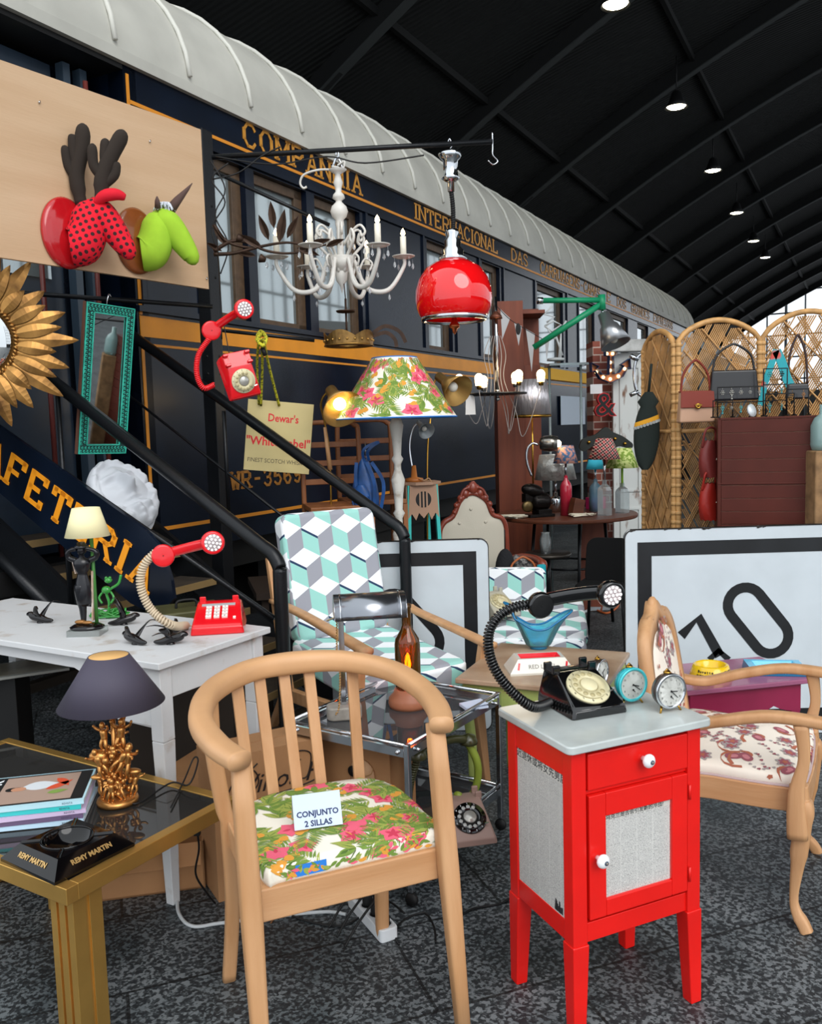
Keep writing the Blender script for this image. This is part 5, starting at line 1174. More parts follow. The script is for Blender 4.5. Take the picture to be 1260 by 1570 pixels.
floorcable('white_cable', [(272, 1370, 0), (274, 1400, 0), (295, 1420, 0), (340, 1415, 0), (430, 1404, 0), (500, 1398, 0), (530, 1402, 0)], .006, mat('white_cable', '#c3c7c9', .5), 'white mains cable looping round the white table leg to the socket strip')
floorcable('black_cable', [(400, 1370, .0), (450, 1405, 0), (520, 1420, 0), (560, 1400, 0), (590, 1380, 0), (620, 1400, .0)], .0035, M_cable, 'black cable lying on the paving below the barrel chair')
floorcable('black_cable', [(612, 1448, 0), (605, 1430, 0), (620, 1410, 0), (650, 1400, 0), (665, 1420, 0), (668, 1445, 0)], .0035, M_cable, 'looped black cable end on the paving right of the socket strip')
floorcable('black_cable', [(695, 1430, 0), (702, 1410, 0), (725, 1393, 0), (765, 1386, 0), (790, 1372, 0)], .0035, M_cable, 'black cable running from the trolley under the red cabinet')
floorcable('twine_cord', [(415, 1415, 0), (425, 1405, 0), (455, 1402, 0), (470, 1392, .01), (480, 1380, .02), (472, 1372, .03), (440, 1376, .01), (450, 1395, 0)], .003, mat('brown_twine', '#7d5230', .8), 'brown twisted flex tangled on the paving under the barrel chair')
g = MB(); g.tube(spl([on(300, 1262, .40), on(305, 1300, .30), on(300, 1340, .18), on(318, 1370, .08), on(330, 1385, .006)], 8), .0035, 6); tag(g.build('black_cable', M_cable), 'black cable hanging from the brass table to the paving', 'cable')
g = MB(); q_ = on(302, 1272, .38); g.box(q_, (.02, .02, .035)); tag(g.build('inline_switch', M_black, None, .003), 'small black inline switch on the cable hanging off the brass table', 'switch')
# ------------------------------------------------------------------ armchair in tumbling-block cloth
ARA = math.radians(33.5)
def armchair(loc, rz, label):
    t = thing('lounge_armchair', label, 'armchair', loc, rz, 'tumbling-block armchairs')
    R = RX(math.radians(-12))
    g = MB(); P = rrect(.52, .62, .05, 5); g.prism(P, -.055, .055, R @ RX(PI/2), (0, .375, .90)); o = uvbox(g.build('back_cushion', M_cube, t, .03, 4))
    g = MB(); R2 = RX(math.radians(4)); g.prism(rrect(.54, .72, .05, 5), -.065, .065, R2, (0, -.02, .53)); uvbox(g.build('seat_cushion', M_cube, t, .03, 4), .0)
    for sx in (-1, 1):
        z0, z1 = (.80, .735) if sx < 0 else (.72, .655); y0 = .40 if sx < 0 else .17; x = sx*.315
        g = MB(); g.sweep(spl([(x, y0, z0), (x, .1, z0-.015), (x, -.25, z1+.015), (x-sx*.0, -.48, z1-.01)], 6), rrect(.052, .026, .008, 2), scales=[.85+.25*i/18 for i in range(19)]); g.build('armrest', M_beech, t)
        g = MB(); g.bar((x, -.42, z1-.01), (x, -.36, .36), .045, .035, .05, .045, up=(0, 1, 0)); g.bar((x, -.36, .37), (x, -.42, 0), .05, .045, .03, .03, up=(0, 1, 0)); g.build('leg', M_beech, t, .006)
        g = MB(); g.bar((x*.95, .30, .40), (x*.95, .62, 0), .045, .045, .03, .03, up=(0, 1, 0)); g.bar((x*.95, .30, .38), (x*.95, .46, 1.0 if sx < 0 else .74), .045, .045, .03, .03, up=(0, 1, 0)); g.build('leg', M_beech, t, .006)
        g = MB(); g.bar((x*.95, -.38, .42), (x*.95, .34, .36), .035, .06); g.build('side_rail', M_beech, t, .005)
    g = MB(); g.bb((-.29, -.37, .37), (.29, -.34, .44)); g.build('front_rail', M_beech, t, .005)
    return t
armchair((-.19, 3.935, 0), ARA, 'beech-armed armchair in grey and mint tumbling-block cloth, nearest behind the steel desk lamp')
# ------------------------------------------------------------------ railway sign boards
M_board = mat('enamel_white_worn', '#c5cdd2', .35, var=.05, scale=4); M_bk = mat('sign_black', '#15171a', .4, var=.3, scale=6); M_rust = mat('chipped_edge', '#2a2624', .7)
def signboard(loc, rz, wd, ht, label, marks, rot=None, tilt=0):
    t = thing('railway_sign_board', label, 'sign', loc, rz, None, rot=(math.radians(-tilt), 0, rz))
    g = MB(); g.prism(rrect(wd, ht, .045, 5), -.012, .012, RX(PI/2), (wd/2, 0, ht/2)); g.build('panel', M_board, t, .003)
    g = MB(); o_ = rrect(wd, ht, .045, 5); i_ = rrect(wd-.008, ht-.008, .043, 5); k_ = len(o_)
    vs = [V((x+wd/2, yy, z+ht/2)) for yy in (-.014, .014) for x, z in o_]+[V((x+wd/2, yy, z+ht/2)) for yy in (-.014, .014) for x, z in i_]
    g.add(vs, [(i, (i+1) % k_, 2*k_+(i+1) % k_, 2*k_+i) for i in range(k_)]+[(i, k_+i, k_+(i+1) % k_, (i+1) % k_) for i in range(k_)]); g.build('rim', M_rust, t)
    g = MB(); y = -.0135; b0, bw = .065, .07
    def rect(x0, z0, x1, z1): g.add([(x0, y, z0), (x1, y, z0), (x1, y, z1), (x0, y, z1)], [(0, 1, 2, 3)])
    rect(b0, b0, wd-b0, b0+bw); rect(b0, ht-b0-bw, wd-b0, ht-b0); rect(b0, b0+bw, b0+bw, ht-b0-bw); rect(wd-b0-bw, b0+bw, wd-b0, ht-b0-bw); g.build('border', M_bk, t)
    g = MB()
    for pts, w_, cl in marks: g.sweep([V((x, y, z)) for x, z in pts], [(-w_/2, -.0006), (w_/2, -.0006), (w_/2, .0006), (-w_/2, .0006)], closed=cl, smooth=False, up=(0, 1, 0), caps=not cl)
    g.build('numeral', M_bk, t)
    g = MB(); rr = random.Random(len(label))
    for i in range(16):
        x = rr.uniform(.02, wd-.02); z = rr.choice((ht-.004, rr.uniform(0, ht))); x = x if z > ht-.01 else rr.choice((.006, wd-.006)); r = rr.uniform(.006, .016)
        g.add([(x+a*r/2.5 if z < ht-.01 else x+a, y-.0001, z+b) for a, b in [(q*r if True else 0, v*r*.5) for q, v in blobpoly(1, 3, .3, 12)]], [tuple(range(12))])
    g.build('chip', M_rust, t); return t
def stadium(cx, cz, L, r, a, n=12):
    out = [(r*math.cos(t), L/2+r*math.sin(t)) for t in [PI*i/n for i in range(n+1)]]+[(r*math.cos(t), -L/2+r*math.sin(t)) for t in [PI+PI*i/n for i in range(n+1)]]
    return [(cx+x*math.cos(a)-z*math.sin(a), cz+x*math.sin(a)+z*math.cos(a)) for x, z in out]
D1 = 4.28; q0 = at(957, 990, D1); ztop1 = at(957, 812, D1).z; HB = ztop1
def bxz(px, py): p = at(px, py, D1-.02); return (p.x-q0.x, p.z)
marks = [(stadium(*bxz(1163, 952), .21, .088, math.radians(38)), .050, True), ([bxz(1045, 975), bxz(1072, 948), bxz(1104, 1006)], .050, False), ([bxz(1088, 1012), bxz(1102, 998), bxz(1118, 1012)], .03, False)]
signboard((q0.x, D1, 0), 0, 1.30, HB, 'large white railway sign board with a black border and tilted numerals 10, on the right', marks)
D2_ = 4.47; q1 = at(752, 1000, D2_); zt = at(745, 825, D2_).z; w_b = .84
lx = lambda px, py: (at(px, py, D2_).x-(q1.x-w_b), at(px, py, D2_).z)
marks = [(stadium(*lx(625, 960), .22, .095, math.radians(40)), .050, True)]
signboard((q1.x-w_b, D2_, 0), 0, w_b, zt, 'smaller white railway sign board with a black border behind the tumbling-block armchair', marks)
# ------------------------------------------------------------------ green side table with its things
GH = .58
_A, _B = on(697, 1040, GH), on(768, 985, GH); gy = (_B-_A).normalized(); gx = V((gy.y, -gy.x, 0)); GA = math.atan2(gx.y, gx.x); gd = (_B-_A).length
gt = thing('side_table', 'small lime-green side table with a worn marbled brown top behind the red cabinet', 'table', V((_A.x, _A.y, 0)), GA); GW = .60
g = MB(); g.bb((0, 0, GH-.022), (GW, gd, GH)); g.build('table_top', mat('marbled_brown_top', '#b39a80', .3, col2='#8f6f55', scale=5), gt, .005)
M_limep = mat('lime_green_paint', '#a9b868', .5, var=.1, scale=12)
g = MB(); g.bb((.025, .025, GH-.11), (GW-.025, .045, GH-.022)); g.bb((.025, gd-.045, GH-.11), (GW-.025, gd-.025, GH-.022)); g.bb((.025, .04, GH-.11), (.045, gd-.04, GH-.022)); g.bb((GW-.045, .04, GH-.11), (GW-.025, gd-.04, GH-.022)); g.build('apron', M_limep, gt, .003)
for x in (.05, GW-.05):
    for y in (.05, gd-.05):
        g = MB(); g.sweep(spl([(x, y, GH-.022), (x+(-.02 if x < .1 else .02), y, GH-.10), (x, y, GH-.3), (x, y, 0)], 5), rrect(.045, .045, .01, 2), scales=[1.1-.5*i/15 for i in range(16)], up=(0, 1, 0)); l_ = g.build('leg', M_limep, gt)
        g = MB()
        for dx in (-.012, .0, .012): g.ball((x+dx, .024 if y < .1 else gd-.024, GH-.045), .007, 8, 6)
        g.build('rosette', M_limep, l_)
p_ = on(828, 1030, GH)
ra = thing('ashtray', 'white trapezoid ashtray with a red bowl on the green side table', 'ashtray', p_+V((0, .03, 0)), math.radians(4))
g = MB(); s0, s1 = .135, .098; dy = .075
pr_ = [V((sx*a, sy*b, z)) for a, b, z in ((s0, dy, 0), (s0, dy, .008), (s1, dy*.68, .062)) for sx, sy in ((-1, -1), (1, -1), (1, 1), (-1, 1))]
g.add(pr_, [(3, 2, 1, 0)]+[(i*4+j, i*4+(j+1) % 4, (i+1)*4+(j+1) % 4, (i+1)*4+j) for i in (0, 1) for j in range(4)]); ti = [V((sx*s1*.86, sy*dy*.5, .062)) for sx, sy in ((-1, -1), (1, -1), (1, 1), (-1, 1))]
g.add(pr_[8:]+ti, [(i, (i+1) % 4, 4+(i+1) % 4, 4+i) for i in range(4)]); g.cur = 1; bo = [V((p.x*.8, p.y*.8, .03)) for p in ti]; g.add(ti+bo, [(i, (i+1) % 4, 4+(i+1) % 4, 4+i) for i in range(4)]+[(4, 5, 6, 7)])
g.build('dish', [mat('ivory_ceramic', '#d9d6ca', .2, coat=.5), mat('ashtray_red', '#e2182a', .25, coat=.4)], ra)
g = MB(); g.text('RED LABEL', .024, Matrix.Translation((0, -.0652, .032)) @ Matrix.Rotation(PI/2-.418, 4, 'X'), .0003); g.build('lettering', mat('grey_print', '#6d6a66', .5), ra)
M_striderred = mat('ashtray_red', '#e2182a', .25)
g = MB()
for x in (-.10, .098): g.bar((x, -.0700, .022), (x+.006, -.0580, .048), .008, .0012, up=(0, 1, 0))
g.build('emblem', M_striderred, ra)
# blue glass vase
p_ = on(828, 998, GH); vs_ = thing('glass_vase', 'blue art glass vase pulled up into two curved horns, on the green side table', 'vase', p_+V((0, .05, 0)), 0)
def vz_(u, v):
    a = 2*PI*u; c, s_ = math.cos(a), math.sin(a); h = .085+.075*abs(c)**2.5; r = (.045+.035*v**.5)*(1+.62*abs(c)**4*v*v); z = .012+h*v**1.1
    return V((r*c*(1+.2*v), r*s_*.75, z+(.045*v**2 if c < -.9 else 0)))
g = MB(); g.grid(vz_, 48, 12); g.build('bowl', glass('aqua_glass', (.25, .75, .88), .02, .22), vs_, solid=.006)
g = MB(); g.lathe([(0, 0), (.04, 0), (.042, .01), (.036, .022), (0, .026)], 28); g.tube([vz_(i/48, 1) for i in range(48)], .005, 8, closed=True); g.build('rim', glass('deep_blue_glass', (.03, .45, .85), .02, .3), vs_)
# ------------------------------------------------------------------ paisley armchair on the right
# faces right; near arm towards camera
PCH = .50
_fl = on(1240, 1440, 0)
pc = thing('upholstered_armchair', 'pale wooden armchair with a paisley seat and carved-top padded back, right of the red cabinet', 'armchair', (1.05, 2.96, 0), math.radians(-28))
# local x: to the right (front), y away
g = MB(); ol = spl2([(-.17, -.24), (.03, -.27), (.24, -.27), (.30, -.22), (.30, .22), (.24, .27), (.03, .27), (-.17, .24)], 4); 
fn, ins, _ = cushion(g, ol, 0.455, .49, .035); pr = Print(g, fn, ins); paisley(pr, random.Random(3), ((-.3, .33), (-.3, .3))); g.build('seat_pad', PAIS, pc)
g = MB(); g.sweep([V((x, y, .42)) for x, y in ol], [(-.012, -.04), (.012, -.04), (.012, .036), (-.012, .036)], closed=True, smooth=False); g.build('seat_frame', M_beechx, pc, .004)
g = MB(); g.tube([V((x*1.003, y*1.003, .458)) for x, y in ol], .005, 6, closed=True); g.build('braid_trim', mat('mauve_braid', '#b9a3a3', .9), pc)
for sy in (-1, 1):
    g = MB(); g.sweep(spl([(.285, sy*.27, .47), (.29, sy*.275, .42), (.30, sy*.28, .38), (.285, sy*.27, .22), (.275, sy*.265, .08), (.305, sy*.28, .02), (.315, sy*.285, 0)], 5), rrect(.052, .052, .012, 2), scales=[1.05]*6+[1.15]*5+[1.0]*4+[.8, .7, .62, .55, .5, .5, .55, .6]+[.7]*8, up=(0, 1, 0)); lg = g.build('leg', M_beech, pc)
    g = MB(); g.sweep(spl([(-.17, sy*.235, .45), (-.19, sy*.24, .3), (-.26, sy*.25, 0)], 5), rrect(.045, .045, .01, 2), scales=[1-.4*i/10 for i in range(11)], up=(0, 1, 0)); lg2 = g.build('leg', M_beech, pc)
    g = MB(); g.ball((-.25, sy*.25, .03), (.018, .018, .02), 10, 8); g.build('caster', M_brass, lg2)
    zz = .645; g = MB(); g.sweep(spl([(-.18, sy*.25, zz-.03), (-.08, sy*.275, zz-.04), (.05, sy*.29, zz), (.2, sy*.29, zz+.035), (.36, sy*.285, zz+.03), (.42, sy*.28, zz+.01)], 6), rrect(.05, .034, .012, 3)); ar = g.build('armrest', M_beech, pc)
    g = MB(); g.sweep(spl([(.285, sy*.305, .31), (.28, sy*.305, .45), (.30, sy*.30, .56), (.29, sy*.295, zz+.02)], 5), rrect(.05, .03, .01, 2), scales=[1.2, 1.2, 1.15, 1.1, 1.0, .95, .85, .8, .75, .7, .7, .7, .75, .8, .85, .9], up=(0, 1, 0)); g.build('arm_support', M_beech, ar)
Rb = RY(math.radians(-9))
ob = spl2([(-.21, -.16), (-.235, .05), (-.215, .22), (-.14, .295), (-.06, .315), (0, .35), (.06, .315), (.14, .295), (.215, .22), (.235, .05), (.21, -.16), (0, -.18)], 4)
def bpt(a, b, d): return V((-.17, 0, .615))+Rb @ V((d, a, b))
g = MB(); k_ = len(ob); ib = [(x*.82, z*.80+.004) for x, z in ob]
vs = [bpt(x, z, d) for d in (-.02, .02) for x, z in ob]+[bpt(x, z, d) for d in (-.02, .02) for x, z in ib]
g.add(vs, [(i, (i+1) % k_, k_+(i+1) % k_, k_+i) for i in range(k_)]+[(2*k_+i, 3*k_+i, 3*k_+(i+1) % k_, 2*k_+(i+1) % k_) for i in range(k_)]+[(i, 2*k_+i, 2*k_+(i+1) % k_, (i+1) % k_) for i in range(k_)]+[(k_+i, k_+(i+1) % k_, 3*k_+(i+1) % k_, 3*k_+i) for i in range(k_)], True); g.ball(bpt(0, .325, 0), (.02, .03, .04), 10, 8)
for a_ in (-.09, .09): g.ball(bpt(a_, .30, .01), (.012, .035, .012), 8, 6)
g.build('back_frame', M_beech, pc)
g = MB(); rings = [(1, .004), (.96, .016), (.7, .026), (.35, .03), (.001, .031)]
for sd in (1, -1):
    vs = []; 
    for s_, d in rings: vs += [bpt(x*s_, z*s_+.004, sd*d) for x, z in ib]
    g.add(vs, [(i*k_+j, i*k_+(j+1) % k_, (i+1)*k_+(j+1) % k_, (i+1)*k_+j) for i in range(4) for j in range(k_)], True)
def bfn(u, v): return bpt(u, v, .0275+.003*(1-min(1, (u*u+v*v)/.03))), Rb @ V((1, 0, 0))
def bin_(u, v): return (u/.17)**2+((v-.06)/.24)**2 < 1
pr = Print(g, bfn, bin_); paisley(pr, random.Random(8), ((-.18, .18), (-.2, .3)))
def bfn2(u, v): return bpt(u, v, -.0275-.003*(1-min(1, (u*u+v*v)/.03))), Rb @ V((-1, 0, 0))
pr = Print(g, bfn2, bin_); paisley(pr, random.Random(8), ((-.18, .18), (-.2, .3))); g.build('back_pad', PAIS, pc)
# purple table with two ashtrays
PH = .55
_L, _R = on(1048, 1062, PH), on(1245, 1042, PH)
pt = thing('side_table', 'plum-painted table with scalloped apron in front of the numeral 10 sign board', 'table', on(1052, 1060, PH)*1.0-V((0, 0, PH)), math.atan2((_R-_L).y, (_R-_L).x))
pw_ = (_R-_L).length-.004; M_plum = mat('plum_paint', '#8e2447', .35, var=.08, scale=6)
g = MB(); g.bb((0, 0, PH-.02), (pw_, .36, PH)); g.build('table_top', mat('plum_top', '#9b5a78', .2, var=.15, scale=4), pt, .004)
def scal(L, n=16): return [(0, 0), (L, 0)]+[(L-L*i/n, -.085-.03*abs(math.cos(2*PI*i/n))**.7) for i in range(n+1)]
g = MB(); g.prism(scal(pw_-.07), -.04, -.022, RX(PI/2), (.03, 0, PH-.02)); g.bb((.03, .31, PH-.10), (pw_-.04, .33, PH-.02)); g.bb((.03, .03, PH-.10), (.05, .33, PH-.02)); g.bb((pw_-.06, .03, PH-.10), (pw_-.04, .33, PH-.02)); g.build('apron', M_plum, pt)
for x in (.05, pw_-.06):
    for y in (.045, .31): g = MB(); g.bar((x, y, PH-.02), (x, y, 0), .045, .045, .032, .032, up=(0, 1, 0)); g.build('leg', M_plum, pt, .004)
def P_(px, py): return on(px, py, PH)
ya = thing('ashtray', 'round yellow ashtray with black lettering on the plum table', 'ashtray', P_(1092, 1040)+V((0, .02, 0)), 0)
g = MB(); g.lathe([(0, 0), (.082, 0), (.085, .006), (.070, .052), (.062, .056), (.056, .050), (.05, .012), (0, .010)], 36); g.build('dish', mat('yellow_glaze', '#e6bd10', .2, coat=.5), ya)
g = MB()
def curved(txt, size, r, z, a0, mb, sp=.62):
    for i, c in enumerate(txt):
        a = a0+(i-(len(txt)-1)/2)*size*sp/r; mb.text(c, size, Matrix.Translation((r*math.sin(a), -r*math.cos(a), z)) @ Matrix.Rotation(a, 4, 'Z') @ Matrix.Rotation(PI/2-.28, 4, 'X'), .0003, bold=.0004)
curved('BERGER', .020, .0820, .018, -.62, g); curved('BERGER', .020, .0820, .018, .72, g); curved('Buvette', .015, .0757, .037, -.62, g); curved('BLANC', .013, .0757, .037, .72, g); g.build('lettering', M_black, ya)
ba = thing('ashtray', 'flat blue ashtray with white lettering behind the arm of the paisley chair', 'ashtray', P_(1190, 1032)+V((0, .02, 0)), math.radians(-10))
M_bl = mat('blue_glaze', '#3fb4dd', .2, coat=.5); g = MB(); pr_ = [V((sx*a, sy*b, z)) for a, b, z in ((.115, .07, 0), (.11, .066, .034)) for sx, sy in ((-1, -1), (1, -1), (1, 1), (-1, 1))]
g.cur = 1; g.add(pr_, [(3, 2, 1, 0)]+[(j, (j+1) % 4, 4+(j+1) % 4, 4+j) for j in range(4)]); g.cur = 0
ti = [V((p.x*.75, p.y*.7, .034)) for p in pr_[4:]]; bo = [V((p.x*.6, p.y*.5, .012)) for p in pr_[4:]]; g.add(pr_[4:]+ti+bo, [(i, (i+1) % 4, 4+(i+1) % 4, 4+i) for i in range(4)]+[(4+i, 4+(i+1) % 4, 8+(i+1) % 4, 8+i) for i in range(4)]+[(8, 9, 10, 11)])
g.build('dish', [M_bl, mat('dark_blue_side', '#12638e', .3)], ba, .002)
g = MB(); g.text('GEDALGE', .020, Matrix.Translation((0, -.0688, .018)) @ Matrix.Rotation(PI/2-.1, 4, 'X'), .0006, bold=.0006); g.build('lettering', mat('white_print', '#e4eef2', .5), ba)
# ------------------------------------------------------------------ stuffed heads on the board
def bpos(px, py, off=0.012):                 # point of the board's front face seen at px, py
    d = ray(px, py); n_ = bnn if bnn.y < 0 else -bnn; k = ((pa-V((0, 0, EYE))+n_*off).dot(n_))/d.dot(n_)
    p = V((0, 0, EYE))+d*k; return p
bfr = bnn if bnn.y < 0 else -bnn             # out of the board, to the viewer
bang = math.atan2(bfr.x, -bfr.y)             # rz that turns local -y to bfr
def plaque(root, m):
    g = MB(); g.lathe([(0, 0), (.125, 0), (.125, .012), (.112, .026), (.105, .026), (.095, .034), (0, .034)], 44, (0, 0, 0), RX(PI/2) @ Matrix.Diagonal((1, 1.28, 1))); return g.build('plaque', m, root)
def dots_mat():
    m = mat('polka_dot_cloth', '#e3122a', .85); N = m.node_tree; b = N.nodes['Principled BSDF']
    t = N.nodes.new('ShaderNodeUVMap'); mp = N.nodes.new('ShaderNodeMapping'); mp.inputs['Scale'].default_value = (34, 34, 1); mp.inputs['Rotation'].default_value = (0, 0, .4)
    N.links.new(t.outputs[0], mp.inputs[0]); vo = N.nodes.new('ShaderNodeTexVoronoi'); vo.inputs['Randomness'].default_value = .12; vo.inputs['Scale'].default_value = 1; vo.voronoi_dimensions = '2D'; N.links.new(mp.outputs[0], vo.inputs['Vector'])
    l = N.nodes.new('ShaderNodeMath'); l.operation = 'LESS_THAN'; l.inputs[1].default_value = .29; N.links.new(vo.outputs['Distance'], l.inputs[0])
    mx = N.nodes.new('ShaderNodeMix'); mx.data_type = 'RGBA'; mx.inputs[6].default_value = hexc('#e3122a')+(1,); mx.inputs[7].default_value = hexc('#3a1a1c')+(1,); N.links.new(l.outputs[0], mx.inputs[0]); N.links.new(mx.outputs[2], b.inputs['Base Color']); return m
# head: neck leaves the plaque, muzzle drops to the front-right
def animal_head(root, cloth, k=1.0, seam=True):
    # the neck rises from the plaque, the muzzle drops in front
    g = MB(); pts = spl([(0, .0, -.06), (0, -.04, -.052), (0, -.07, .0), (0, -.085, .075), (0, -.10, .125)], 5); R1 = (.088, .095, .088, .078, .05)
    def prof_(R, n_): return [R[min(int(i/5), len(R)-1)]*(1-(i % 5)/5)+R[min(int(i/5)+1, len(R)-1)]*((i % 5)/5) for i in range(n_)]
    g.tube([p*k for p in pts]+[V((0, -.105, .15))*k], [r*k for r in prof_(R1, len(pts))]+[.02*k], 24)
    pts = spl([(0, -.085, .105), (0, -.135, .085), (0, -.18, .025), (0, -.225, -.045), (0, -.245, -.08)], 5); n_ = len(pts); rr2 = prof_((.06, .070, .063, .05, .040), n_)+[.028, .01]; pts = pts+[V((0, -.25, -.105)), V((0, -.25, -.115))]
    g.tube([p*k for p in pts], [r*k for r in rr2], 24); o = g.build('head', cloth, root); 
    uv = o.data.uv_layers.new(name='UVMap')
    for p in o.data.polygons:
        for li in p.loop_indices:
            c = o.data.vertices[o.data.loops[li].vertex_index].co
            uv.data[li].uv = (c.y, c.z) if abs(p.normal.x) > .6 else ((c.x+.9, c.z) if abs(p.normal.y) > abs(p.normal.z) else (c.x+.5, c.y))
    rm = o.modifiers.new('remesh', 'SMOOTH'); rm.factor = .5; rm.iterations = 2
    return o
c_ = bpos(100, 358); HR = bang+math.radians(22)
dh = thing('stuffed_deer_head', 'red polka-dot stuffed deer head with dark antlers on a red plaque', 'wall ornament', c_, bang)
plaque(dh, mat('red_lacquer_plaque', '#b3141c', .15, coat=.6))
hd = thing('x', '', '', (0, 0, 0), math.radians(32)); bpy.data.objects.remove(hd)
def rotated(root, fn_, a):                  # build children, then turn them about the plaque
    before = set(bpy.data.objects); fn_()
    for o in set(bpy.data.objects)-before:
        if o.parent == root: o.rotation_euler = (0, 0, a); o.location = (.012, -.025, .0)
def deer():
    animal_head(dh, dots_mat(), 1.0)
    M_ant = mat('dark_brown_felt', '#2e2620', .95)
    for sx in (-1, 1):
        g = MB(); P = lambda s_, z: V((sx*-.03, (-.05 if sx < 0 else -.14)-s_, .165+z))
        if sx < 0: L_a = ([(0, -.03), (-.012, .06), (-.01, .12), (.012, .2), (.025, .28), (.026, .33)], [(-.01, .08), (-.045, .14), (-.055, .2), (-.053, .23)], [(-.005, .12), (-.018, .19), (-.018, .26), (-.016, .28)])
        else: L_a = ([(0, -.03), (.01, .06), (.03, .12), (.06, .18), (.10, .25), (.118, .29)], [(.005, .09), (-.02, .13), (-.022, .19), (-.018, .225)], [(.03, .12), (.03, .17), (.035, .22), (.037, .25)], [(.02, .05), (.065, .09), (.075, .13), (.075, .15)])
        for k_, q_ in enumerate(L_a):
            pp_ = spl([P(*q) for q in q_], 4); n_ = len(pp_); g.tube(pp_, [(.034 if k_ == 0 else .023)*(.8 if j < 3 and k_ == 0 else 1)*(1 if j < n_-4 else (.93, .82, .6, .25)[j-n_+4]) for j in range(n_)], 12)
        g.build('antler', M_ant, dh)
    for sx in (-1, 1):
        e_ = spl([(sx*.045, -.12, .125), (sx*.07, -.16, .15), (sx*.07, -.21, .16), (sx*.06, -.25, .15)], 4) if sx < 0 else spl([(.05, -.09, .12), (.065, -.09, .14), (.078, -.09, .15), (.082, -.09, .152)], 4)
        g = MB(); g.tube(e_, [.010+.018*math.sin(PI*(j+1)/14) for j in range(13)], 10); g.build('ear', mat('red_ear_cloth', '#d8122a', .85), dh)
rotated(dh, deer, math.radians(48))
c_ = bpos(208, 370)
uh = thing('stuffed_unicorn_head', 'lime green stuffed unicorn head with brown horn on a wooden plaque', 'wall ornament', c_, bang)
plaque(uh, mat('varnished_wood_plaque', '#8a4a22', .25, coat=.4, var=.15, scale=8))
def uni():
    animal_head(uh, mat('lime_felt', '#9fc934', .95, var=.05, scale=20), .98); M_horn = mat('brown_horn_cloth', '#5b4640', .9)
    g = MB(); g.tube([V((0, -.145, .15)), V((0, -.185, .20)), V((0, -.235, .255)), V((0, -.26, .285))], [.026, .020, .009, .002], 14)
    g.tube(helix([V((0, -.145, .15)), V((0, -.25, .27))], .001, .01, 6), .001, 4); g.build('horn', M_horn, uh)
    for sx in (-1, 1):
        g = MB(); g.tube([V((sx*.045, -.09, .15)), V((sx*.06, -.09, .18)), V((sx*.065, -.09, .20))], [.016, .012, .003], 10); g.build('ear', M_horn, uh)
    rr = random.Random(3); g = MB()
    for i in range(60):
        a = rr.uniform(0, 6.3); r = rr.uniform(.01, .05); g.tube(spl([(0, -.12, .165), (r*.6*math.cos(a), -.12+r*.6*math.sin(a), .185), (r*math.cos(a)*1.1, -.12+r*math.sin(a)*1.1, .15+rr.uniform(-.02, .02))], 3), .003, 5)
    g.build('mane', mat('white_yarn', '#d9dfe8', .9), uh)
rotated(uh, uni, math.radians(48))
# ------------------------------------------------------------------ sunburst mirror
p_ = zr(-38, 522, tn-.34)
sm = thing('sunburst_mirror', 'gilded sunburst mirror with long leaf-shaped rays at the left edge', 'mirror', p_, 0, rot=(0, math.radians(0), math.radians(16)))
sc_ = p_.y/1330
M_gilt = mat('aged_gilt', '#b8884a', .38, .75, col2='#5f4020', scale=7, thr=(.3, .6))
g = MB(); r0 = 62*sc_
g.lathe([(0, 0), (r0, 0), (r0, .012), (0, .012)], 40, (0, 0, 0), RX(PI/2)); g.build('back_disc', M_gilt, sm)
g = MB(); g.lathe([(0, .013), (r0*.86, .013), (r0*.8, .022), (r0*.4, .040), (0, .046)], 48, (0, 0, 0), RX(PI/2)); g.build('mirror_glass', mat('mirror_silver', '#cfd2d2', .02, 1.0), sm)
g = MB()
for i in range(64):
    a = 2*PI*i/64; g.ball((r0*.93*math.cos(a), -.018, r0*.93*math.sin(a)), (.010, .008, .006), 8, 6, RY(-a+.6))
g.build('rope_ring', M_gilt, sm)
def rayleaf(L, W, cup):
    pts = []; n_ = 10
    for i in range(n_+1):
        t = i/n_; w_ = W*(.35+.65*math.sin(PI*min(1, t*1.1)**.9)) if t < .9 else W*(1-t)*4.0*.9; pts.append((t*L, max(.0005, w_*(1 if t < 1 else 0))))
    return pts
for ly, (n_, L_, W_l, off) in enumerate(((20, 90, 12, 0), (20, 68, 10, .5))):
    for i in range(n_):
        a = 2*PI*(i+off)/n_; L = (L_-10*(i % 3))*sc_; g = MB(); vs = []; ca, sa = math.cos(a), math.sin(a)
        P = rayleaf(L, W_l*sc_, 0)
        for t, w_ in P:
            for q, d in ((-1, 0), (0, 1), (1, 0)):
                x = r0*.92+t; y = q*w_; dep = -.004-.010*ly-d*.006-.02*math.sin(t/L*PI); vs.append(V((x*ca-y*sa, dep, x*sa+y*ca)))
        k_ = len(P); g.add(vs, [(j*3+q, j*3+q+1, (j+1)*3+q+1, (j+1)*3+q) for j in range(k_-1) for q in (0, 1)], False); o = g.build('ray_leaf', M_gilt, sm, solid=.002)
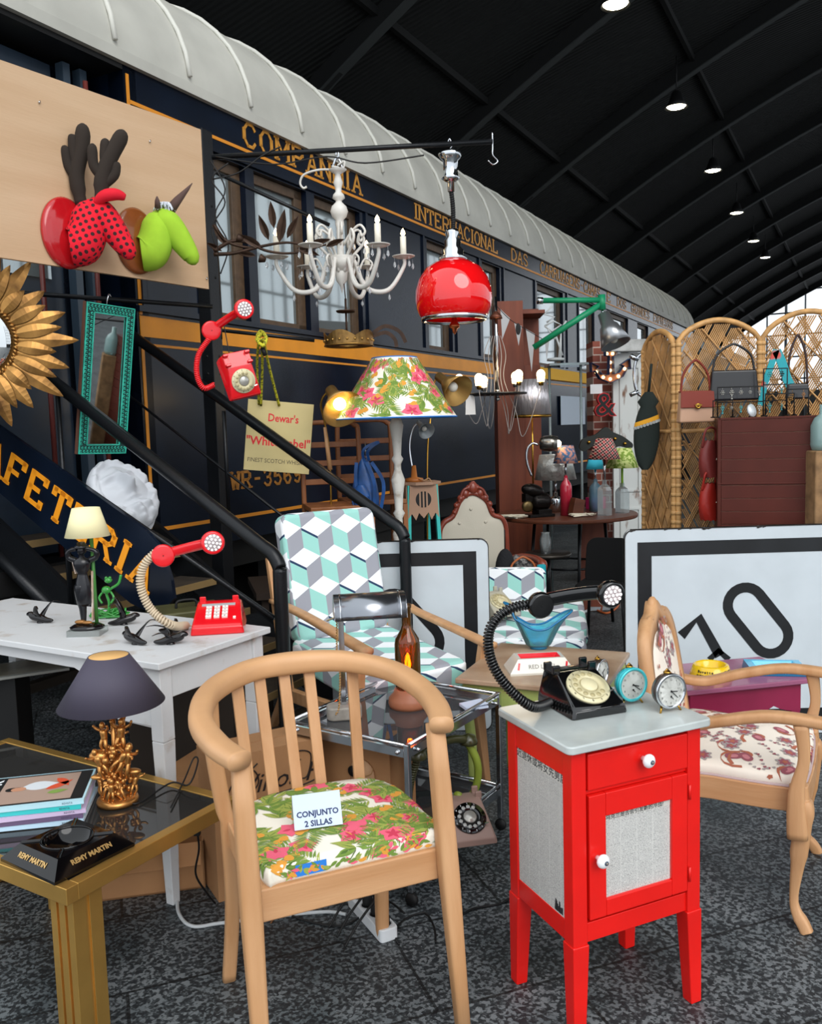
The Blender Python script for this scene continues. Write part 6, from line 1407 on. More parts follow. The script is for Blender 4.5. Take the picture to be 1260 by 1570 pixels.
# ------------------------------------------------------------------ green framed mirror
c0 = [at(x, y, d) for x, y, d in ((114, 460, 4.18), (191, 474, 4.34), (183, 665, 4.34), (107, 680, 4.18))]
c0 = [zr(114, 460, tn+.02), None, None, None]
mA = zr(110, 570, tn+.03); mdir = math.radians(57); mx_ = V((math.cos(mdir), math.sin(mdir), 0))
gm = thing('framed_mirror', 'narrow mirror in a turquoise fretwork frame hanging from the steel rod by a hook', 'mirror', V((mA.x, mA.y, at(0, 0, 1).z*0+EYE+(0))), 0)
wq, hq = .275, .715; zt_ = at(112, 462, mA.y).z; zb_ = zt_-hq
gm.location = (mA.x, mA.y, zb_); gm.rotation_euler = (math.radians(9), math.radians(1.5), mdir)
M_tq = mat('turquoise_frame_paint', '#35b39c', .5, var=.2, scale=30)
g = MB(); fw = .043
for a, b in (((0, 0), (wq, fw)), ((0, hq-fw), (wq, hq)), ((0, fw), (fw, hq-fw)), ((wq-fw, fw), (wq, hq-fw))): g.bb((a[0], -.009, a[1]), (b[0], .009, b[1]))
g.cur = 1; g.bb((-.006, -.004, -.002), (0, .012, hq+.002)); g.bb((wq, -.004, 0), (wq+.003, .012, hq)); g.build('frame', [mat('dark_teal_ground', '#123c38', .7), mat('brown_frame_edge', '#5c3a2c', .7)], gm)
g = MB(); rr = random.Random(6)
def scroll(x, z, s_): g.tube([V((x+s_*math.cos(t)*(.3+t/9), -.0105, z+s_*math.sin(t)*(.3+t/9))) for t in [i*.7 for i in range(9)]], .0022, 5)
x = .012
while x < wq-.01: scroll(x, .014, .008); scroll(x+.008, .030, .008); scroll(x, hq-.014, .008); scroll(x+.008, hq-.030, .008); x += .019
z = .05
while z < hq-.045: scroll(.012, z, .008); scroll(.031, z+.008, .008); scroll(wq-.012, z, .008); scroll(wq-.031, z+.008, .008); z += .019
for a, b in (((0, .002), (wq, .002)), ((0, hq-.002), (wq, hq-.002)), ((fw, fw), (wq-fw, fw)), ((fw, hq-fw), (wq-fw, hq-fw)), ((.002, 0), (.002, hq)), ((wq-.002, 0), (wq-.002, hq)), ((fw, fw), (fw, hq-fw)), ((wq-fw, fw), (wq-fw, hq-fw))): g.bar((a[0], -.0105, a[1]), (b[0], -.0105, b[1]), .005, .005, up=(0, 1, 0))
g.build('fretwork', M_tq, gm)
g = MB(); g.bb((fw, -.002, fw), (wq-fw, .004, hq-fw)); g.build('mirror_glass', mat('mirror_silver', '#cfd2d2', .02, 1.0), gm)
g = MB(); g.tube(spl([(wq*.42, .0, hq-.005), (wq*.42, -.006, hq+.03), (wq*.46, 0, hq+.05), (wq*.5, .0, hq+.04)], 5), .003, 6); g.build('hook', M_chrome, gm)
# ------------------------------------------------------------------ red rotary wall telephone lamp
p_ = at(366, 580, 4.05)
rp = thing('telephone_lamp', 'red rotary telephone hung on the black post with its lit handset raised', 'telephone', p_, 0, rot=(math.radians(72), math.radians(-12), math.radians(26)))
rotary_base(rp, .155, .20, .085, M_redplastic, M_black, mat('cream_dial_plastic', '#d9cfa8', .35), (mat('dial_ring_cream', '#cfc49c', .3), mat('dial_hole_shadow_cream', '#b5a87d', .5), mat('silver_hub', '#b3b0a8', .25, .4)))
W2L = lambda p: loc_(rp, p)
handset_lamp(rp, W2L(at(324, 507, 4.02)), W2L(at(374, 474, 3.92)), rp.rotation_euler.to_matrix().inverted() @ V((.45, -.88, -.05)), M_redplastic, .044, bend=.035)
g = MB(); cs = spl([W2L(p) for p in (at(320, 520, 4.0), at(304, 545, 4.0), at(302, 575, 4.0), at(312, 595, 4.02), at(328, 590, 4.06))], 8); g.tube(helix(cs, .010, .008, 8), .0042, 5); g.tube(cs, .007, 6); g.build('coil_cord', M_redplastic, rp)
# its wire up to the rod
g = MB(); g.tube([at(352, 545, 4.1), at(340, 480, 4.4), at(332, 350, 4.7)], .0025, 5); g.tube([at(326, 506, 4.06), at(322, 508, 4.80)], .006, 6); tag(g.build('hanging_wire', M_cable), 'thin black wire holding the red rotary telephone to the rod above', 'wire')
# ------------------------------------------------------------------ yellow rope and whisky sign
D_ = 4.98
ds = thing('metal_sign', 'gold-coloured square sign with red and dark lettering hanging from the yellow rope', 'sign', at(373, 720, D_), 0, rot=(0, math.radians(0), math.radians(-8)))
ds.rotation_euler = (0, math.radians(6.5), math.radians(10))
A, B = at(374, 724, D_), at(394, 618, D_+.02); sw = .375; sh_ = .405
g = MB(); g.bb((0, -.004, 0), (sw, .004, sh_)); g.build('panel', mat('gold_sign_plate', '#c4b27c', .35, .35, var=.08, scale=3), ds, .002)
g = MB(); g.text("Dewar's", .062, stand(sw*.55, -.0045, sh_*.76), .0006, xs=.85, bold=.0012); g.text('"White Label"', .068, stand(sw*.50, -.0045, sh_*.42), .0006, xs=.95, bold=.0014); g.build('lettering', mat('red_sign_letters', '#d8222c', .5), ds)['label'] = 'red serif lettering'
g = MB(); g.text('FINEST SCOTCH WHISKY', .034, stand(sw*.49, -.0045, sh_*.15), .0005, xs=.86); g.build('lettering', mat('dark_sign_letters', '#4b4230', .5), ds)['label'] = 'thin dark lettering'
M_rope = mat('yellow_rope', '#c9c22c', .8, col2='#5a5a1c', scale=90, thr=(.42, .5))
rope = thing('rope', 'yellow and black rope knotted on the rod, holding the gold sign', 'rope', at(399, 515, 4.6), 0); Lr = lambda p: loc_(rope, p)
hitch = [at(402, 512, 4.72), at(394, 520, 4.6), at(403, 530, 4.55), at(408, 518, 4.6), at(400, 508, 4.75), at(395, 515, 4.68)]
g = MB(); g.tube(spl([Lr(p) for p in hitch], 6, True), .010, 8, closed=True)
g.tube(spl([Lr(p) for p in (at(397, 520, 4.6), at(394, 560, 4.8), at(397, 620, 4.985))], 8), .0075, 7)
g.tube(spl([Lr(p) for p in (at(401, 520, 4.6), at(402, 560, 4.8), at(400, 622, 4.97))], 8), .0075, 7)
g.tube(spl([Lr(p) for p in (at(404, 520, 4.6), at(412, 560, 4.8), at(428, 622, 5.0))], 8), .0075, 7); g.build('rope_strand', M_rope, rope)
g = MB(); g.cyl(Lr(at(402, 533, 4.58)), Lr(at(407, 545, 4.58)), .012); g.build('clip', M_black, rope)
# ------------------------------------------------------------------ white chandelier
p_ = at(517, 245, 4.84); zr0 = at(517, 233, 4.84).z
cd = thing('chandelier', 'white painted chandelier with curled arms, lit candle bulbs and glass drops hanging from the rod', 'chandelier', p_, 0)
S_ = 4.84/1330; M_cw = mat('chandelier_white', '#d6d3cc', .5, var=.05, scale=20)
def zc(py):
    y = 390+(py-455)*.85 if py > 400 else 258+(py-258)*.603 if py > 258 else py
    return (246-y)*S_
g = MB(); pf = [(.022, 258), (.050, 262), (.030, 268), (.014, 273), (.020, 285), (.026, 293), (.018, 305), (.016, 315), (.030, 322), (.034, 330), (.016, 336), (.018, 340), (.040, 350), (.048, 362), (.040, 374), (.022, 382), (.024, 392), (.018, 400), (.018, 470), (.035, 478), (.030, 492), (.012, 500), (.0, 515)]
g.lathe([(r, zc(y)) for r, y in pf][::-1], 20, (0, 0, 0)); g.build('column', M_cw, cd)
g = MB(); g.tube(spl([(-.03, 0, zc(262)), (0, 0, zc(242)), (.03, 0, zc(262))], 5), .008, 6); g.tube(spl([(0, 0, zc(246)), (.008, 0, zc(238)), (0, 0, zr0-p_.z+.01), (-.008, 0, zc(240))], 5), .005, 6); g.build('hook', M_chrome, cd)
g = MB(); g.tube(spl([(-.02, 0, zc(262)), (-.10, -.01, zc(262)), (-.18, -.01, zc(272)), (-.205, 0, zc(290)), (-.19, 0, zc(303)), (-.17, 0, zc(300))], 6), .006, 6); g.tube(spl([(.0, -.01, zc(255)), (.04, -.02, zc(250)), (.03, -.02, zc(262)), (.0, -.02, zc(258)), (-.03, -.01, zc(256))], 5), .005, 6); g.build('white_flex', M_cw, cd)
for i in range(6):
    a = math.radians(8+60*i); ca, sa = math.cos(a), math.sin(a); P = lambda r, z: V((r*ca, r*sa, z)); R_ = .345
    g = MB(); n_ = 5
    arm = spl([P(.03, zc(478)), P(.06, zc(455)), P(.085, zc(468)), P(.12, zc(500)), P(.19, zc(512)), P(.27, zc(505)), P(R_, zc(468)), P(R_, zc(452))], 5); g.tube(arm, [.008+.006*math.sin(PI*j/len(arm)) for j in range(len(arm))], 8)
    g.tube(spl([P(.03, zc(462)), P(.08, zc(445)), P(.13, zc(425)), P(.11, zc(410)), P(.095, zc(425)), P(.115, zc(432))], 4), .008, 7)
    g.tube(spl([P(.15, zc(505)), P(.10, zc(480)), P(.13, zc(455)), P(.17, zc(462)), P(.155, zc(475))], 4), .006, 6); am = g.build('arm', M_cw, cd)
    g = MB(); g.lathe([(.012, 0), (.045, .006), (.064, .016), (.060, .012), (.02, .004)], 20, P(R_, zc(455))); g.build('drip_pan', M_cw, am)
    g = MB(); g.cyl(P(R_, zc(452)), P(R_, zc(416)), .0165, n=14); g.build('candle_sleeve', mat('ivory_candle', '#e8e2d2', .5), am)
    g = MB(); g.lathe([(.006, 0), (.013, .012), (.010, .026), (0, .042)][::1], 10, P(R_, zc(415))); g.build('bulb', M_bulb, am)
    g = MB()
    for j in range(4):
        b = a+j*PI/2+.4; q = P(R_, zc(455))+V((.058*math.cos(b), .058*math.sin(b), .005)); g.tube([q, q-V((0, 0, .025))], .001, 4); g.lathe([(0, -.06), (.008, -.045), (.006, -.03), (0, -.022)], 6, q, smooth=False)
    for r, z in ((.13, 430), (.17, 470), (.26, 510)): q = P(r, zc(z)); g.tube([q, q-V((0, 0, .02))], .001, 4); g.lathe([(0, -.055), (.008, -.04), (.006, -.026), (0, -.018)], 6, q, smooth=False)
    g.build('glass_drop', glass('crystal', (.8, .82, .84), .02, .35), am)
for i in range(6):
    a = math.radians(38+60*i); g = MB(); ca, sa = math.cos(a), math.sin(a); P = lambda r, z: V((r*ca, r*sa, z))
    g.tube(spl([P(.02, zc(430)), P(.07, zc(410)), P(.12, zc(400)), (P(.15, zc(412))), P(.13, zc(420)), P(.12, zc(410))], 4), .007, 6); o = g.build('scroll', M_cw, cd)
g = MB(); g.lathe([(.02, zc(450)), (.06, zc(455)), (.085, zc(452)), (.05, zc(470)), (.02, zc(480))][::-1], 24); g.build('centre_bowl', M_cw, cd)
# ------------------------------------------------------------------ red pendant lamp
p_ = at(690, 232, 4.84); S2 = 4.84/1330
pd = thing('pendant_lamp', 'glossy red glass pendant lamp on a ribbed black cable and chrome canopy', 'lamp', p_, 0)
Q = lambda y: (232-y)*S2
g = MB(); g.lathe([(r*S2, Q(y)) for r, y in ((0, 235), (13, 233), (18, 236), (15, 242), (11, 246), (11, 268), (14, 271), (8, 275), (5, 276), (5, 290), (0, 290))][::-1], 28); g.build('canopy', M_chrome, pd)
g = MB(); g.tube(spl([(0, 0, .015), (.01, 0, .03), (0, 0, .065), (-.01, 0, .05)], 5), .003, 6); g.build('hook', M_chrome, pd)
g = MB(); cs = [V((0, 0, Q(288))), V((.008, 0, Q(315))), V((.006, 0, Q(350)))]; g.tube(helix(spl(cs, 8), .006, .012, 8), .008, 6); g.build('ribbed_cable', M_black, pd)
g = MB(); g.lathe([(r*S2, Q(y)) for r, y in ((0, 344), (9, 345), (11, 350), (9, 356), (13, 362), (12, 370), (17, 376), (16, 382), (22, 388), (20, 391), (0, 392))][::-1], 28); g.build('cap', M_chrome, pd)
g = MB(); g.lathe([(r*S2, Q(y)) for r, y in ((16, 390), (28, 393), (42, 402), (52, 417), (57, 433), (58, 447), (56, 460), (52, 470), (48, 474))][::-1], 48, close=False)
sh = MB(); prof = [(r*S2, Q(y)) for r, y in ((16, 390), (28, 393), (42, 402), (52, 417), (57, 433), (58, 447), (56, 460), (52, 470), (48, 474))]
sh.lathe(prof+[(r-.006, z) for r, z in prof[::-1]], 56, close=True); sh.build('shade', mat('red_opal_glass', '#d80d12', .05, coat=1, emit='#ff0a08', es=.12), pd)
g = MB(); g.lathe([(r*S2, Q(y)) for r, y in ((48, 472), (50, 474), (49, 479), (46, 480), (44, 474))], 48, close=True); g.build('rim_ring', M_chrome, pd)
g = MB(); g.lathe([(r*S2, Q(y)) for r, y in ((0, 500), (3, 496), (4, 491), (8, 489), (8, 485), (4, 480), (3, 400))], 16); g.build('finial', mat('copper_finial', '#b0603a', .3, .9), pd)
# ------------------------------------------------------------------ iron branch sconce
p_ = at(335, 385, 4.7)
ib = thing('leaf_wall_light', 'rusty iron branch lamp with pointed leaves sticking out from the post', 'lamp', p_, 0); L2 = lambda px, py, d=4.68: loc_(ib, at(px, py, d))
M_iron = mat('rusty_iron', '#3d2c22', .5, .6, var=.3, scale=20)
for pts in ([(328, 390), (360, 388), (400, 378), (440, 372), (480, 378)], [(328, 385), (355, 370), (380, 372), (410, 385), (450, 388), (500, 375)], [(328, 345), (345, 368), (370, 378), (400, 380)]):
    g = MB(); g.tube(spl([L2(x, y) for x, y in pts], 6), [.011-.006*i/((len(pts)-1)*6) for i in range((len(pts)-1)*6+1)], 7); g.build('branch', M_iron, ib)
for x, y, a, l in ((412, 368, 110, 40), (428, 372, 78, 50), (402, 380, 150, 42), (440, 365, 60, 36), (470, 378, 15, 38), (392, 392, 170, 30), (455, 380, -20, 36), (500, 378, 20, 30), (345, 375, 120, 32), (340, 385, 150, 26), (420, 350, 95, 40)):
    g = MB(); q = L2(x, y); a = math.radians(a); S = 4.68/1330; pl = leafpoly(l*S, l*S*.30, 0, 6); vs = [q+V((u*math.cos(a)-v*math.sin(a), .012*math.sin(PI*u/(l*S))*-1, u*math.sin(a)+v*math.cos(a))) for u, v in pl]
    g.add([q]+vs, [(0, i+1, (i+1) % len(vs)+1) for i in range(len(vs))]); g.build('leaf', M_iron, ib, solid=.003)
for x, y in ((368, 366), (402, 397)): g = MB(); q = L2(x, y); g.lathe([(0, -.02), (.012, -.018), (.024, .01), (.022, .014), (0, .0)], 14, q, RY(-1.2)); g.build('candle_cup', M_iron, ib)
# ------------------------------------------------------------------ hanging brass crown
p_ = at(535, 530, 4.8); S3 = 4.8/1330
cr_ = thing('hanging_crown_lamp', 'pierced brass crown-shaped lamp hanging below the white chandelier on a thin rod', 'lamp', p_, 0)
M_abr = mat('antique_brass', '#8a6a3c', .4, .8, var=.3, scale=25)
g = MB(); N_ = 40; R_ = 36*S3
vs = []
for i in range(N_):
    a = 2*PI*i/N_; up = 12*S3+9*S3*abs(math.sin(a*2.5)); vs += [V((R_*math.cos(a), R_*math.sin(a), 0)), V((R_*1.03*math.cos(a), R_*1.03*math.sin(a), up))]
g.add(vs, [(2*i, 2*((i+1) % N_), 2*((i+1) % N_)+1, 2*i+1) for i in range(N_)]); g.build('crown_band', M_abr, cr_, solid=.004)
g = MB()
for i in range(20): a = 2*PI*i/20; g.ball((R_*1.03*math.cos(a), R_*1.03*math.sin(a), 7*S3), .007, 8, 6)
g.lathe([(R_*1.02, -.004), (R_*1.05, 0), (R_*1.02, .004)], 40, close=True); g.lathe([(R_*.4, .0), (R_*.98, .0), (R_*.98, .004), (R_*.4, .004)], 36, close=True); g.build('beading', mat('bright_brass_bead', '#b08a4c', .3, .9), cr_)
g = MB(); g.cyl((-.01, 0, .0), (-.01, 0, 70*S3), .006, n=8); g.lathe([(0, 0), (.055, 0), (.050, -.008), (.0, -.012)], 24, (-.01, 0, 52*S3)); g.tube([V((-.01, 0, 70*S3)), V((-.015, 0, 92*S3))], .003, 5); g.build('stem', M_iron, cr_)
g = MB(); g.bar((-R_, 0, .002), (R_, 0, .002), .012, .004); g.build('cross_bar', M_abr, cr_)
for pts in ([(570, 512), (590, 500), (612, 508), (622, 525)], [(572, 515), (592, 510), (605, 520), (608, 532)]):
    g = MB(); g.sweep(spl([loc_(cr_, at(x, y, 4.8)) for x, y in pts], 5), [(-.010, -.002), (.010, -.002), (.010, .002), (-.010, .002)], smooth=False, up=(0, 1, 0)); g.build('frond', M_iron, cr_)
# ------------------------------------------------------------------ stalls behind: lamp and chairs beside the armchair
DL = 4.95
p_ = at(609, 700, DL); S = DL/1330
lf = thing('floor_lamp', 'floor lamp with a wide hibiscus-print cone shade on a turned white wooden pole', 'lamp', (p_.x, p_.y, 0), 0)
zb, zt = at(609, 641, DL).z, at(609, 549, DL).z
g = MB(); prof = [(.14, 0), (.14, .02), (.06, .05), (.03, .10), (.022, .14)]; z = .14
while z < zb-.02:
    prof += [(.020, z+.02), (.034, z+.05), (.022, z+.07), (.028, z+.16), (.040, z+.24), (.026, z+.28), (.020, z+.30)]; z += .31
prof = [q for q in prof if q[1] < zb]+[(.02, zb)]; g.lathe(prof, 20); g.build('turned_pole', mat('chalky_white_wood', '#c9c6be', .7, col2='#9c8f80', scale=25, thr=(.2, .45), bump=.1), lf)
g = MB(); r0, r1 = .345, .128; h_ = zt-zb; sl = math.hypot(r0-r1, h_)
def cone(u, v):                                       # u metres round the mid girth, v metres up the slope
    r = r0+(r1-r0)*v/sl; a = u/.26-PI/2; nn = V((math.cos(a)*h_/sl, math.sin(a)*h_/sl, (r0-r1)/sl)); return V((r*math.cos(a), r*math.sin(a), zb+h_*v/sl)), nn
g.lathe([(r0, zb), (r1, zt)], 64, smooth=True); g.v; g.f = [f for f in g.f if len(f) == 4]; g.sm = g.sm[:len(g.f)]; g.mi = g.mi[:len(g.f)]
pr = Print(g, cone, lambda u, v: 0.004 < v < sl-.004); tropical(pr, random.Random(12), ((-.45, .45), (-.01, sl)), .062, 2.4)
lf_rot = g.build('lamp_shade', FLOR, lf); 
g = MB(); 
for r, z in ((r0, zb), (r1, zt)): g.lathe([(r, z-.004), (r+.003, z), (r, z+.004), (r-.003, z)], 64, close=True)
g.build('shade_trim', mat('print_blue', '#2b7fd6', .8), lf)
# gold cone desk lamps
def spot_lamp(name, loc, label, tip, mouth, r, path, mshade, lit, stem_m, foot=None, lining=None):
    t = thing(name, label, 'lamp', loc, 0); T = loc_(t, tip); Mo = loc_(t, mouth); ax = (Mo-T).normalized(); R = V((0, 0, 1)).rotation_difference(ax).to_matrix(); L = (Mo-T).length
    g = MB(); g.lathe([(0, 0), (r*.28, .0), (r*.30, L*.35), (r*.45, L*.45), (r, L), (r*.97, L), (r*.40, L*.48), (0, L*.42)], 32, T, R); o = g.build('lamp_shade', [mshade], t)
    g = MB(); g.ball(Mo-ax*L*.28, r*.30, 14, 10); g.build('bulb', M_bulb if lit else mat('unlit_bulb', '#e9e6dc', .3), t)
    g = MB(); g.tube(spl([loc_(t, p) for p in path], 8), .006, 8); g.build('gooseneck', stem_m, t); return t
M_goldsh = mat('gold_metal_shade', '#b08a4e', .35, .7)
# low trestle that carries the ladder-back chairs
q_ = at(520, 800, 5.15)
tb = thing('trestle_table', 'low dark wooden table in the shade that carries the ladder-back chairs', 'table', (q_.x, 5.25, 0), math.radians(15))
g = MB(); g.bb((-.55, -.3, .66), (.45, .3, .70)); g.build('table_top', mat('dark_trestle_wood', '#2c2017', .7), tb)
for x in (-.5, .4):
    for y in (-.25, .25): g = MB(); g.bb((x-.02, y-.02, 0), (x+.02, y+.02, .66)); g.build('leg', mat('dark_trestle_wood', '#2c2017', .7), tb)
M_cherry = wood('cherry_wood', '#9c6238', '#7d4a28', .8, 'Z', .4)
def ladder_chair(loc, rz, label, zt):
    t = thing('ladder_back_chair', label, 'chair', loc, rz, 'ladder-back chairs'); w_ = .17; H_ = zt-loc[2]
    g = MB(); g.sweep(spl([(-w_, 0, 0), (-w_, 0, H_*.5), (-w_, 0, H_-.07), (-w_+.02, 0, H_-.02), (-w_+.06, 0, H_), (0, 0, H_+.002), (w_-.06, 0, H_), (w_-.02, 0, H_-.02), (w_, 0, H_-.07), (w_, 0, H_*.5), (w_, 0, 0)], 5), rrect(.028, .030, .008, 2), up=(0, 1, 0)); g.build('back_frame', M_cherry, t)
    for i in range(3): g = MB(); g.bar((-w_, 0, H_-.13-.11*i), (w_, 0, H_-.13-.11*i), .016, .034); g.build('back_slat', M_cherry, t, .004)
    g = MB(); g.bb((-w_-.01, -.36, H_*.47), (w_+.01, .01, H_*.47+.03)); g.build('seat', M_cherry, t, .006)
    for sx in (-1, 1): g = MB(); g.bar((sx*w_, -.34, H_*.47), (sx*w_, -.34, 0), .03, .03, up=(0, 1, 0)); g.build('leg', M_cherry, t, .004)
    return t
a1 = at(512, 640, 5.18); a2 = at(545, 645, 5.5)
ladder_chair((a1.x-.03, 5.20, .701), math.radians(14), 'cherry wood ladder-back chair beside the whisky sign, nearest of the two', at(507, 648, 5.2).z)
ladder_chair((a2.x+.05, 5.50, .701), math.radians(14), 'cherry wood ladder-back chair with the blue backpack in front of it, behind the other one', at(545, 645, 5.5).z)
# blue backpack
p_ = at(560, 790, 5.0)
bk_ = thing('backpack', 'blue patterned leather backpack hanging from the ladder-back chair', 'bag', at(561, 788, 4.98), math.radians(-15))
M_bag = mat('blue_leather', '#1d4f8f', .4, col2='#123766', scale=12, bump=.1, bscale=50); SB = 4.98/1330
g = MB(); g.grid(lambda u, v: V(((24*SB*math.sin(PI*min(1, .18+v*.82))**.5*(1-.45*v)+.004)*math.cos(2*PI*u), .075*(1-.4*v)*math.sin(2*PI*u), v*86*SB)), 28, 14); g.build('bag_body', M_bag, bk_)
g = MB(); g.grid(lambda u, v: V((14*SB*math.cos(2*PI*u)*(math.sin(PI*(.1+.85*v))**.5), -.07-.03*math.sin(2*PI*u), .03+v*38*SB)), 20, 8); g.tube(spl([(-.03, -.09, .02), (-.05, -.085, .10), (0, -.08, .17), (.05, -.085, .10)], 5), .004, 5); g.build('pocket', M_bag, bk_)
for a in (0, .03):
    g = MB(); g.sweep(spl([(.0+a, 0, 82*SB), (.0+a, -.02, 95*SB), (.03+a, -.02, 104*SB), (.085+a*.3, 0, 110*SB)], 6), [(-.008, -.003), (.008, -.003), (.008, .003), (-.008, .003)], smooth=False, up=(0, 1, 0)); g.build('strap', M_bag, bk_)
for a in (-.03, .03, .06): g = MB(); g.sweep(spl([(a, -.05, 80*SB), (a*1.8+.02, -.06, 50*SB), (a*1.4+.03, -.06, 15*SB), (a+.03, -.05, 2*SB)], 6), [(-.010, -.002), (.010, -.002), (.010, .002), (-.010, .002)], smooth=False, up=(0, 1, 0)); g.build('strap', M_bag, bk_)
g = MB(); g.cyl((.01, 0, 84*SB), (.01, 0, 110*SB), .003); tagp = g.build('zip_pull', M_chrome, bk_)
D = 4.9
b_ = on(505, 790, .702); base = V((at(505, 780, 5.02).x, 5.02, .702))
sl_ = spot_lamp('gooseneck_lamp', base, 'lit gold cone desk lamp on a curved neck above the whisky sign', at(507, 598, 4.92), at(526, 628, 4.78), .118, [base+V((0, 0, .02)), at(506, 715, 5.0), at(499, 655, 4.98), at(492, 620, 4.95), at(500, 603, 4.93), at(508, 600, 4.92)], M_goldsh, True, M_brass)
g = MB(); g.lathe([(0, 0), (.07, 0), (.07, .015), (.02, .03), (0, .03)], 24); g.build('base', M_brass, sl_)
g = MB(); g.tube([loc_(sl_, at(506, 720, 5.0)), loc_(sl_, at(498, 655, 4.98))], [.014, .009], 10); g.build('wooden_grip', M_beech, sl_)
# turquoise stool with small grey lamp
DS = 5.35; S = DS/1330; zt = at(640, 738, DS).z; p_ = at(640, 738, DS)
ts_ = thing('plant_stand', 'tall stool with turquoise legs and pierced bare wood aprons beside the hibiscus-print lamp', 'stool', (p_.x, p_.y, 0), math.radians(18))
M_tqp = mat('turquoise_paint', '#32b3ac', .5); M_mdf = mat('bare_mdf', '#a3816a', .7)
g = MB(); g.prism([(.145*math.cos(PI/8+i*PI/4), .145*math.sin(PI/8+i*PI/4)) for i in range(8)], zt-.018, zt); g.build('stool_top', M_mdf, ts_, .003)
for sx in (-1, 1):
    for sy in (-1, 1): g = MB(); g.bar((sx*.085, sy*.085, zt-.018), (sx*.13, sy*.13, 0), .022, .022, up=(0, 1, 0)); g.build('leg', M_tqp, ts_)
for k in range(4):
    R = RZ(k*PI/2); g = MB(); top_ = [(-.085, 0), (.085, 0), (.10, -.20), (.075, -.17), (.05, -.21), (.03, -.165), (0, -.20), (-.03, -.165), (-.05, -.21), (-.075, -.17), (-.10, -.20)]
    Rr = R @ RX(PI/2); g.prism([(x, z) for x, z in top_], .098, .104, Rr, R @ V((0, .0, 0))*0+V((0, 0, zt-.02))); g.cur = 1
    g.prism([(.05*math.cos(t*PI/12), -.085+.05*math.sin(t*PI/12)) for t in range(24)], .1042, .1050, Rr, V((0, 0, zt-.02))); g.cur = 0
    for x in (-.022, 0, .022): g.prism([(x-.005, -.035), (x+.005, -.035), (x+.005, -.135), (x-.005, -.135)][::-1], .1044, .1056, Rr, V((0, 0, zt-.02)))
    g.build('pierced_apron', [M_mdf, M_black], ts_)
g = MB(); g.bb((-.11, -.11, .35), (.11, .11, .365)); g.build('lower_shelf', M_mdf, ts_)
bl0 = V((p_.x-.02, p_.y-.02, zt)); gl2 = spot_lamp('gooseneck_lamp', bl0, 'small unlit grey lamp with wooden foot standing on the turquoise-legged stool', at(641, 648, DS), at(654, 661, DS-.10), .052, [bl0+V((0, 0, .03)), at(628, 690, DS), at(632, 660, DS), at(641, 648, DS)], mat('grey_lamp_metal', '#8f9496', .4, .3), False, M_chrome)
g = MB(); g.lathe([(0, 0), (.055, 0), (.055, .02), (.02, .028), (.012, .10), (0, .10)], 20, loc_(gl2, bl0)); g.build('wooden_foot', mat('orange_wood', '#b0682e', .4), gl2)
g = MB(); g.tube(spl([(.03, -.05, .02), (.06, -.06, .01), (.09, -.05, .02), (.11, -.06, -.02)], 5), .004, 5); g.build('cord', mat('cord_tan', '#a98462', .6), gl2)
# baroque chair with red-brown carved frame
DB = 5.75; S = DB/1330; p_ = at(727, 890, DB)
bq = thing('baroque_armchair', 'carved red-brown armchair with a cream buttoned back, half behind the railway board', 'armchair', (p_.x, p_.y, 0), math.radians(12))
M_mah = mat('red_brown_wood', '#7a3424', .35, coat=.3, var=.15, scale=10)
zc_ = at(727, 740, DB).z
def X(px): return (px-727)*S
def ZZ(py): return zc_+(740-py)*S
ob = spl2([(X(676), ZZ(875)), (X(673), ZZ(820)), (X(680), ZZ(800)), (X(695), ZZ(790)), (X(708), ZZ(765)), (X(727), ZZ(756)), (X(748), ZZ(768)), (X(758), ZZ(790)), (X(774), ZZ(798)), (X(780), ZZ(822)), (X(775), ZZ(875)), (X(727), ZZ(890))], 4)
g = MB(); g.sweep([V((x, 0, z)) for x, z in ob], rrect(.032, .05, .012, 2), closed=True, up=(0, 1, 0)); fr_ = g.build('back_frame', M_mah, bq)
g = MB(); g.ball((X(727), -.01, ZZ(748)), (.035, .03, .045), 12, 8)
for sx in (-1, 1):
    for dx, dz, r in ((.05, -.02, .028), (.085, -.05, .024), (.115, -.095, .020), (.13, -.14, .016), (.03, .02, .018)): g.ball((sx*dx, -.01, ZZ(752)+dz), (r, .022, r*1.1), 10, 7)
    g.tube(spl([(0, -.02, ZZ(738)), (sx*.03, -.02, ZZ(746)), (sx*.07, -.02, ZZ(752)), (sx*.10, -.02, ZZ(770))], 5), .010, 6)
g.build('carved_crest', M_mah, fr_)
M_crm = mat('cream_upholstery', '#bdb7a8', .9, bump=.1, bscale=120)
g = MB(); k_ = len(ob); cx_ = 0; cz_ = sum(z for x, z in ob)/k_; vs = []
for s_, d in ((1, 0), (.93, .012), (.6, .024), (.001, .028)): vs += [V((x*s_, -d, cz_+(z-cz_)*s_)) for x, z in ob]
g.add(vs, [(i*k_+j, i*k_+(j+1) % k_, (i+1)*k_+(j+1) % k_, (i+1)*k_+j)[::-1] for i in range(3) for j in range(k_)], True)
for bx_, bz_ in ((-.10, .05), (.08, .05), (-.02, .14), (-.10, -.08), (.08, -.08)): g.ball((bx_, -.027, cz_+bz_), (.010, .005, .010), 8, 6)
g.build('back_pad', M_crm, bq)
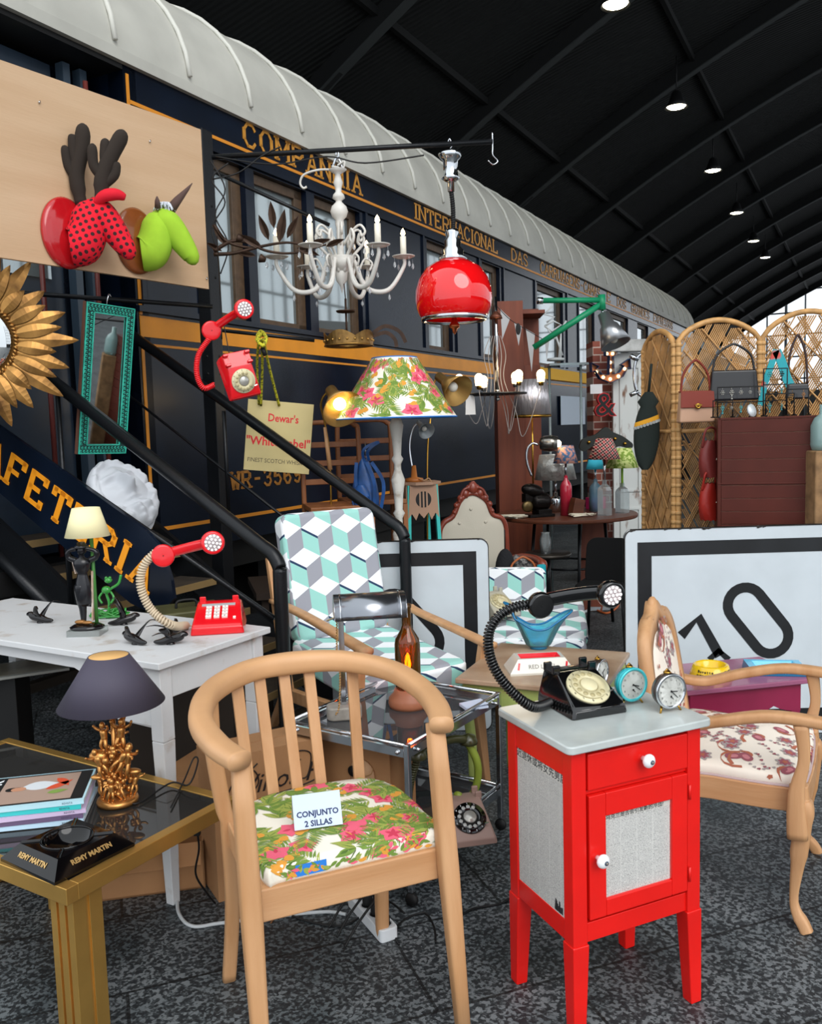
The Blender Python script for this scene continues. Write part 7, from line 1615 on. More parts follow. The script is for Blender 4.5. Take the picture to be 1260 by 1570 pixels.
for sx in (-1, 1):
    g = MB(); g.tube(spl([(sx*.22, -.01, .70), (sx*.26, -.15, .74), (sx*.30, -.38, .755), (sx*.31, -.47, .73), (sx*.30, -.46, .69)], 5), [.018]*6+[.022]*8+[.030]*6+[.022], 10); ar = g.build('armrest', M_mah, bq)
    g = MB(); g.tube(spl([(sx*.30, -.42, .73), (sx*.32, -.36, .62), (sx*.29, -.38, .48)], 5), .022, 10); g.build('arm_support', M_mah, ar)
    g = MB(); g.tube(spl([(sx*.28, -.46, .45), (sx*.31, -.49, .34), (sx*.27, -.47, .15), (sx*.30, -.50, .02), (sx*.31, -.51, 0)], 5), [.036]*5+[.030]*5+[.022]*5+[.026]*6, 10); g.build('leg', M_mah, bq)
    g = MB(); g.tube(spl([(sx*.2, 0, ZZ(875)), (sx*.2, 0, .45), (sx*.21, .08, 0)], 5), .022, 8); g.build('leg', M_mah, bq)
g = MB(); g.prism(rrect(.60, .52, .06, 4), .40, .45, None, (0, -.24, 0)); g.build('seat_frame', M_mah, bq)
g = MB(); g.prism(rrect(.56, .50, .06, 4), .45, .53, None, (0, -.24, 0)); uvbox(g.build('seat_cushion', M_cube, bq, .025, 3))
# second tumbling-block armchair in front of it, seat only shows
a2_ = thing('lounge_armchair', 'tumbling-block armchair half hidden behind the railway board, its seat showing between board and sign', 'armchair', (at(800, 900, 4.95).x, 5.0, 0), math.radians(-8), 'tumbling-block armchairs')
g = MB(); g.prism(rrect(.62, .55, .06, 5), -.06, .06, RX(math.radians(8)), (.06, 0, .46)); uvbox(g.build('seat_cushion', M_cube, a2_, .03, 3))
g = MB(); g.prism(rrect(.60, .36, .05, 5), -.05, .05, RX(math.radians(82)) , (.06, -.27, .24)); uvbox(g.build('front_cushion', M_cube, a2_, .03, 3))
g = MB(); g.prism(rrect(.50, .26, .05, 5), -.05, .05, RX(math.radians(70)) , (-.10, .27, .60)); uvbox(g.build('back_cushion', M_cube, a2_, .03, 3))
for sx in (-1, 1):
    for sy in (-1, 1): g = MB(); g.cyl((.06+sx*.26, sy*.22, .40), (.06+sx*.28, sy*.25, 0), .02, .014); g.build('leg', M_beech, a2_)
# cream phone on it, handbags
_q = at(764, 925, 4.66); cq = thing('telephone', 'cream rotary telephone on the tumbling-block seat right beside the railway board', 'telephone', (_q.x, _q.y, .535), math.radians(30))
cq.location = (at(762, 925, 4.85).x, 4.88, .532); rotary_base(cq, .18, .22, .12, mat('cream_phone', '#b9b5a4', .35), M_black, mat('cream_dial_plastic', '#d9cfa8', .35), (mat('dial_ring_cream', '#cfc49c', .3), mat('dial_hole_shadow_cream', '#b5a87d', .5), cream))
def handbag(loc, rz, w, h, d, label, mt, flap=None, strap=None, group=None, hang=None, cat='bag', straph=.16, clasp=False):
    t = thing('handbag', label, cat, loc, rz, group); g = MB(); k = .9
    g.add([V((sx*w/2*(1 if z == 0 else k), sy*d/2*(1 if z == 0 else .6), z)) for z in (0, h) for sx, sy in ((-1, -1), (1, -1), (1, 1), (-1, 1))], [(3, 2, 1, 0), (4, 5, 6, 7), (0, 1, 5, 4), (1, 2, 6, 5), (2, 3, 7, 6), (3, 0, 4, 7)]); g.build('bag_body', mt, t, .012, 3)
    if flap:
        g = MB(); g.bar((0, -d*.36-.004, h*1.0), (0, -d*.46-.006, h*.48), w*.93, .006, w*.97, .006, up=(0, 1, 0)); g.bb((-w*.46, -d*.36, h-.003), (w*.46, d*.3, h+.004)); g.build('flap', flap, t, .003)
    g = MB(); sh_ = straph; g.tube(spl([(-w*.42, 0, h*.95), (-w*.34, 0, h+sh_*.6), (-w*.08, 0, h+sh_), (w*.08, 0, h+sh_), (w*.34, 0, h+sh_*.6), (w*.42, 0, h*.95)], 6), .007, 7); g.build('handle', strap or mt, t)
    if clasp:
        g = MB(); g.lathe([(.006, -.004), (.017, -.004), (.017, .004), (.006, .004)], 20, (0, -d*.5-.008, h*.53), RX(PI/2), close=True); g.bar((-.02, -d*.5-.010, h*.56), (.02, -d*.5-.010, h*.56), .006, .008); g.build('clasp', M_brass, t)
    return t
hb = at(800, 880, 5.35); handbag((at(803, 900, 5.3).x, 5.33, .532), math.radians(8), .20, .15, .09, 'tan leather handbag on the red-brown chair with a white price tag', mat('tan_leather', '#a2592f', .4), None, None, None, straph=.10)
bb_ = thing('knit_pouch', 'black woven pouch next to the tan handbag on the red-brown chair', 'bag', (at(775, 840, 5.36).x, 5.40, .532), 0); g = MB(); g.ball((0, 0, .15), (.065, .05, .15), 18, 14); g.build('pouch_body', mat('black_knit', '#15161a', .9, bump=.5, bscale=80), bb_); g = MB(); g.tube([V((0, 0, .29)), V((.0, 0, .42))], .004); g.build('cord', M_black, bb_)
tl = thing('handbag', 'grey woven basket bag behind the tan handbag', 'bag', (at(800, 845, 5.5).x, 5.52, .532), math.radians(-20)); g = MB(); g.box((0, 0, .12), (.20, .05, .18), RY(.5)); g.build('bag_body', mat('grey_weave', '#7d7a78', .9, col2='#3b3a3c', scale=60, thr=(.45, .55)), tl, .02, 3)
tt = thing('cloth_pouch', 'turquoise cloth pouch hanging by the arm of the red-brown chair', 'bag', (at(830, 870, 5.28).x, 5.28, .60), 0); g = MB(); g.box((0, 0, .06), (.055, .03, .17)); g.build('pouch_body', mat('turquoise_cloth', '#148f9c', .8), tt, .012, 3)
# ------------------------------------------------------------------ brown round table with its lamps
TZ = .87; D = 6.9; ctr = on(868, 787, TZ); S = ctr.y/1330
rt = thing('round_table', 'round brown wooden table on black iron legs crowded with small lamps', 'table', (ctr.x, ctr.y, 0), 0); RT = .57
M_walnut = wood('walnut_board', '#6a3a24', '#512a1a', .6, 'X', .45)
g = MB(); g.lathe([(0, TZ-.028), (RT-.004, TZ-.028), (RT, TZ-.020), (RT, TZ-.006), (RT-.005, TZ), (0, TZ)], 56, smooth=False); g.build('table_top', M_walnut, rt)
for x, y, lx_, ly_ in ((-.28, -.15, -.36, -.2), (.28, -.15, .33, -.2), (-.1, .3, -.12, .4), (.05, -.3, .02, -.38)): g = MB(); g.cyl((x, y, TZ-.028), (lx_, ly_, 0), .013, n=8); g.build('leg', M_blackmetal, rt)
g = MB(); g.tube(arc((0, 0, .45), .3, 0, 2*PI, 24, 'XY')[:-1], .010, 6, closed=True); g.build('brace_ring', M_blackmetal, rt)
def tp(px, back=0.0): q = on(px, 787, TZ); q2 = at(px, 787, ctr.y+back); return V((q2.x, ctr.y+back, TZ))
def shade_lamp(px, back, label, y0, y1, rb, rt_, mshade, bottle, yb, rbot, neck=None, lit=0, plain=True):
    b = tp(px, back); Sx = b.y/1330; t = thing('table_lamp', label, 'lamp', b, 0, None)
    z0, z1 = at(px, y0, b.y).z-TZ, at(px, y1, b.y).z-TZ; zb_ = at(px, yb, b.y).z-TZ
    rb *= Sx; rt_ *= Sx; rbot *= Sx
    g = MB(); g.lathe([(rb, z0), (rt_, z1), (rt_-.002, z1), (rb-.002, z0)], 36, close=True); g.build('lamp_shade', mshade, t)
    g = MB(); g.lathe([(0, 0), (rbot, 0), (rbot, zb_*.8), (rbot*.8, zb_*.9), (rbot*.35, zb_), (rbot*.3, zb_+.03), (0, zb_+.03)], 4 if bottle[1] else 18, smooth=not bottle[1]); g.build('bottle_base', bottle[0], t)
    g = MB(); g.cyl((0, 0, zb_), (0, 0, z0+.02), .010, n=10); g.build('neck', neck or M_chrome, t); return t
M_clearb = glass('clear_bottle_glass', (.80, .85, .86), .03, .22)
def plaid():
    m = mat('tartan_cloth', '#b3162a', .8); N = m.node_tree; b = N.nodes['Principled BSDF']; t = N.nodes.new('ShaderNodeTexCoord'); mp = N.nodes.new('ShaderNodeMapping'); mp.inputs['Rotation'].default_value = (0, .6, 0); N.links.new(t.outputs['Object'], mp.inputs[0])
    last = None
    for i, (d_, sc, c_, th) in enumerate((('X', 9, '#3a0f1c', .72), ('Z', 9, '#3a0f1c', .72), ('X', 18, '#e9d9c9', .965), ('Z', 18, '#e9d9c9', .965))):
        w_ = N.nodes.new('ShaderNodeTexWave'); w_.bands_direction = d_; w_.inputs['Scale'].default_value = sc; N.links.new(mp.outputs[0], w_.inputs['Vector'])
        l = N.nodes.new('ShaderNodeMath'); l.operation = 'GREATER_THAN'; l.inputs[1].default_value = th; N.links.new(w_.outputs['Fac'], l.inputs[0]); mx = N.nodes.new('ShaderNodeMix'); mx.data_type = 'RGBA'
        mx.inputs[7].default_value = hexc(c_)+(1,); N.links.new(l.outputs[0], mx.inputs[0])
        if last: N.links.new(last, mx.inputs[6])
        else: mx.inputs[6].default_value = hexc('#b3162a')+(1,)
        last = mx.outputs[2]
    N.links.new(last, b.inputs['Base Color']); return m
shade_lamp(927, -.25, 'bottle lamp with a red tartan shade on the round table', 704, 672, 24, 12, plaid(), (M_clearb, True), 742, 11)
shade_lamp(954, -.1, 'bottle lamp with a pale green leaf-print shade and lime neck, right of the tartan one', 717, 687, 25, 14, mat('green_leaf_print', '#cfd98a', .8, col2='#7c9a38', scale=35, thr=(.45, .52)), (M_clearb, True), 746, 11, mat('lime_paint', '#7fae2c', .4))
shade_lamp(913, .1, 'small bottle lamp with a bright cyan shade half behind the tartan lamp', 719, 703, 14, 10, mat('cyan_shade', '#3cc0dc', .7), (glass('blue_bottle', (.35, .6, .75), .03, .3), False), 740, 10)
shade_lamp(868, -.15, 'red bottle lamp with a patchwork-print shade in the middle of the round table', 710, 683, 19, 12, mat('patchwork_print', '#c78f80', .8, col2='#41688f', scale=40, thr=(.45, .55)), (mat('red_bottle', '#b3273c', .15, coat=.6), False), 735, 9)
shade_lamp(852, .15, 'lamp with a white crackled foil shade behind the motor lamp', 735, 697, 32, 24, mat('white_foil', '#c4c2bc', .3, .5, bump=.8, bscale=25), (M_chrome, False), 760, 9)
# tall silver foil lamp
b = tp(818, .3); S = b.y/1330
tf_ = thing('table_lamp', 'tall lamp with a lit silver foil drum shade on a thin brass pole', 'lamp', b, 0)
Z_ = lambda py: at(818, py, b.y).z-TZ
g = MB(); g.lathe([(29*S, Z_(638)), (23*S, Z_(582)), (23*S-.002, Z_(582)), (29*S-.002, Z_(638))], 48, close=True); g.build('lamp_shade', mat('silver_foil', '#d2cccf', .34, .8, bump=1.0, bscale=14, stretch=(3, 3, .6)), tf_)
g = MB(); g.lathe([(29*S, Z_(640)), (29.5*S, Z_(638)), (29*S, Z_(636)), (28*S, Z_(638))], 48, close=True); g.build('shade_trim', M_brass, tf_)
g = MB(); g.cyl((0, 0, .02), (0, 0, Z_(620)), .008); g.lathe([(0, 0), (.07, 0), (.07, .015), (.01, .025), (0, .025)], 24); g.build('pole', M_brass, tf_)
g = MB(); g.ball((0, 0, Z_(615)), .03); g.build('bulb', M_bulb, tf_)
# motor lamp
b = tp(824, -.2); S = b.y/1330; ml = thing('motor_lamp', 'lamp built from an old black machine motor with a bullet-shaped steel shade', 'lamp', b, math.radians(20))
M_mot = mat('oily_black_metal', '#1d1a19', .35, .7, bump=.3, bscale=40)
g = MB(); g.bb((-.10, -.07, .0), (.12, .07, .025)); g.bb((-.02, -.06, .02), (.10, .06, .06)); g.build('base_plate', M_mot, ml, .004)
g = MB(); Rm = RY(PI/2); g.lathe([(0, -.09), (.05, -.085), (.07, -.06), (.07, .04), (.06, .06), (.03, .08), (0, .08)], 24, (.03, 0, .12), Rm)
for i in range(12): a = i*PI/6; g.box((.02, .07*math.cos(a), .12+.07*math.sin(a)), (.10, .010, .010), RX(a))
g.build('motor', M_mot, ml)
g = MB(); g.lathe([(0, -.02), (.035, -.02), (.045, -.01), (.045, .01), (.035, .02), (0, .02)], 24, (-.10, -.02, .09), RX(PI/2)); g.lathe([(.02, -.025), (.026, -.025), (.026, -.02)], 16, (-.10, -.02, .09), RX(PI/2)); g.build('pulley', mat('worn_brass_dark', '#6b5a3a', .35, .8), ml)
g = MB(); g.ball((-.04, .0, .21), (.10, .06, .055), 18, 10, RY(.25)); g.bb((-.12, -.03, .12), (-.04, .04, .19)); g.build('gear_housing', M_mot, ml, .004)
g = MB(); cc = [loc_(ml, at(x, y, b.y)) for x, y in ((815, 730), (808, 710), (808, 690), (816, 680), (825, 682))]; g.tube(spl(cc, 6), .010, 8); g.build('gooseneck', M_chrome, ml)
g = MB(); q0, q1_ = loc_(ml, at(826, 680, b.y)), loc_(ml, at(855, 680, b.y-.03)); R = V((0, 0, 1)).rotation_difference((q1_-q0).normalized()).to_matrix(); L = (q1_-q0).length; g.lathe([(0, 0), (.045, .01), (.062, L*.3), (.065, L*.6), (.058, L), (.054, L), (.05, L*.5), (0, .03)], 28, q0, R); g.build('lamp_shade', mat('brushed_steel_shade', '#8b8780', .25, .95), ml)
g = MB(); g.ball(q1_, .028); g.build('bulb', M_bulb, ml)
# wedge of wood, cables, pink box
wd = thing('wooden_wedge', 'small brown wooden box leaning on the round table', 'box', tp(884, -.25), math.radians(25)); g = MB(); g.box((0, 0, .075), (.10, .07, .13), RY(.25)); g.build('box_body', M_walnut, wd, .004)
pk = thing('gift_box', 'bright pink box half behind the bottles on the round table', 'box', tp(910, .3), .3); g = MB(); g.bb((-.06, -.03, 0), (.10, .03, .10)); g.build('box_body', mat('hot_pink', '#c9246e', .5), pk, .003)
rr = random.Random(17)
for px, bk, mt_, lb in ((785, -.3, '#cfc8b4', 'tangled cream flex on the left of the round table'), (893, -.32, '#d8d0bc', 'heap of pale flex in front of the bottle lamps on the round table')):
    g = MB(); o = tp(px, bk); pts = [o+V((rr.uniform(-.11, .11), rr.uniform(-.05, .05), rr.uniform(.006, .03))) for _ in range(26)]; g.tube(spl(pts, 5), .005, 5); tag(g.build('flex_cable', mat('flex_'+mt_, mt_, .6)), lb, 'cable')
# dark coat rack with knobs shaped like wings
q_ = at(928, 675, 7.15); cr2 = thing('wall_coat_rack', 'dark wing-shaped coat rack with brass knobs behind the tartan lamp', 'coat rack', q_, math.radians(10)); S = 7.15/1330
pl = [(-42, 10), (-38, -2), (-28, -6), (-15, -10), (0, -20), (12, -12), (26, -6), (38, 2), (44, 8), (40, 14), (22, 10), (10, 14), (-8, 12), (-20, 8), (-34, 16)]
g = MB(); g.prism(spl2([(x*S, -y*S) for x, y in pl], 4), -.012, .012, RX(PI/2)); g.build('backboard', mat('dark_green_black', '#161b17', .5), cr2)
g = MB()
for x, y in ((-28, 2), (-12, -2), (14, -2), (30, 6)): g.ball((x*S, -.022, -y*S), .014, 10, 8)
g.build('knob', M_brass, cr2)
# bulb wheel lamp
DW = 6.1; S = DW/1330; c_ = at(760, 604, DW); wl_ = thing('bulb_wheel_lamp', 'hanging black wheel lamp with five bare glowing bulbs and looping white cables', 'lamp', c_, 0)
g = MB(); g.lathe([(.05, -.006), (.215, -.006), (.215, .006), (.05, .006)], 40, close=True); g.lathe([(0, -.008), (.03, -.008), (.03, .008), (0, .008)], 20)
for i in range(6): a = i*PI/3; g.bar((.02*math.cos(a), .02*math.sin(a), 0), (.21*math.cos(a), .21*math.sin(a), 0), .03, .008)
g.build('wheel', M_blackmetal, wl_)
zt2 = at(763, 455, DW).z-c_.z
g = MB(); g.cyl((.012, 0, -.03), (.012, 0, zt2), .011, n=10); g.ball((.012, 0, -.035), .016); g.ball((.012, 0, .02), .014); g.build('stem', M_chrome, wl_)
g = MB(); g.lathe([(0, zt2*.55+.03), (.012, zt2*.55+.02), (.04, zt2*.55-.01), (.045, zt2*.55-.03), (0, zt2*.55-.02)][::-1], 18, (.012, 0, .18)); g.build('ceiling_cup', mat('dull_copper', '#6d4030', .4, .7), wl_)
for i, (px, py, dd) in enumerate(((704, 581, -.05), (734, 580, -.18), (741, 583, .1), (795, 574, -.05), (790, 577, .1), (829, 574, -.12))):
    q = at(px, py, DW+dd)-c_; g = MB(); g.ball(q, (.030, .030, .034), 16, 12); g.lathe([(.024, -.05), (.028, -.02)], 12, q, smooth=True); o = g.build('bulb', mat('bare_glowing_bulb', '#fff2d8', .3, emit='#ffd9a0', es=5), wl_)
    g = MB(); g.cyl(q-V((0, 0, .075)), q-V((0, 0, .03)), .017, n=12); sk = g.build('socket', M_brass if i % 2 else M_chrome, wl_)
    g = MB(); x = q.x; b_ = q-V((0, 0, .075)); g.tube(spl([b_, b_+V((x*-.05, 0, -.06)), V((x*.6, q.y*.5, -.20-.02*i)), V((x*.25+.02*(i-2), -.02, -.12)), V((.012+.022*(i-3), -.02, .10)), V((.012+.030*(i-3), -.02, zt2*.4)), V((.012+.014*(i-3), -.01, zt2*.60))], 7), .0028, 5); g.build('cable', mat('pale_cable', '#8f8a88', .5), wl_)
g = MB(); q = at(721, 620, DW-.1)-c_; g.prism([(-.035, -.07), (.035, -.07), (.03, .05), (0, .075), (-.03, .05)], -.001, .001, RX(PI/2), q); g.tube([q+V((0, 0, .07)), q+V((.0, .05, .12))], .001, 4); g.build('price_tag', mat('tag_white', '#d8d8d8', .7), wl_)
wlq = bpy.data.lights.new('bulb_light', 'POINT'); wlq.energy = 5; wlq.color = (1, .78, .5); wlq.shadow_soft_size = .15; wo = bpy.data.objects.new('bulb_light', wlq); COL.objects.link(wo); wo.location = c_+V((.1, -.25, .1))
# gold spot behind the floral shade
gs = spot_lamp('clip_spot_lamp', at(700, 640, 5.6), 'gold cone spot lamp peeping out behind the hibiscus-print shade', at(672, 577, 5.55), at(703, 600, 5.40), .105, [at(672, 577, 5.55), at(665, 590, 5.55), at(660, 640, 5.5), at(655, 720, 5.45), V((at(650, 800, 5.45).x, 5.45, .02))], M_goldsh, False, M_brass)
g = MB(); q = loc_(gs, V((at(650, 800, 5.45).x, 5.45, 0))); g.lathe([(0, 0), (.10, 0), (.10, .02), (0, .025)], 24, q); g.build('base', M_brass, gs)
# tall brown shelf cabinet
DC = 7.9; xa, xb = at(762, 600, DC).x, at(829, 600, DC).x; zt = at(762, 462, DC).z
sc_b = thing('tall_cabinet', 'tall narrow reddish-brown wooden cabinet with an open upper shelf behind the bulb lamp', 'cabinet', (xa, DC, 0), math.radians(-2)); cw = xb-xa
M_rb = wood('reddish_cabinet_wood', '#85432a', '#5f2c1b', .5, 'Z', .5)
g = MB(); g.bb((0, 0, 0), (cw*.62, .5, zt)); g.build('side_board', M_rb, sc_b, .003)
g = MB(); g.bb((cw*.62, .02, 0), (cw*1.0, .5, at(800, 560, DC).z)); g.bb((cw*.62, .44, 0), (cw*1.1, .46, zt-.02)); g.build('door_panel', M_rb, sc_b, .003)
for py in (480, 600): g = MB(); g.bb((cw*.62, .05, at(800, py, DC).z), (cw*1.13, .45, at(800, py, DC).z+.03)); g.build('shelf', M_rb, sc_b)
# bunting
g = None; bt_ = thing('bunting', 'string of grey and white pennants hung across the brown cabinet', 'bunting', at(790, 470, 7.6), 0); Lb = lambda x, y: loc_(bt_, at(x, y, 7.6))
g = MB(); g.tube(spl([Lb(762, 470), Lb(782, 490), Lb(806, 505), Lb(832, 520)], 6), .003, 5); g.build('string', M_black, bt_)
for i, t_ in enumerate((((767, 474), (782, 488), (770, 520)), ((788, 494), (800, 500), (795, 530)), ((806, 504), (820, 512), (815, 570)), ((835, 520), (842, 524), (838, 552)))):
    g = MB(); v_ = [Lb(*p) for p in t_]; g.add(v_+[p+V((0, .004, 0)) for p in v_], [(0, 1, 2), (5, 4, 3), (0, 3, 4, 1), (1, 4, 5, 2), (2, 5, 3, 0)]); g.build('pennant', mat('pennant_white', '#b9b9ba', .8), bt_)
    if i == 1: g = MB(); c = (v_[0]+v_[1]+v_[2])/3+V((0, -.004, .02)); g.ball(c, (.022, .002, .05)); g.build('printed_figure', M_black, bt_)
# green pipe bracket with steel lamp
DG = 7.2; S = DG/1330; gb_ = thing('bracket_lamp', 'green pipe bracket carrying a brushed steel factory lamp shade', 'lamp', at(925, 460, DG), 0); Lg = lambda x, y, d=DG: loc_(gb_, at(x, y, d))
M_gp = mat('green_pipe_paint', '#0f8a5c', .4)
g = MB(); g.cyl(Lg(828, 461), Lg(923, 460), .022); g.cyl(Lg(818, 533, DG+.1), Lg(922, 466), .025); g.cyl(Lg(923, 475), Lg(922, 452), .03); g.build('pipe_arm', M_gp, gb_)
g = MB(); g.cyl(Lg(823, 461), Lg(832, 461), .028); g.cyl(Lg(923, 475), Lg(925, 483), .010); g.build('pipe_joint', M_chrome, gb_)
T0_, T1_ = Lg(925, 481), Lg(944, 528, DG-.08); ax = (T1_-T0_).normalized(); R = V((0, 0, 1)).rotation_difference(ax).to_matrix(); L = (T1_-T0_).length
g = MB(); g.lathe([(0, 0), (.048, .0), (.056, L*.35), (.075, L*.42), (.125, L), (.12, L), (.07, L*.45), (0, L*.4)], 32, T0_, R); g.build('lamp_shade', mat('brushed_aluminium', '#a9abae', .3, .85), gb_)
g = MB(); g.ball(T1_-ax*.05, .035); g.build('bulb', mat('unlit_bulb', '#e9e6dc', .3), gb_)
# white angle-poise parts and glass shelf by the carriage
aw = thing('folding_lamp', 'white folding metal lamp standing on a thin glass shelf below the green pipe', 'lamp', at(850, 556, 7.7), 0); La = lambda x, y: loc_(aw, at(x, y, 7.7)); M_wm = mat('white_metal', '#c4c8c8', .4)
for pts in ([(835, 500), (848, 492), (860, 498), (846, 508), (835, 500)], [(840, 505), (850, 520), (868, 492)], [(852, 515), (862, 545)], [(846, 470), (834, 482), (850, 486), (838, 494)]): g = MB(); g.tube([La(*p) for p in pts], .009, 6); g.build('frame_rod', M_wm, aw)
g = MB(); g.lathe([(0, 0), (.08, 0), (.075, .02), (0, .03)], 20, La(852, 553)); g.cyl(La(858, 551), La(860, 510), .018, .006); g.build('base', M_wm, aw)
g = MB(); q0 = at(838, 559, 7.7); q1 = at(897, 559, 7.7); g.bb((q0.x, 7.55, q0.z-.02), (q1.x, 7.85, q0.z)); g.cyl((q1.x-.03, 7.75, 0), (q1.x-.03, 7.75, q0.z), .012); g.cyl((q0.x+.03, 7.75, 0), (q0.x+.03, 7.75, q0.z), .012); tag(g.build('glass_shelf', glass('shelf_glass', (.6, .7, .7), .02, .3)), 'thin glass shelf on rods beside the brown cabinet, below the green pipe', 'shelf')
# paper notice on the carriage side
nb_ = V((0, 0, 0)); d = ray(880, 630); k = (CY0-.03)/d.dot(TN); q = V((0, 0, EYE))+d*k; nt_ = thing('paper_notice', 'blank white paper notice on the dark carriage side', 'notice', q, TRZ); g = MB(); g.bb((-.62, -.003, -.20), (.55, .003, .21)); g.build('sheet', mat('notice_white', '#b9c4d0', .7), nt_)
d = ray(870, 578); k = (CY0-.05)/d.dot(TN); q = V((0, 0, EYE))+d*k; yb_ = thing('shop_banner', 'yellow strip banner on the carriage waist beside the green pipe lamp', 'banner', q, TRZ); g = MB(); g.bb((-1.2, -.003, -.06), (1.2, .003, .09)); g.build('banner_sheet', mat('banner_yellow', '#e0a818', .6), yb_)
# brick pillar
DP = 8.3; xa, xb = at(910, 700, DP).x, at(941, 700, DP).x; zt = at(920, 523, DP).z
bp2 = thing('brick_pillar', 'narrow printed red brick pillar holding the anchor and ampersand lights', 'pillar', (xa, DP, 0), 0)
mB = bpy.data.materials.new('red_brick'); mB.use_nodes = True; N = mB.node_tree; bs = N.nodes['Principled BSDF']; t_ = N.nodes.new('ShaderNodeTexCoord'); mp = N.nodes.new('ShaderNodeMapping'); mp.inputs['Rotation'].default_value = (PI/2, 0, 0); N.links.new(t_.outputs['Object'], mp.inputs[0]); bt2 = N.nodes.new('ShaderNodeTexBrick'); N.links.new(mp.outputs[0], bt2.inputs['Vector']); bt2.inputs['Scale'].default_value = 1; bt2.inputs['Brick Width'].default_value = .15; bt2.inputs['Row Height'].default_value = .07; bt2.inputs['Mortar Size'].default_value = .006; bt2.inputs['Color1'].default_value = hexc('#94503e')+(1,); bt2.inputs['Color2'].default_value = hexc('#7c4036')+(1,); bt2.inputs['Mortar'].default_value = hexc('#c0aca0')+(1,); N.links.new(bt2.outputs['Color'], bs.inputs['Base Color']); bs.inputs['Roughness'].default_value = .8
g = MB(); g.bb((0, 0, 0), (xb-xa, .3, zt)); g.build('brick_shaft', mB, bp2)
# white worn door and panel
DD = 8.1; xa, xb = at(940, 650, DD).x, at(992, 650, DD).x; zt = at(960, 541, DD).z; M_worn = mat('flaking_white_paint', '#c8cbc8', .7, col2='#7a5a48', scale=5, thr=(.30, .42), stretch=(3, 3, 1))
wd_ = thing('worn_door', 'narrow white door with flaking paint standing beside the brick pillar', 'door', (xa, DD, 0), math.radians(4)); g = MB(); g.bb((0, 0, 0), (xb-xa, .04, zt)); g.build('door_leaf', M_worn, wd_, .004)
g = MB()
for z0, z1 in ((.15, .8), (.95, zt-.12)):
    for a, b in (((.06, z0), (.08, z1)), ((xb-xa-.08, z0), (xb-xa-.06, z1)), ((.08, z0), (xb-xa-.08, z0+.02)), ((.08, z1-.02), (xb-xa-.08, z1))): g.bb((a[0], -.012, a[1]), (b[0], 0, b[1]))
g.build('panel_moulding', M_worn, wd_)
q = at(935, 522, 8.0); wb = thing('wooden_beam', 'rough white-washed beam above the flaking door', 'beam', (q.x, 8.05, zt+.005), math.radians(4)); g = MB(); g.bb((.0, -.06, 0), (.50, .08, .11)); g.build('beam_body', mat('rough_whitewash', '#b3b3b0', .9, var=.2, scale=12, bump=.4, bscale=20), wb, .01)
# anchor sign with bulbs
DA = 8.05; S = DA/1330; q = at(933, 560, DA); an = thing('anchor_light', 'blue-sided copper anchor marquee light with small bulbs on the brick pillar', 'light', (q.x, DA, q.z), math.radians(8)); ax_ = lambda x, y: ((x-933)*S, (560-y)*S)
outl = [ax_(*p) for p in ((925, 540), (943, 540), (942, 546), (937, 547), (938, 574), (946, 572), (954, 562), (949, 560), (963, 551), (964, 567), (960, 564), (952, 578), (938, 585), (930, 586), (916, 580), (908, 568), (903, 570), (902, 556), (914, 562), (911, 565), (919, 574), (930, 575), (931, 547), (925, 546))]
g = MB(); g.prism(outl, -.0, .012, RX(PI/2)); g.build('copper_face', mat('copper_face', '#b8734a', .4, .5), an)
g = MB(); k_ = len(outl); g.add([V((x, -.07, z)) for x, z in outl]+[V((x, 0, z)) for x, z in outl], [(i, (i+1) % k_, k_+(i+1) % k_, k_+i) for i in range(k_)]); g.build('side_band', mat('navy_band', '#153a66', .5), an, solid=.003)
for p in ((929, 543), (938, 543), (934, 556), (934, 568), (912, 570), (923, 578), (934, 581), (947, 577), (957, 566)): g = MB(); x, z = ax_(*p); g.ball((x, -.02, z), .016, 10, 8); g.build('bulb', mat('warm_small_bulb', '#ffe0b0', .4, emit='#ffcf90', es=4), an)
q = at(914, 596, 8.0); tg = thing('paper_notice', 'small white price notice below the anchor light', 'notice', q, 0); g = MB(); g.bb((-.055, -.002, -.045), (.055, .002, .04)); g.build('sheet', mat('tag_white', '#d8d8d8', .7), tg); 
# ampersand
q = at(926, 622, DA-.05); am_ = thing('ampersand_light', 'red ampersand-shaped marquee light on the brick pillar', 'light', q, 0)
g = MB(); M_ = Matrix.Rotation(PI/2, 4, 'X'); g.text('&', .30, M_, .035, bold=.008); g.build('ampersand_face', mat('red_marquee', '#c4141c', .35), am_)
g = MB(); g.text('&', .30, Matrix.Translation((0, -.038, 0)) @ M_, .001, bold=.0); g.build('ampersand_inlay', M_black, am_)
# curved chrome floor lamp by the worn door
q = at(985, 560, 7.0); cu = thing('arc_lamp', 'thin chrome ring-shaped lamp arm in front of the flaking white door', 'lamp', (q.x, 7.0, 0), 0); Lc = lambda x, y: loc_(cu, at(x, y, 7.0))
g = MB(); g.tube(spl([Lc(988, 540), Lc(976, 550), Lc(972, 575), Lc(976, 600), Lc(986, 612), Lc(990, 640), V((.0, 0, .9)), V((0, 0, 0))], 6), .012, 8); g.build('arm', M_chrome, cu)
g = MB(); g.lathe([(0, 0), (.12, 0), (.12, .02), (0, .03)], 24); g.build('base', M_chrome, cu); g = MB(); g.cyl(Lc(966, 545), Lc(978, 552), .02); g.cyl(Lc(966, 606), Lc(978, 600), .018); g.build('clamp', M_chrome, cu)
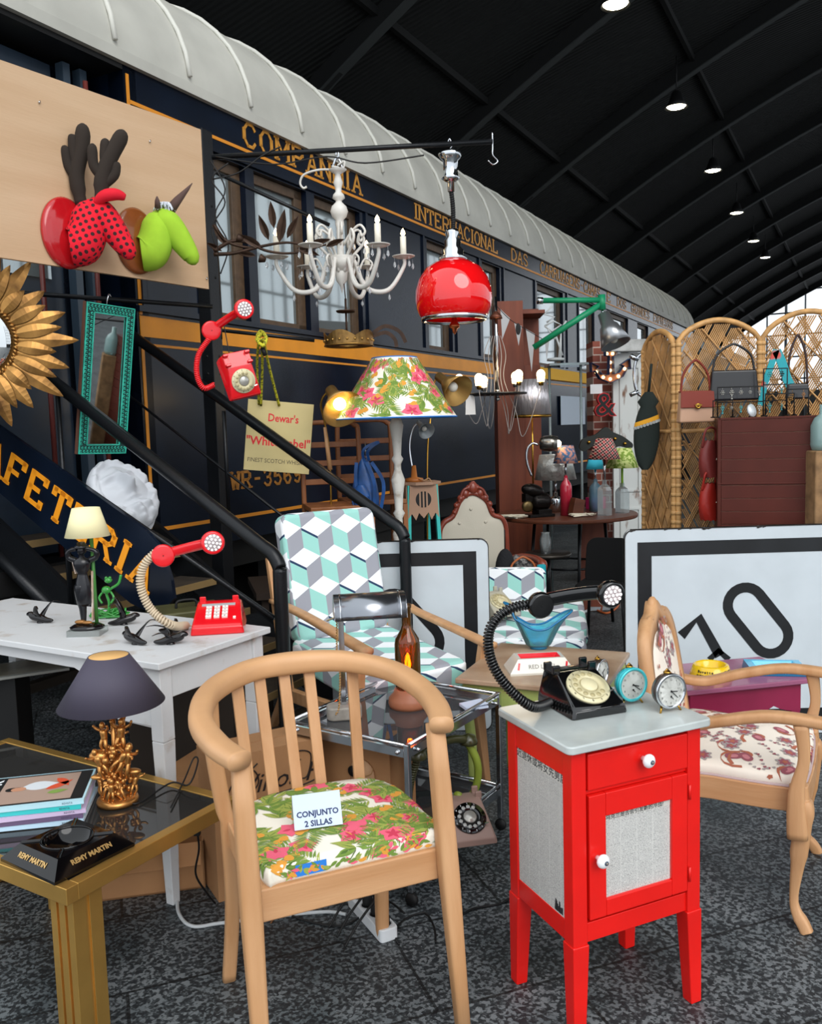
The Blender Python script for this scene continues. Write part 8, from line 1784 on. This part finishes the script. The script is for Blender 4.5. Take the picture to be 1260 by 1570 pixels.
# ------------------------------------------------------------------ rattan folding screen
DR = 5.15
M_rat = mat('rattan_pole', '#c4955c', .5, var=.22, scale=14); M_reed = mat('woven_reed', '#b98c58', .6, var=.3, scale=9); M_band = mat('rattan_binding', '#c79a62', .5)
def arch(t, w, zs, rise): x = t*w; return zs+rise*math.sin(PI*t)**.75
scr = thing('folding_screen', 'arched rattan folding screen woven from fine reeds, hung with handbags', 'folding screen', (at(1040, 660, DR).x, DR, 0), 0)
SO_ = V(scr.location)
def panel(A, B, zs, rise, zbar, left_post=True, right_post=True, tight=1.0):
    """A, B: feet in the screen's own frame; woven panel between two bound poles under an arch"""
    A, B = V(A), V(B); ux = (B-A); w_ = ux.length; ux.normalize()
    pn = bpy.data.objects.new('screen_panel', None)
    P = lambda x, z, d=0: A+ux*x+V((0, 0, z))+V((ux.y, -ux.x, 0))*d
    g = MB()
    pts = [P(0, .0)]+[P(0, zs*i/6) for i in range(1, 7)]+[P(w_*i/14, zs+rise*math.sin(PI*i/14)**.7) for i in range(1, 14)]+[P(w_, zs*i/6) for i in range(6, -1, -1)]
    g.tube(pts, .017, 8); g.tube([P(0, zbar), P(w_, zbar)], .013, 8)
    g.cur = 1; z = .06
    while z < zs:
        for x in (0, w_): g.lathe([(.018, -.012), (.020, 0), (.018, .012)], 8, P(x, z))
        z += .055
    g.build('panel_frame', [M_rat, M_band], scr)
    g = MB()
    def zt_(x): return zs+rise*max(0, math.sin(PI*min(1, max(0, x/w_))))**.7-.015 if 0 < x < w_ else 0
    def line(x0, sl, z0, z1, r, d):
        prev = None; seg = []; n_ = 26
        for i in range(n_+1):
            z = z0+(z1-z0)*i/n_; x = x0+sl*(z-z0)
            ok = .012 < x < w_-.012 and z < zt_(x)
            if ok: seg.append((x, z))
            elif len(seg) > 1: g.tube([P(seg[0][0], seg[0][1], d), P(seg[-1][0], seg[-1][1], d)], r, 4, caps=False); seg = []
            else: seg = []
        if len(seg) > 1: g.tube([P(seg[0][0], seg[0][1], d), P(seg[-1][0], seg[-1][1], d)], r, 4, caps=False)
    top = zs+rise
    for (z0, z1) in ((.03, zbar), (zbar, top)):
        for sl in (.55, -.55):
            x = -abs(sl)*(z1-z0)-.1; i = 0
            while x < w_+abs(sl)*(z1-z0)+.1:
                if (i % 9) < (8*tight if (sl > 0) == (z0 > .1) else 3): line(x, sl, z0, z1, .0046, .004 if sl > 0 else -.004)
                x += .0125; i += 1
        for k in range(-3, 8): line(-.35+k*.22, .9, z0, z1, .006, -.012); line(-.35+k*.22+.8, -.9, z0, z1, .006, .012)
    g.build('woven_reeds', M_reed, scr)
zs_ = at(1040, 522, DR).z; ra_ = at(1100, 490, DR).z-zs_; zb_ = at(1040, 661, DR).z
B1 = at(1163, 660, DR+.05).x-SO_.x; B2 = at(1262, 660, DR-.05).x-SO_.x+.14
panel((0, 0, 0), (B1, .05, 0), zs_, ra_, zb_)
panel((B1+.02, .05, 0), (B2, -.10, 0), zs_+.01, ra_+.02, zb_, tight=.7)
xA = at(987, 600, 5.62).x-SO_.x; panel((xA, .47, 0), (-.02, .02, 0), zs_-.02, .10, zb_)
# bags hanging on the screen
def S_at(px, py, d): return at(px, py, d)
b = S_at(1066, 648, 5.02); SB = 5.02/1330
handbag(b, math.radians(6), 56*SB, 47*SB, .06, 'small two-tone handbag, chestnut flap over a beige body, hanging on the rattan screen', mat('beige_leather', '#b78f74', .35), mat('chestnut_leather', '#7a2f22', .4, spec=.3), mat('chestnut_leather', '#8a3a2a', .3), 'handbags hung on the screen', straph=.17, clasp=True)
b = S_at(1124, 614, 5.03)
handbag(b, 0, 76*SB, 46*SB, .06, 'black quilted handbag hanging on the middle of the rattan screen', mat('black_leather', '#121216', .3, coat=.3), None, None, 'handbags hung on the screen', straph=.14)
db = thing('drawstring_bag', 'dark green cloth bag with yellow band hanging at the rattan screen\'s left edge', 'bag', S_at(991, 720, 5.25), math.radians(-10)); SB2 = 5.25/1330
def dbag(u, v):
    a = 2*PI*u; z = v*118*SB2; w_ = (5+13*math.sin(PI*min(1, v*1.18))**.6+3*v)*SB2 if v < .85 else (18-12*(v-.85)/.15)*SB2; return V((w_*math.cos(a)*1.0+(-4+10*v)*SB2*.6, .03*math.sin(a), z))
g = MB(); g.grid(dbag, 24, 16); g.tube([dbag(0, 1)*.5+dbag(.5, 1)*.5, V((.03, -.01, 160*SB2))], .008, 6); g.build('bag_body', mat('dark_green_cloth', '#16201c', .85), db)
g = MB(); vs = []
for i in range(25):
    for v in (.60, .66): p = dbag(i/24, v+.05*math.cos(2*PI*i/24)); c = V((0, 0, p.z)); vs.append(V((p.x*1.0+(.002 if p.x > 0 else -.002), p.y*1.08, p.z)))
g.add(vs, [(2*i, 2*i+2, 2*i+3, 2*i+1) for i in range(24)], True); g.build('yellow_band', mat('yellow_band', '#d99a1c', .7), db)
g = MB(); 
for i in range(13, 24): p = dbag(i/24, .585+.05*math.cos(2*PI*i/24)); g.lathe([(.006, 0), (.010, 0)], 8, V((p.x, p.y*1.1-.002, p.z)), RX(PI/2))
g.build('white_lace', mat('white_lace', '#cfd2d0', .8), db)
for lb, px, y0, z_, col_ in (('soft dark red leather bag behind the left edge of the slatted chest', 1086, 732, .0, '#7c2e2a'), ('bright red leather bag below the dark red one, left of the slatted chest', 1086, 797, 0, '#a3261c')):
    b = at(px, y0, 4.92); t = thing('handbag', lb, 'bag', b, math.radians(30), 'red bags behind the slatted chest'); g = MB()
    g.grid(lambda u, v: V(((.065*math.sin(PI*(.12+.8*v))**.5)*math.cos(2*PI*u), .05*math.sin(2*PI*u)*(1-.3*v), v*.21+.004*math.sin(18*PI*u))), 30, 10); mt = mat('red_leather_'+col_, col_, .4, bump=.3, bscale=25); g.build('bag_body', mt, t)
    g = MB(); g.tube(spl([(-.05, 0, .17), (-.045, -.02, .27), (.03, -.02, .27), (.05, 0, .17)], 5), .007, 6); g.build('handle', mt, t)
    g = MB(); g.tube(spl([(.0, -.055, .10), (.02, -.06, .13), (.04, -.05, .10)], 5), .004, 5); g.build('trim', M_crm, t)
# slatted chest
DK = 4.78; xa, xb = at(1101, 720, DK).x, at(1240, 720, DK).x; zt = at(1101, 641, DK).z; zb2 = at(1101, 741, DK).z
sc2 = thing('slatted_chest', 'tall dark red-brown chest of narrow drawers behind the numeral 10 sign board', 'chest', (xa, DK, 0), math.radians(-17)); W_c = (xb-xa)*1.07
M_ox = mat('oxblood_lacquer', '#4f2017', .5, var=.12, scale=5, spec=.3); M_gap = mat('pale_drawer_edge', '#b98a74', .6)
g = MB(); g.bb((.005, .0, 0), (W_c-.005, .38, zt-.005)); g.build('carcass', M_gap, sc2)
g = MB(); g.bb((-.004, -.012, 0), (.014, .38, zt)); g.bb((W_c-.014, -.012, 0), (W_c+.004, .38, zt)); g.bb((0, -.012, zt-.012), (W_c, .38, zt)); g.bb((-.004, -.014, zb2-.006), (W_c+.004, 0, zb2+.002)); g.build('case_frame', M_ox, sc2, .002)
z = zt-.014; hh_ = (zt-zb2)/5
while z > .1:
    z0 = max(.02, z-hh_+.003); g = MB(); g.bb((.015, -.010, z0), (W_c-.015, .0, z)); g.build('drawer_front', M_ox, sc2, .002); z -= hh_
for i in range(9): g = MB(); zz = zt-.07-i*.07; g.bb((W_c+.004, .0, zz-.06), (W_c+.02+.035*math.sin(i*.8+.6)**2, .3, zz)); g.build('side_drawer', M_ox, sc2, .002)
# earring stands and trinkets on top of the chest
rr = random.Random(31)
def earstand(px, wpx, hpx, label, rows, dcol, y=0.06, metal=M_black):
    q = at(px, 640, DK+y); S = (DK+y)/1330; t = thing('earring_stand', label, 'jewellery stand', (q.x, q.y, zt+.001), 0, 'earring stands on the slatted chest'); w_, h_ = wpx*S, hpx*S
    g = MB(); g.tube([V((-w_/2, 0, .004)), V((-w_/2, 0, h_)), V((w_/2, 0, h_)), V((w_/2, 0, .004))], .004, 6); g.tube([V((-w_/2, -.03, .004)), V((-w_/2, .03, .004))], .004, 6); g.tube([V((w_/2, -.03, .004)), V((w_/2, .03, .004))], .004, 6)
    for k in range(rows): g.tube([V((-w_/2, 0, h_*(1-k/rows))), V((w_/2, 0, h_*(1-k/rows)))], .003, 6)
    g.build('stand_frame', metal, t)
    for k in range(rows):
        n_ = max(2, int(w_/.045))
        for j in range(n_):
            x = -w_/2+w_*(j+.5)/n_; z = h_*(1-k/rows)-.004; g = MB(); c_ = rr.choice(dcol); s_ = rr.uniform(.6, 1.1)
            g.tube([V((x, -.004, z)), V((x, -.006, z-.012))], .0012, 4)
            for q_ in range(6): a = q_*PI/3; g.ball((x+.010*s_*math.cos(a), -.006, z-.026+.012*s_*math.sin(a)), .0045*s_, 6, 4)
            g.ball((x, -.008, z-.026), .006*s_, 8, 6); 
            if rr.random() < .6: g.tube([V((x, -.006, z-.036)), V((x, -.006, z-.05*s_-.01))], .003, 5); g.ball((x, -.006, z-.055*s_-.008), .006, 6, 5)
            g.build('earring', c_, t)
ER = [mat('old_gold', '#8e6a3c', .4, .8), mat('silver_trinket', '#a8a7a0', .35, .8), mat('turquoise_bead', '#3f8f92', .4), mat('black_bead', '#17171a', .3), mat('rose_bead', '#9a5260', .4)]
# a shelf board carries stands and bags so nothing floats
earstand(1135, 70, 46, 'black stand of silver and blue earrings in front of the black handbag', 2, [ER[1], ER[1], ER[0], ER[2]], -.02 if False else .03)
earstand(1108, 30, 26, 'small stand of old gold filigree earrings at the left end of the chest', 1, [ER[0]], .10)
earstand(1195, 44, 34, 'stand of rose and gold earrings right of the round white mirror', 1, [ER[4], ER[0]], .05)
earstand(1222, 34, 40, 'stand of wooden and gold drop earrings at the right end of the chest', 1, [ER[0], mat('wood_bead', '#9c6b3e', .6)], .10)
earstand(1188, 36, 72, 'tall black stand of dark bead earrings behind the rose ones', 3, [ER[3], ER[2]], .16)
q = at(1152, 640, DK+.02); hm = thing('hand_mirror', 'small round white mirror leaning on the top of the slatted chest', 'mirror', (q.x, q.y, zt+.036), 0, rot=(math.radians(-15), 0, .4)); g = MB(); g.lathe([(0, -.005), (.036, -.005), (.036, .005), (0, .005)], 28, (0, 0, 0), RX(PI/2) @ Matrix.Diagonal((.8, 1, 1))); g.build('mirror_glass', mat('pale_mirror', '#c9cfd2', .3, .2), hm)
g = MB(); g.cyl((0, .006, -.01), (0, .03, -.034), .003); g.build('prop', M_black, hm)
# scarf, spectacles-like black bag on third panel
sf = thing('scarf', 'turquoise scarf with red patches tied over the rattan screen', 'scarf', at(1190, 600, 5.0), 0); Ls = lambda x, y, d=5.0: loc_(sf, at(x, y, d))
for pts, w_ in (([(1190, 536), (1182, 560), (1172, 590), (1166, 622)], .018), ([(1190, 538), (1198, 555), (1206, 580), (1216, 600)], .026)):
    g = MB(); g.sweep(spl([Ls(*p) for p in pts], 6), [(-w_, -.003), (w_, -.003), (w_, .003), (-w_, .003)], smooth=False, up=(0, 1, 0)); g.build('scarf_tail', mat('turquoise_silk', '#1d9aa3', .5, col2='#c8483a', scale=7, thr=(.38, .42)), sf)
hb3 = handbag(at(1222, 612, 5.0), -.1, .13, .09, .05, 'dark bag with a long slanted strap on the right-hand panel of the rattan screen', mat('black_leather', '#121216', .3), None, mat('dark_brown_strap', '#3a2622', .5), 'handbags hung on the screen', straph=.26)
gj = thing('glass_demijohn', 'pale aqua glass jar at the right edge behind the slatted chest', 'jar', (at(1262, 640, 4.6).x, 4.6, at(1262, 690, 4.6).z), 0); S = 4.6/1330
g = MB(); g.lathe([(0, 0), (.055, 0), (.062, .03), (.062, .13), (.045, .17), (.02, .19), (.02, .24), (0, .24)][::1], 24); g.build('jar_body', glass('pale_aqua_glass', (.5, .75, .72), .05, .45), gj)
ps2 = thing('display_pedestal', 'slim brown pedestal under the aqua glass jar at the right edge', 'pedestal', (at(1262, 640, 4.6).x, 4.6, 0), 0); g = MB(); g.bb((-.07, -.07, 0), (.07, .07, at(1262, 690, 4.6).z-.001)); g.build('pedestal_body', mat('driftwood_brown', '#8a6a48', .8, var=.3, scale=14, bump=.4, bscale=20), ps2, .01)
# things in the shade under the round table
q = on(868, 880, .30); st_ = thing('work_stool', 'dark round metal workshop stool under the round table', 'stool', (at(845, 880, 6.4).x, 6.55, 0), 0)
g = MB(); g.lathe([(0, .60), (.17, .60), (.18, .615), (.17, .63), (0, .63)], 32); g.build('seat', mat('worn_iron_seat', '#4a4540', .4, .7), st_)
g = MB(); g.cyl((0, 0, .2), (0, 0, .6), .02); g.build('column', M_blackmetal, st_)
for i in range(3): a = i*2.1+.4; g = MB(); g.cyl((0, 0, .3), (.22*math.cos(a), .22*math.sin(a), 0), .014); g.build('leg', M_blackmetal, st_)
vt = thing('wooden_plank', 'reddish wooden board leaning under the round table', 'board', (at(897, 880, 7.3).x, 7.3, 0), 0, rot=(math.radians(-6), math.radians(6), 0)); g = MB(); g.bb((-.08, -.012, 0), (.14, .012, .80)); g.build('plank', M_rb, vt)
gcl = thing('glass_jug', 'clear glass jug on the workshop stool under the round table', 'jug', (at(840, 880, 6.4).x, 6.5, .631), 0); g = MB(); g.lathe([(0, 0), (.04, 0), (.045, .1), (.03, .15), (.035, .16)], 20, smooth=True); g.build('jug_body', M_clearb, gcl)
oc = thing('office_chair', 'black chair folded in the shade beside the sign board, left of it', 'chair', (at(928, 880, 6.2).x, 6.2, 0), math.radians(-25))
g = MB(); g.prism(rrect(.34, .36, .08, 5), -.02, .02, RX(math.radians(75)), (0, .12, .58)); g.build('backrest', mat('black_fabric', '#0d0e10', .9), oc, .01); g = MB(); g.prism(rrect(.38, .38, .06, 5), .40, .45); g.build('seat', mat('black_fabric', '#0d0e10', .9), oc, .01)
for sx in (-1, 1):
    for sy in (-1, 1): g = MB(); g.cyl((sx*.15, sy*.15, .40), (sx*.18, sy*.20, 0), .012); g.build('leg', M_blackmetal, oc)
floorcable('orange_cable', [(910, 925, 0), (915, 935, 0), (930, 940, 0), (945, 932, 0), (950, 922, 0), (955, 915, 0)], .009, mat('orange_cable', '#c4622a', .5), 'orange cable on the paving left of the large sign board')
floorcable('white_cable', [(885, 930, 0), (893, 938, 0), (905, 935, 0), (925, 932, 0)], .012, mat('white_cable', '#c3c7c9', .5), 'white cable end on the paving beyond the black telephone lamp')
q = on(918, 935, 0); pb_ = thing('paper_bundle', 'crumpled white papers on the paving beside the orange cable', 'paper', q, .3); g = MB(); g.box((0, 0, .02), (.22, .10, .03), RY(.05)); g.box((.12, .04, .03), (.10, .08, .03), RX(.2)); g.build('paper_stack', mat('dull_white_paper', '#9aa0a4', .8), pb_)
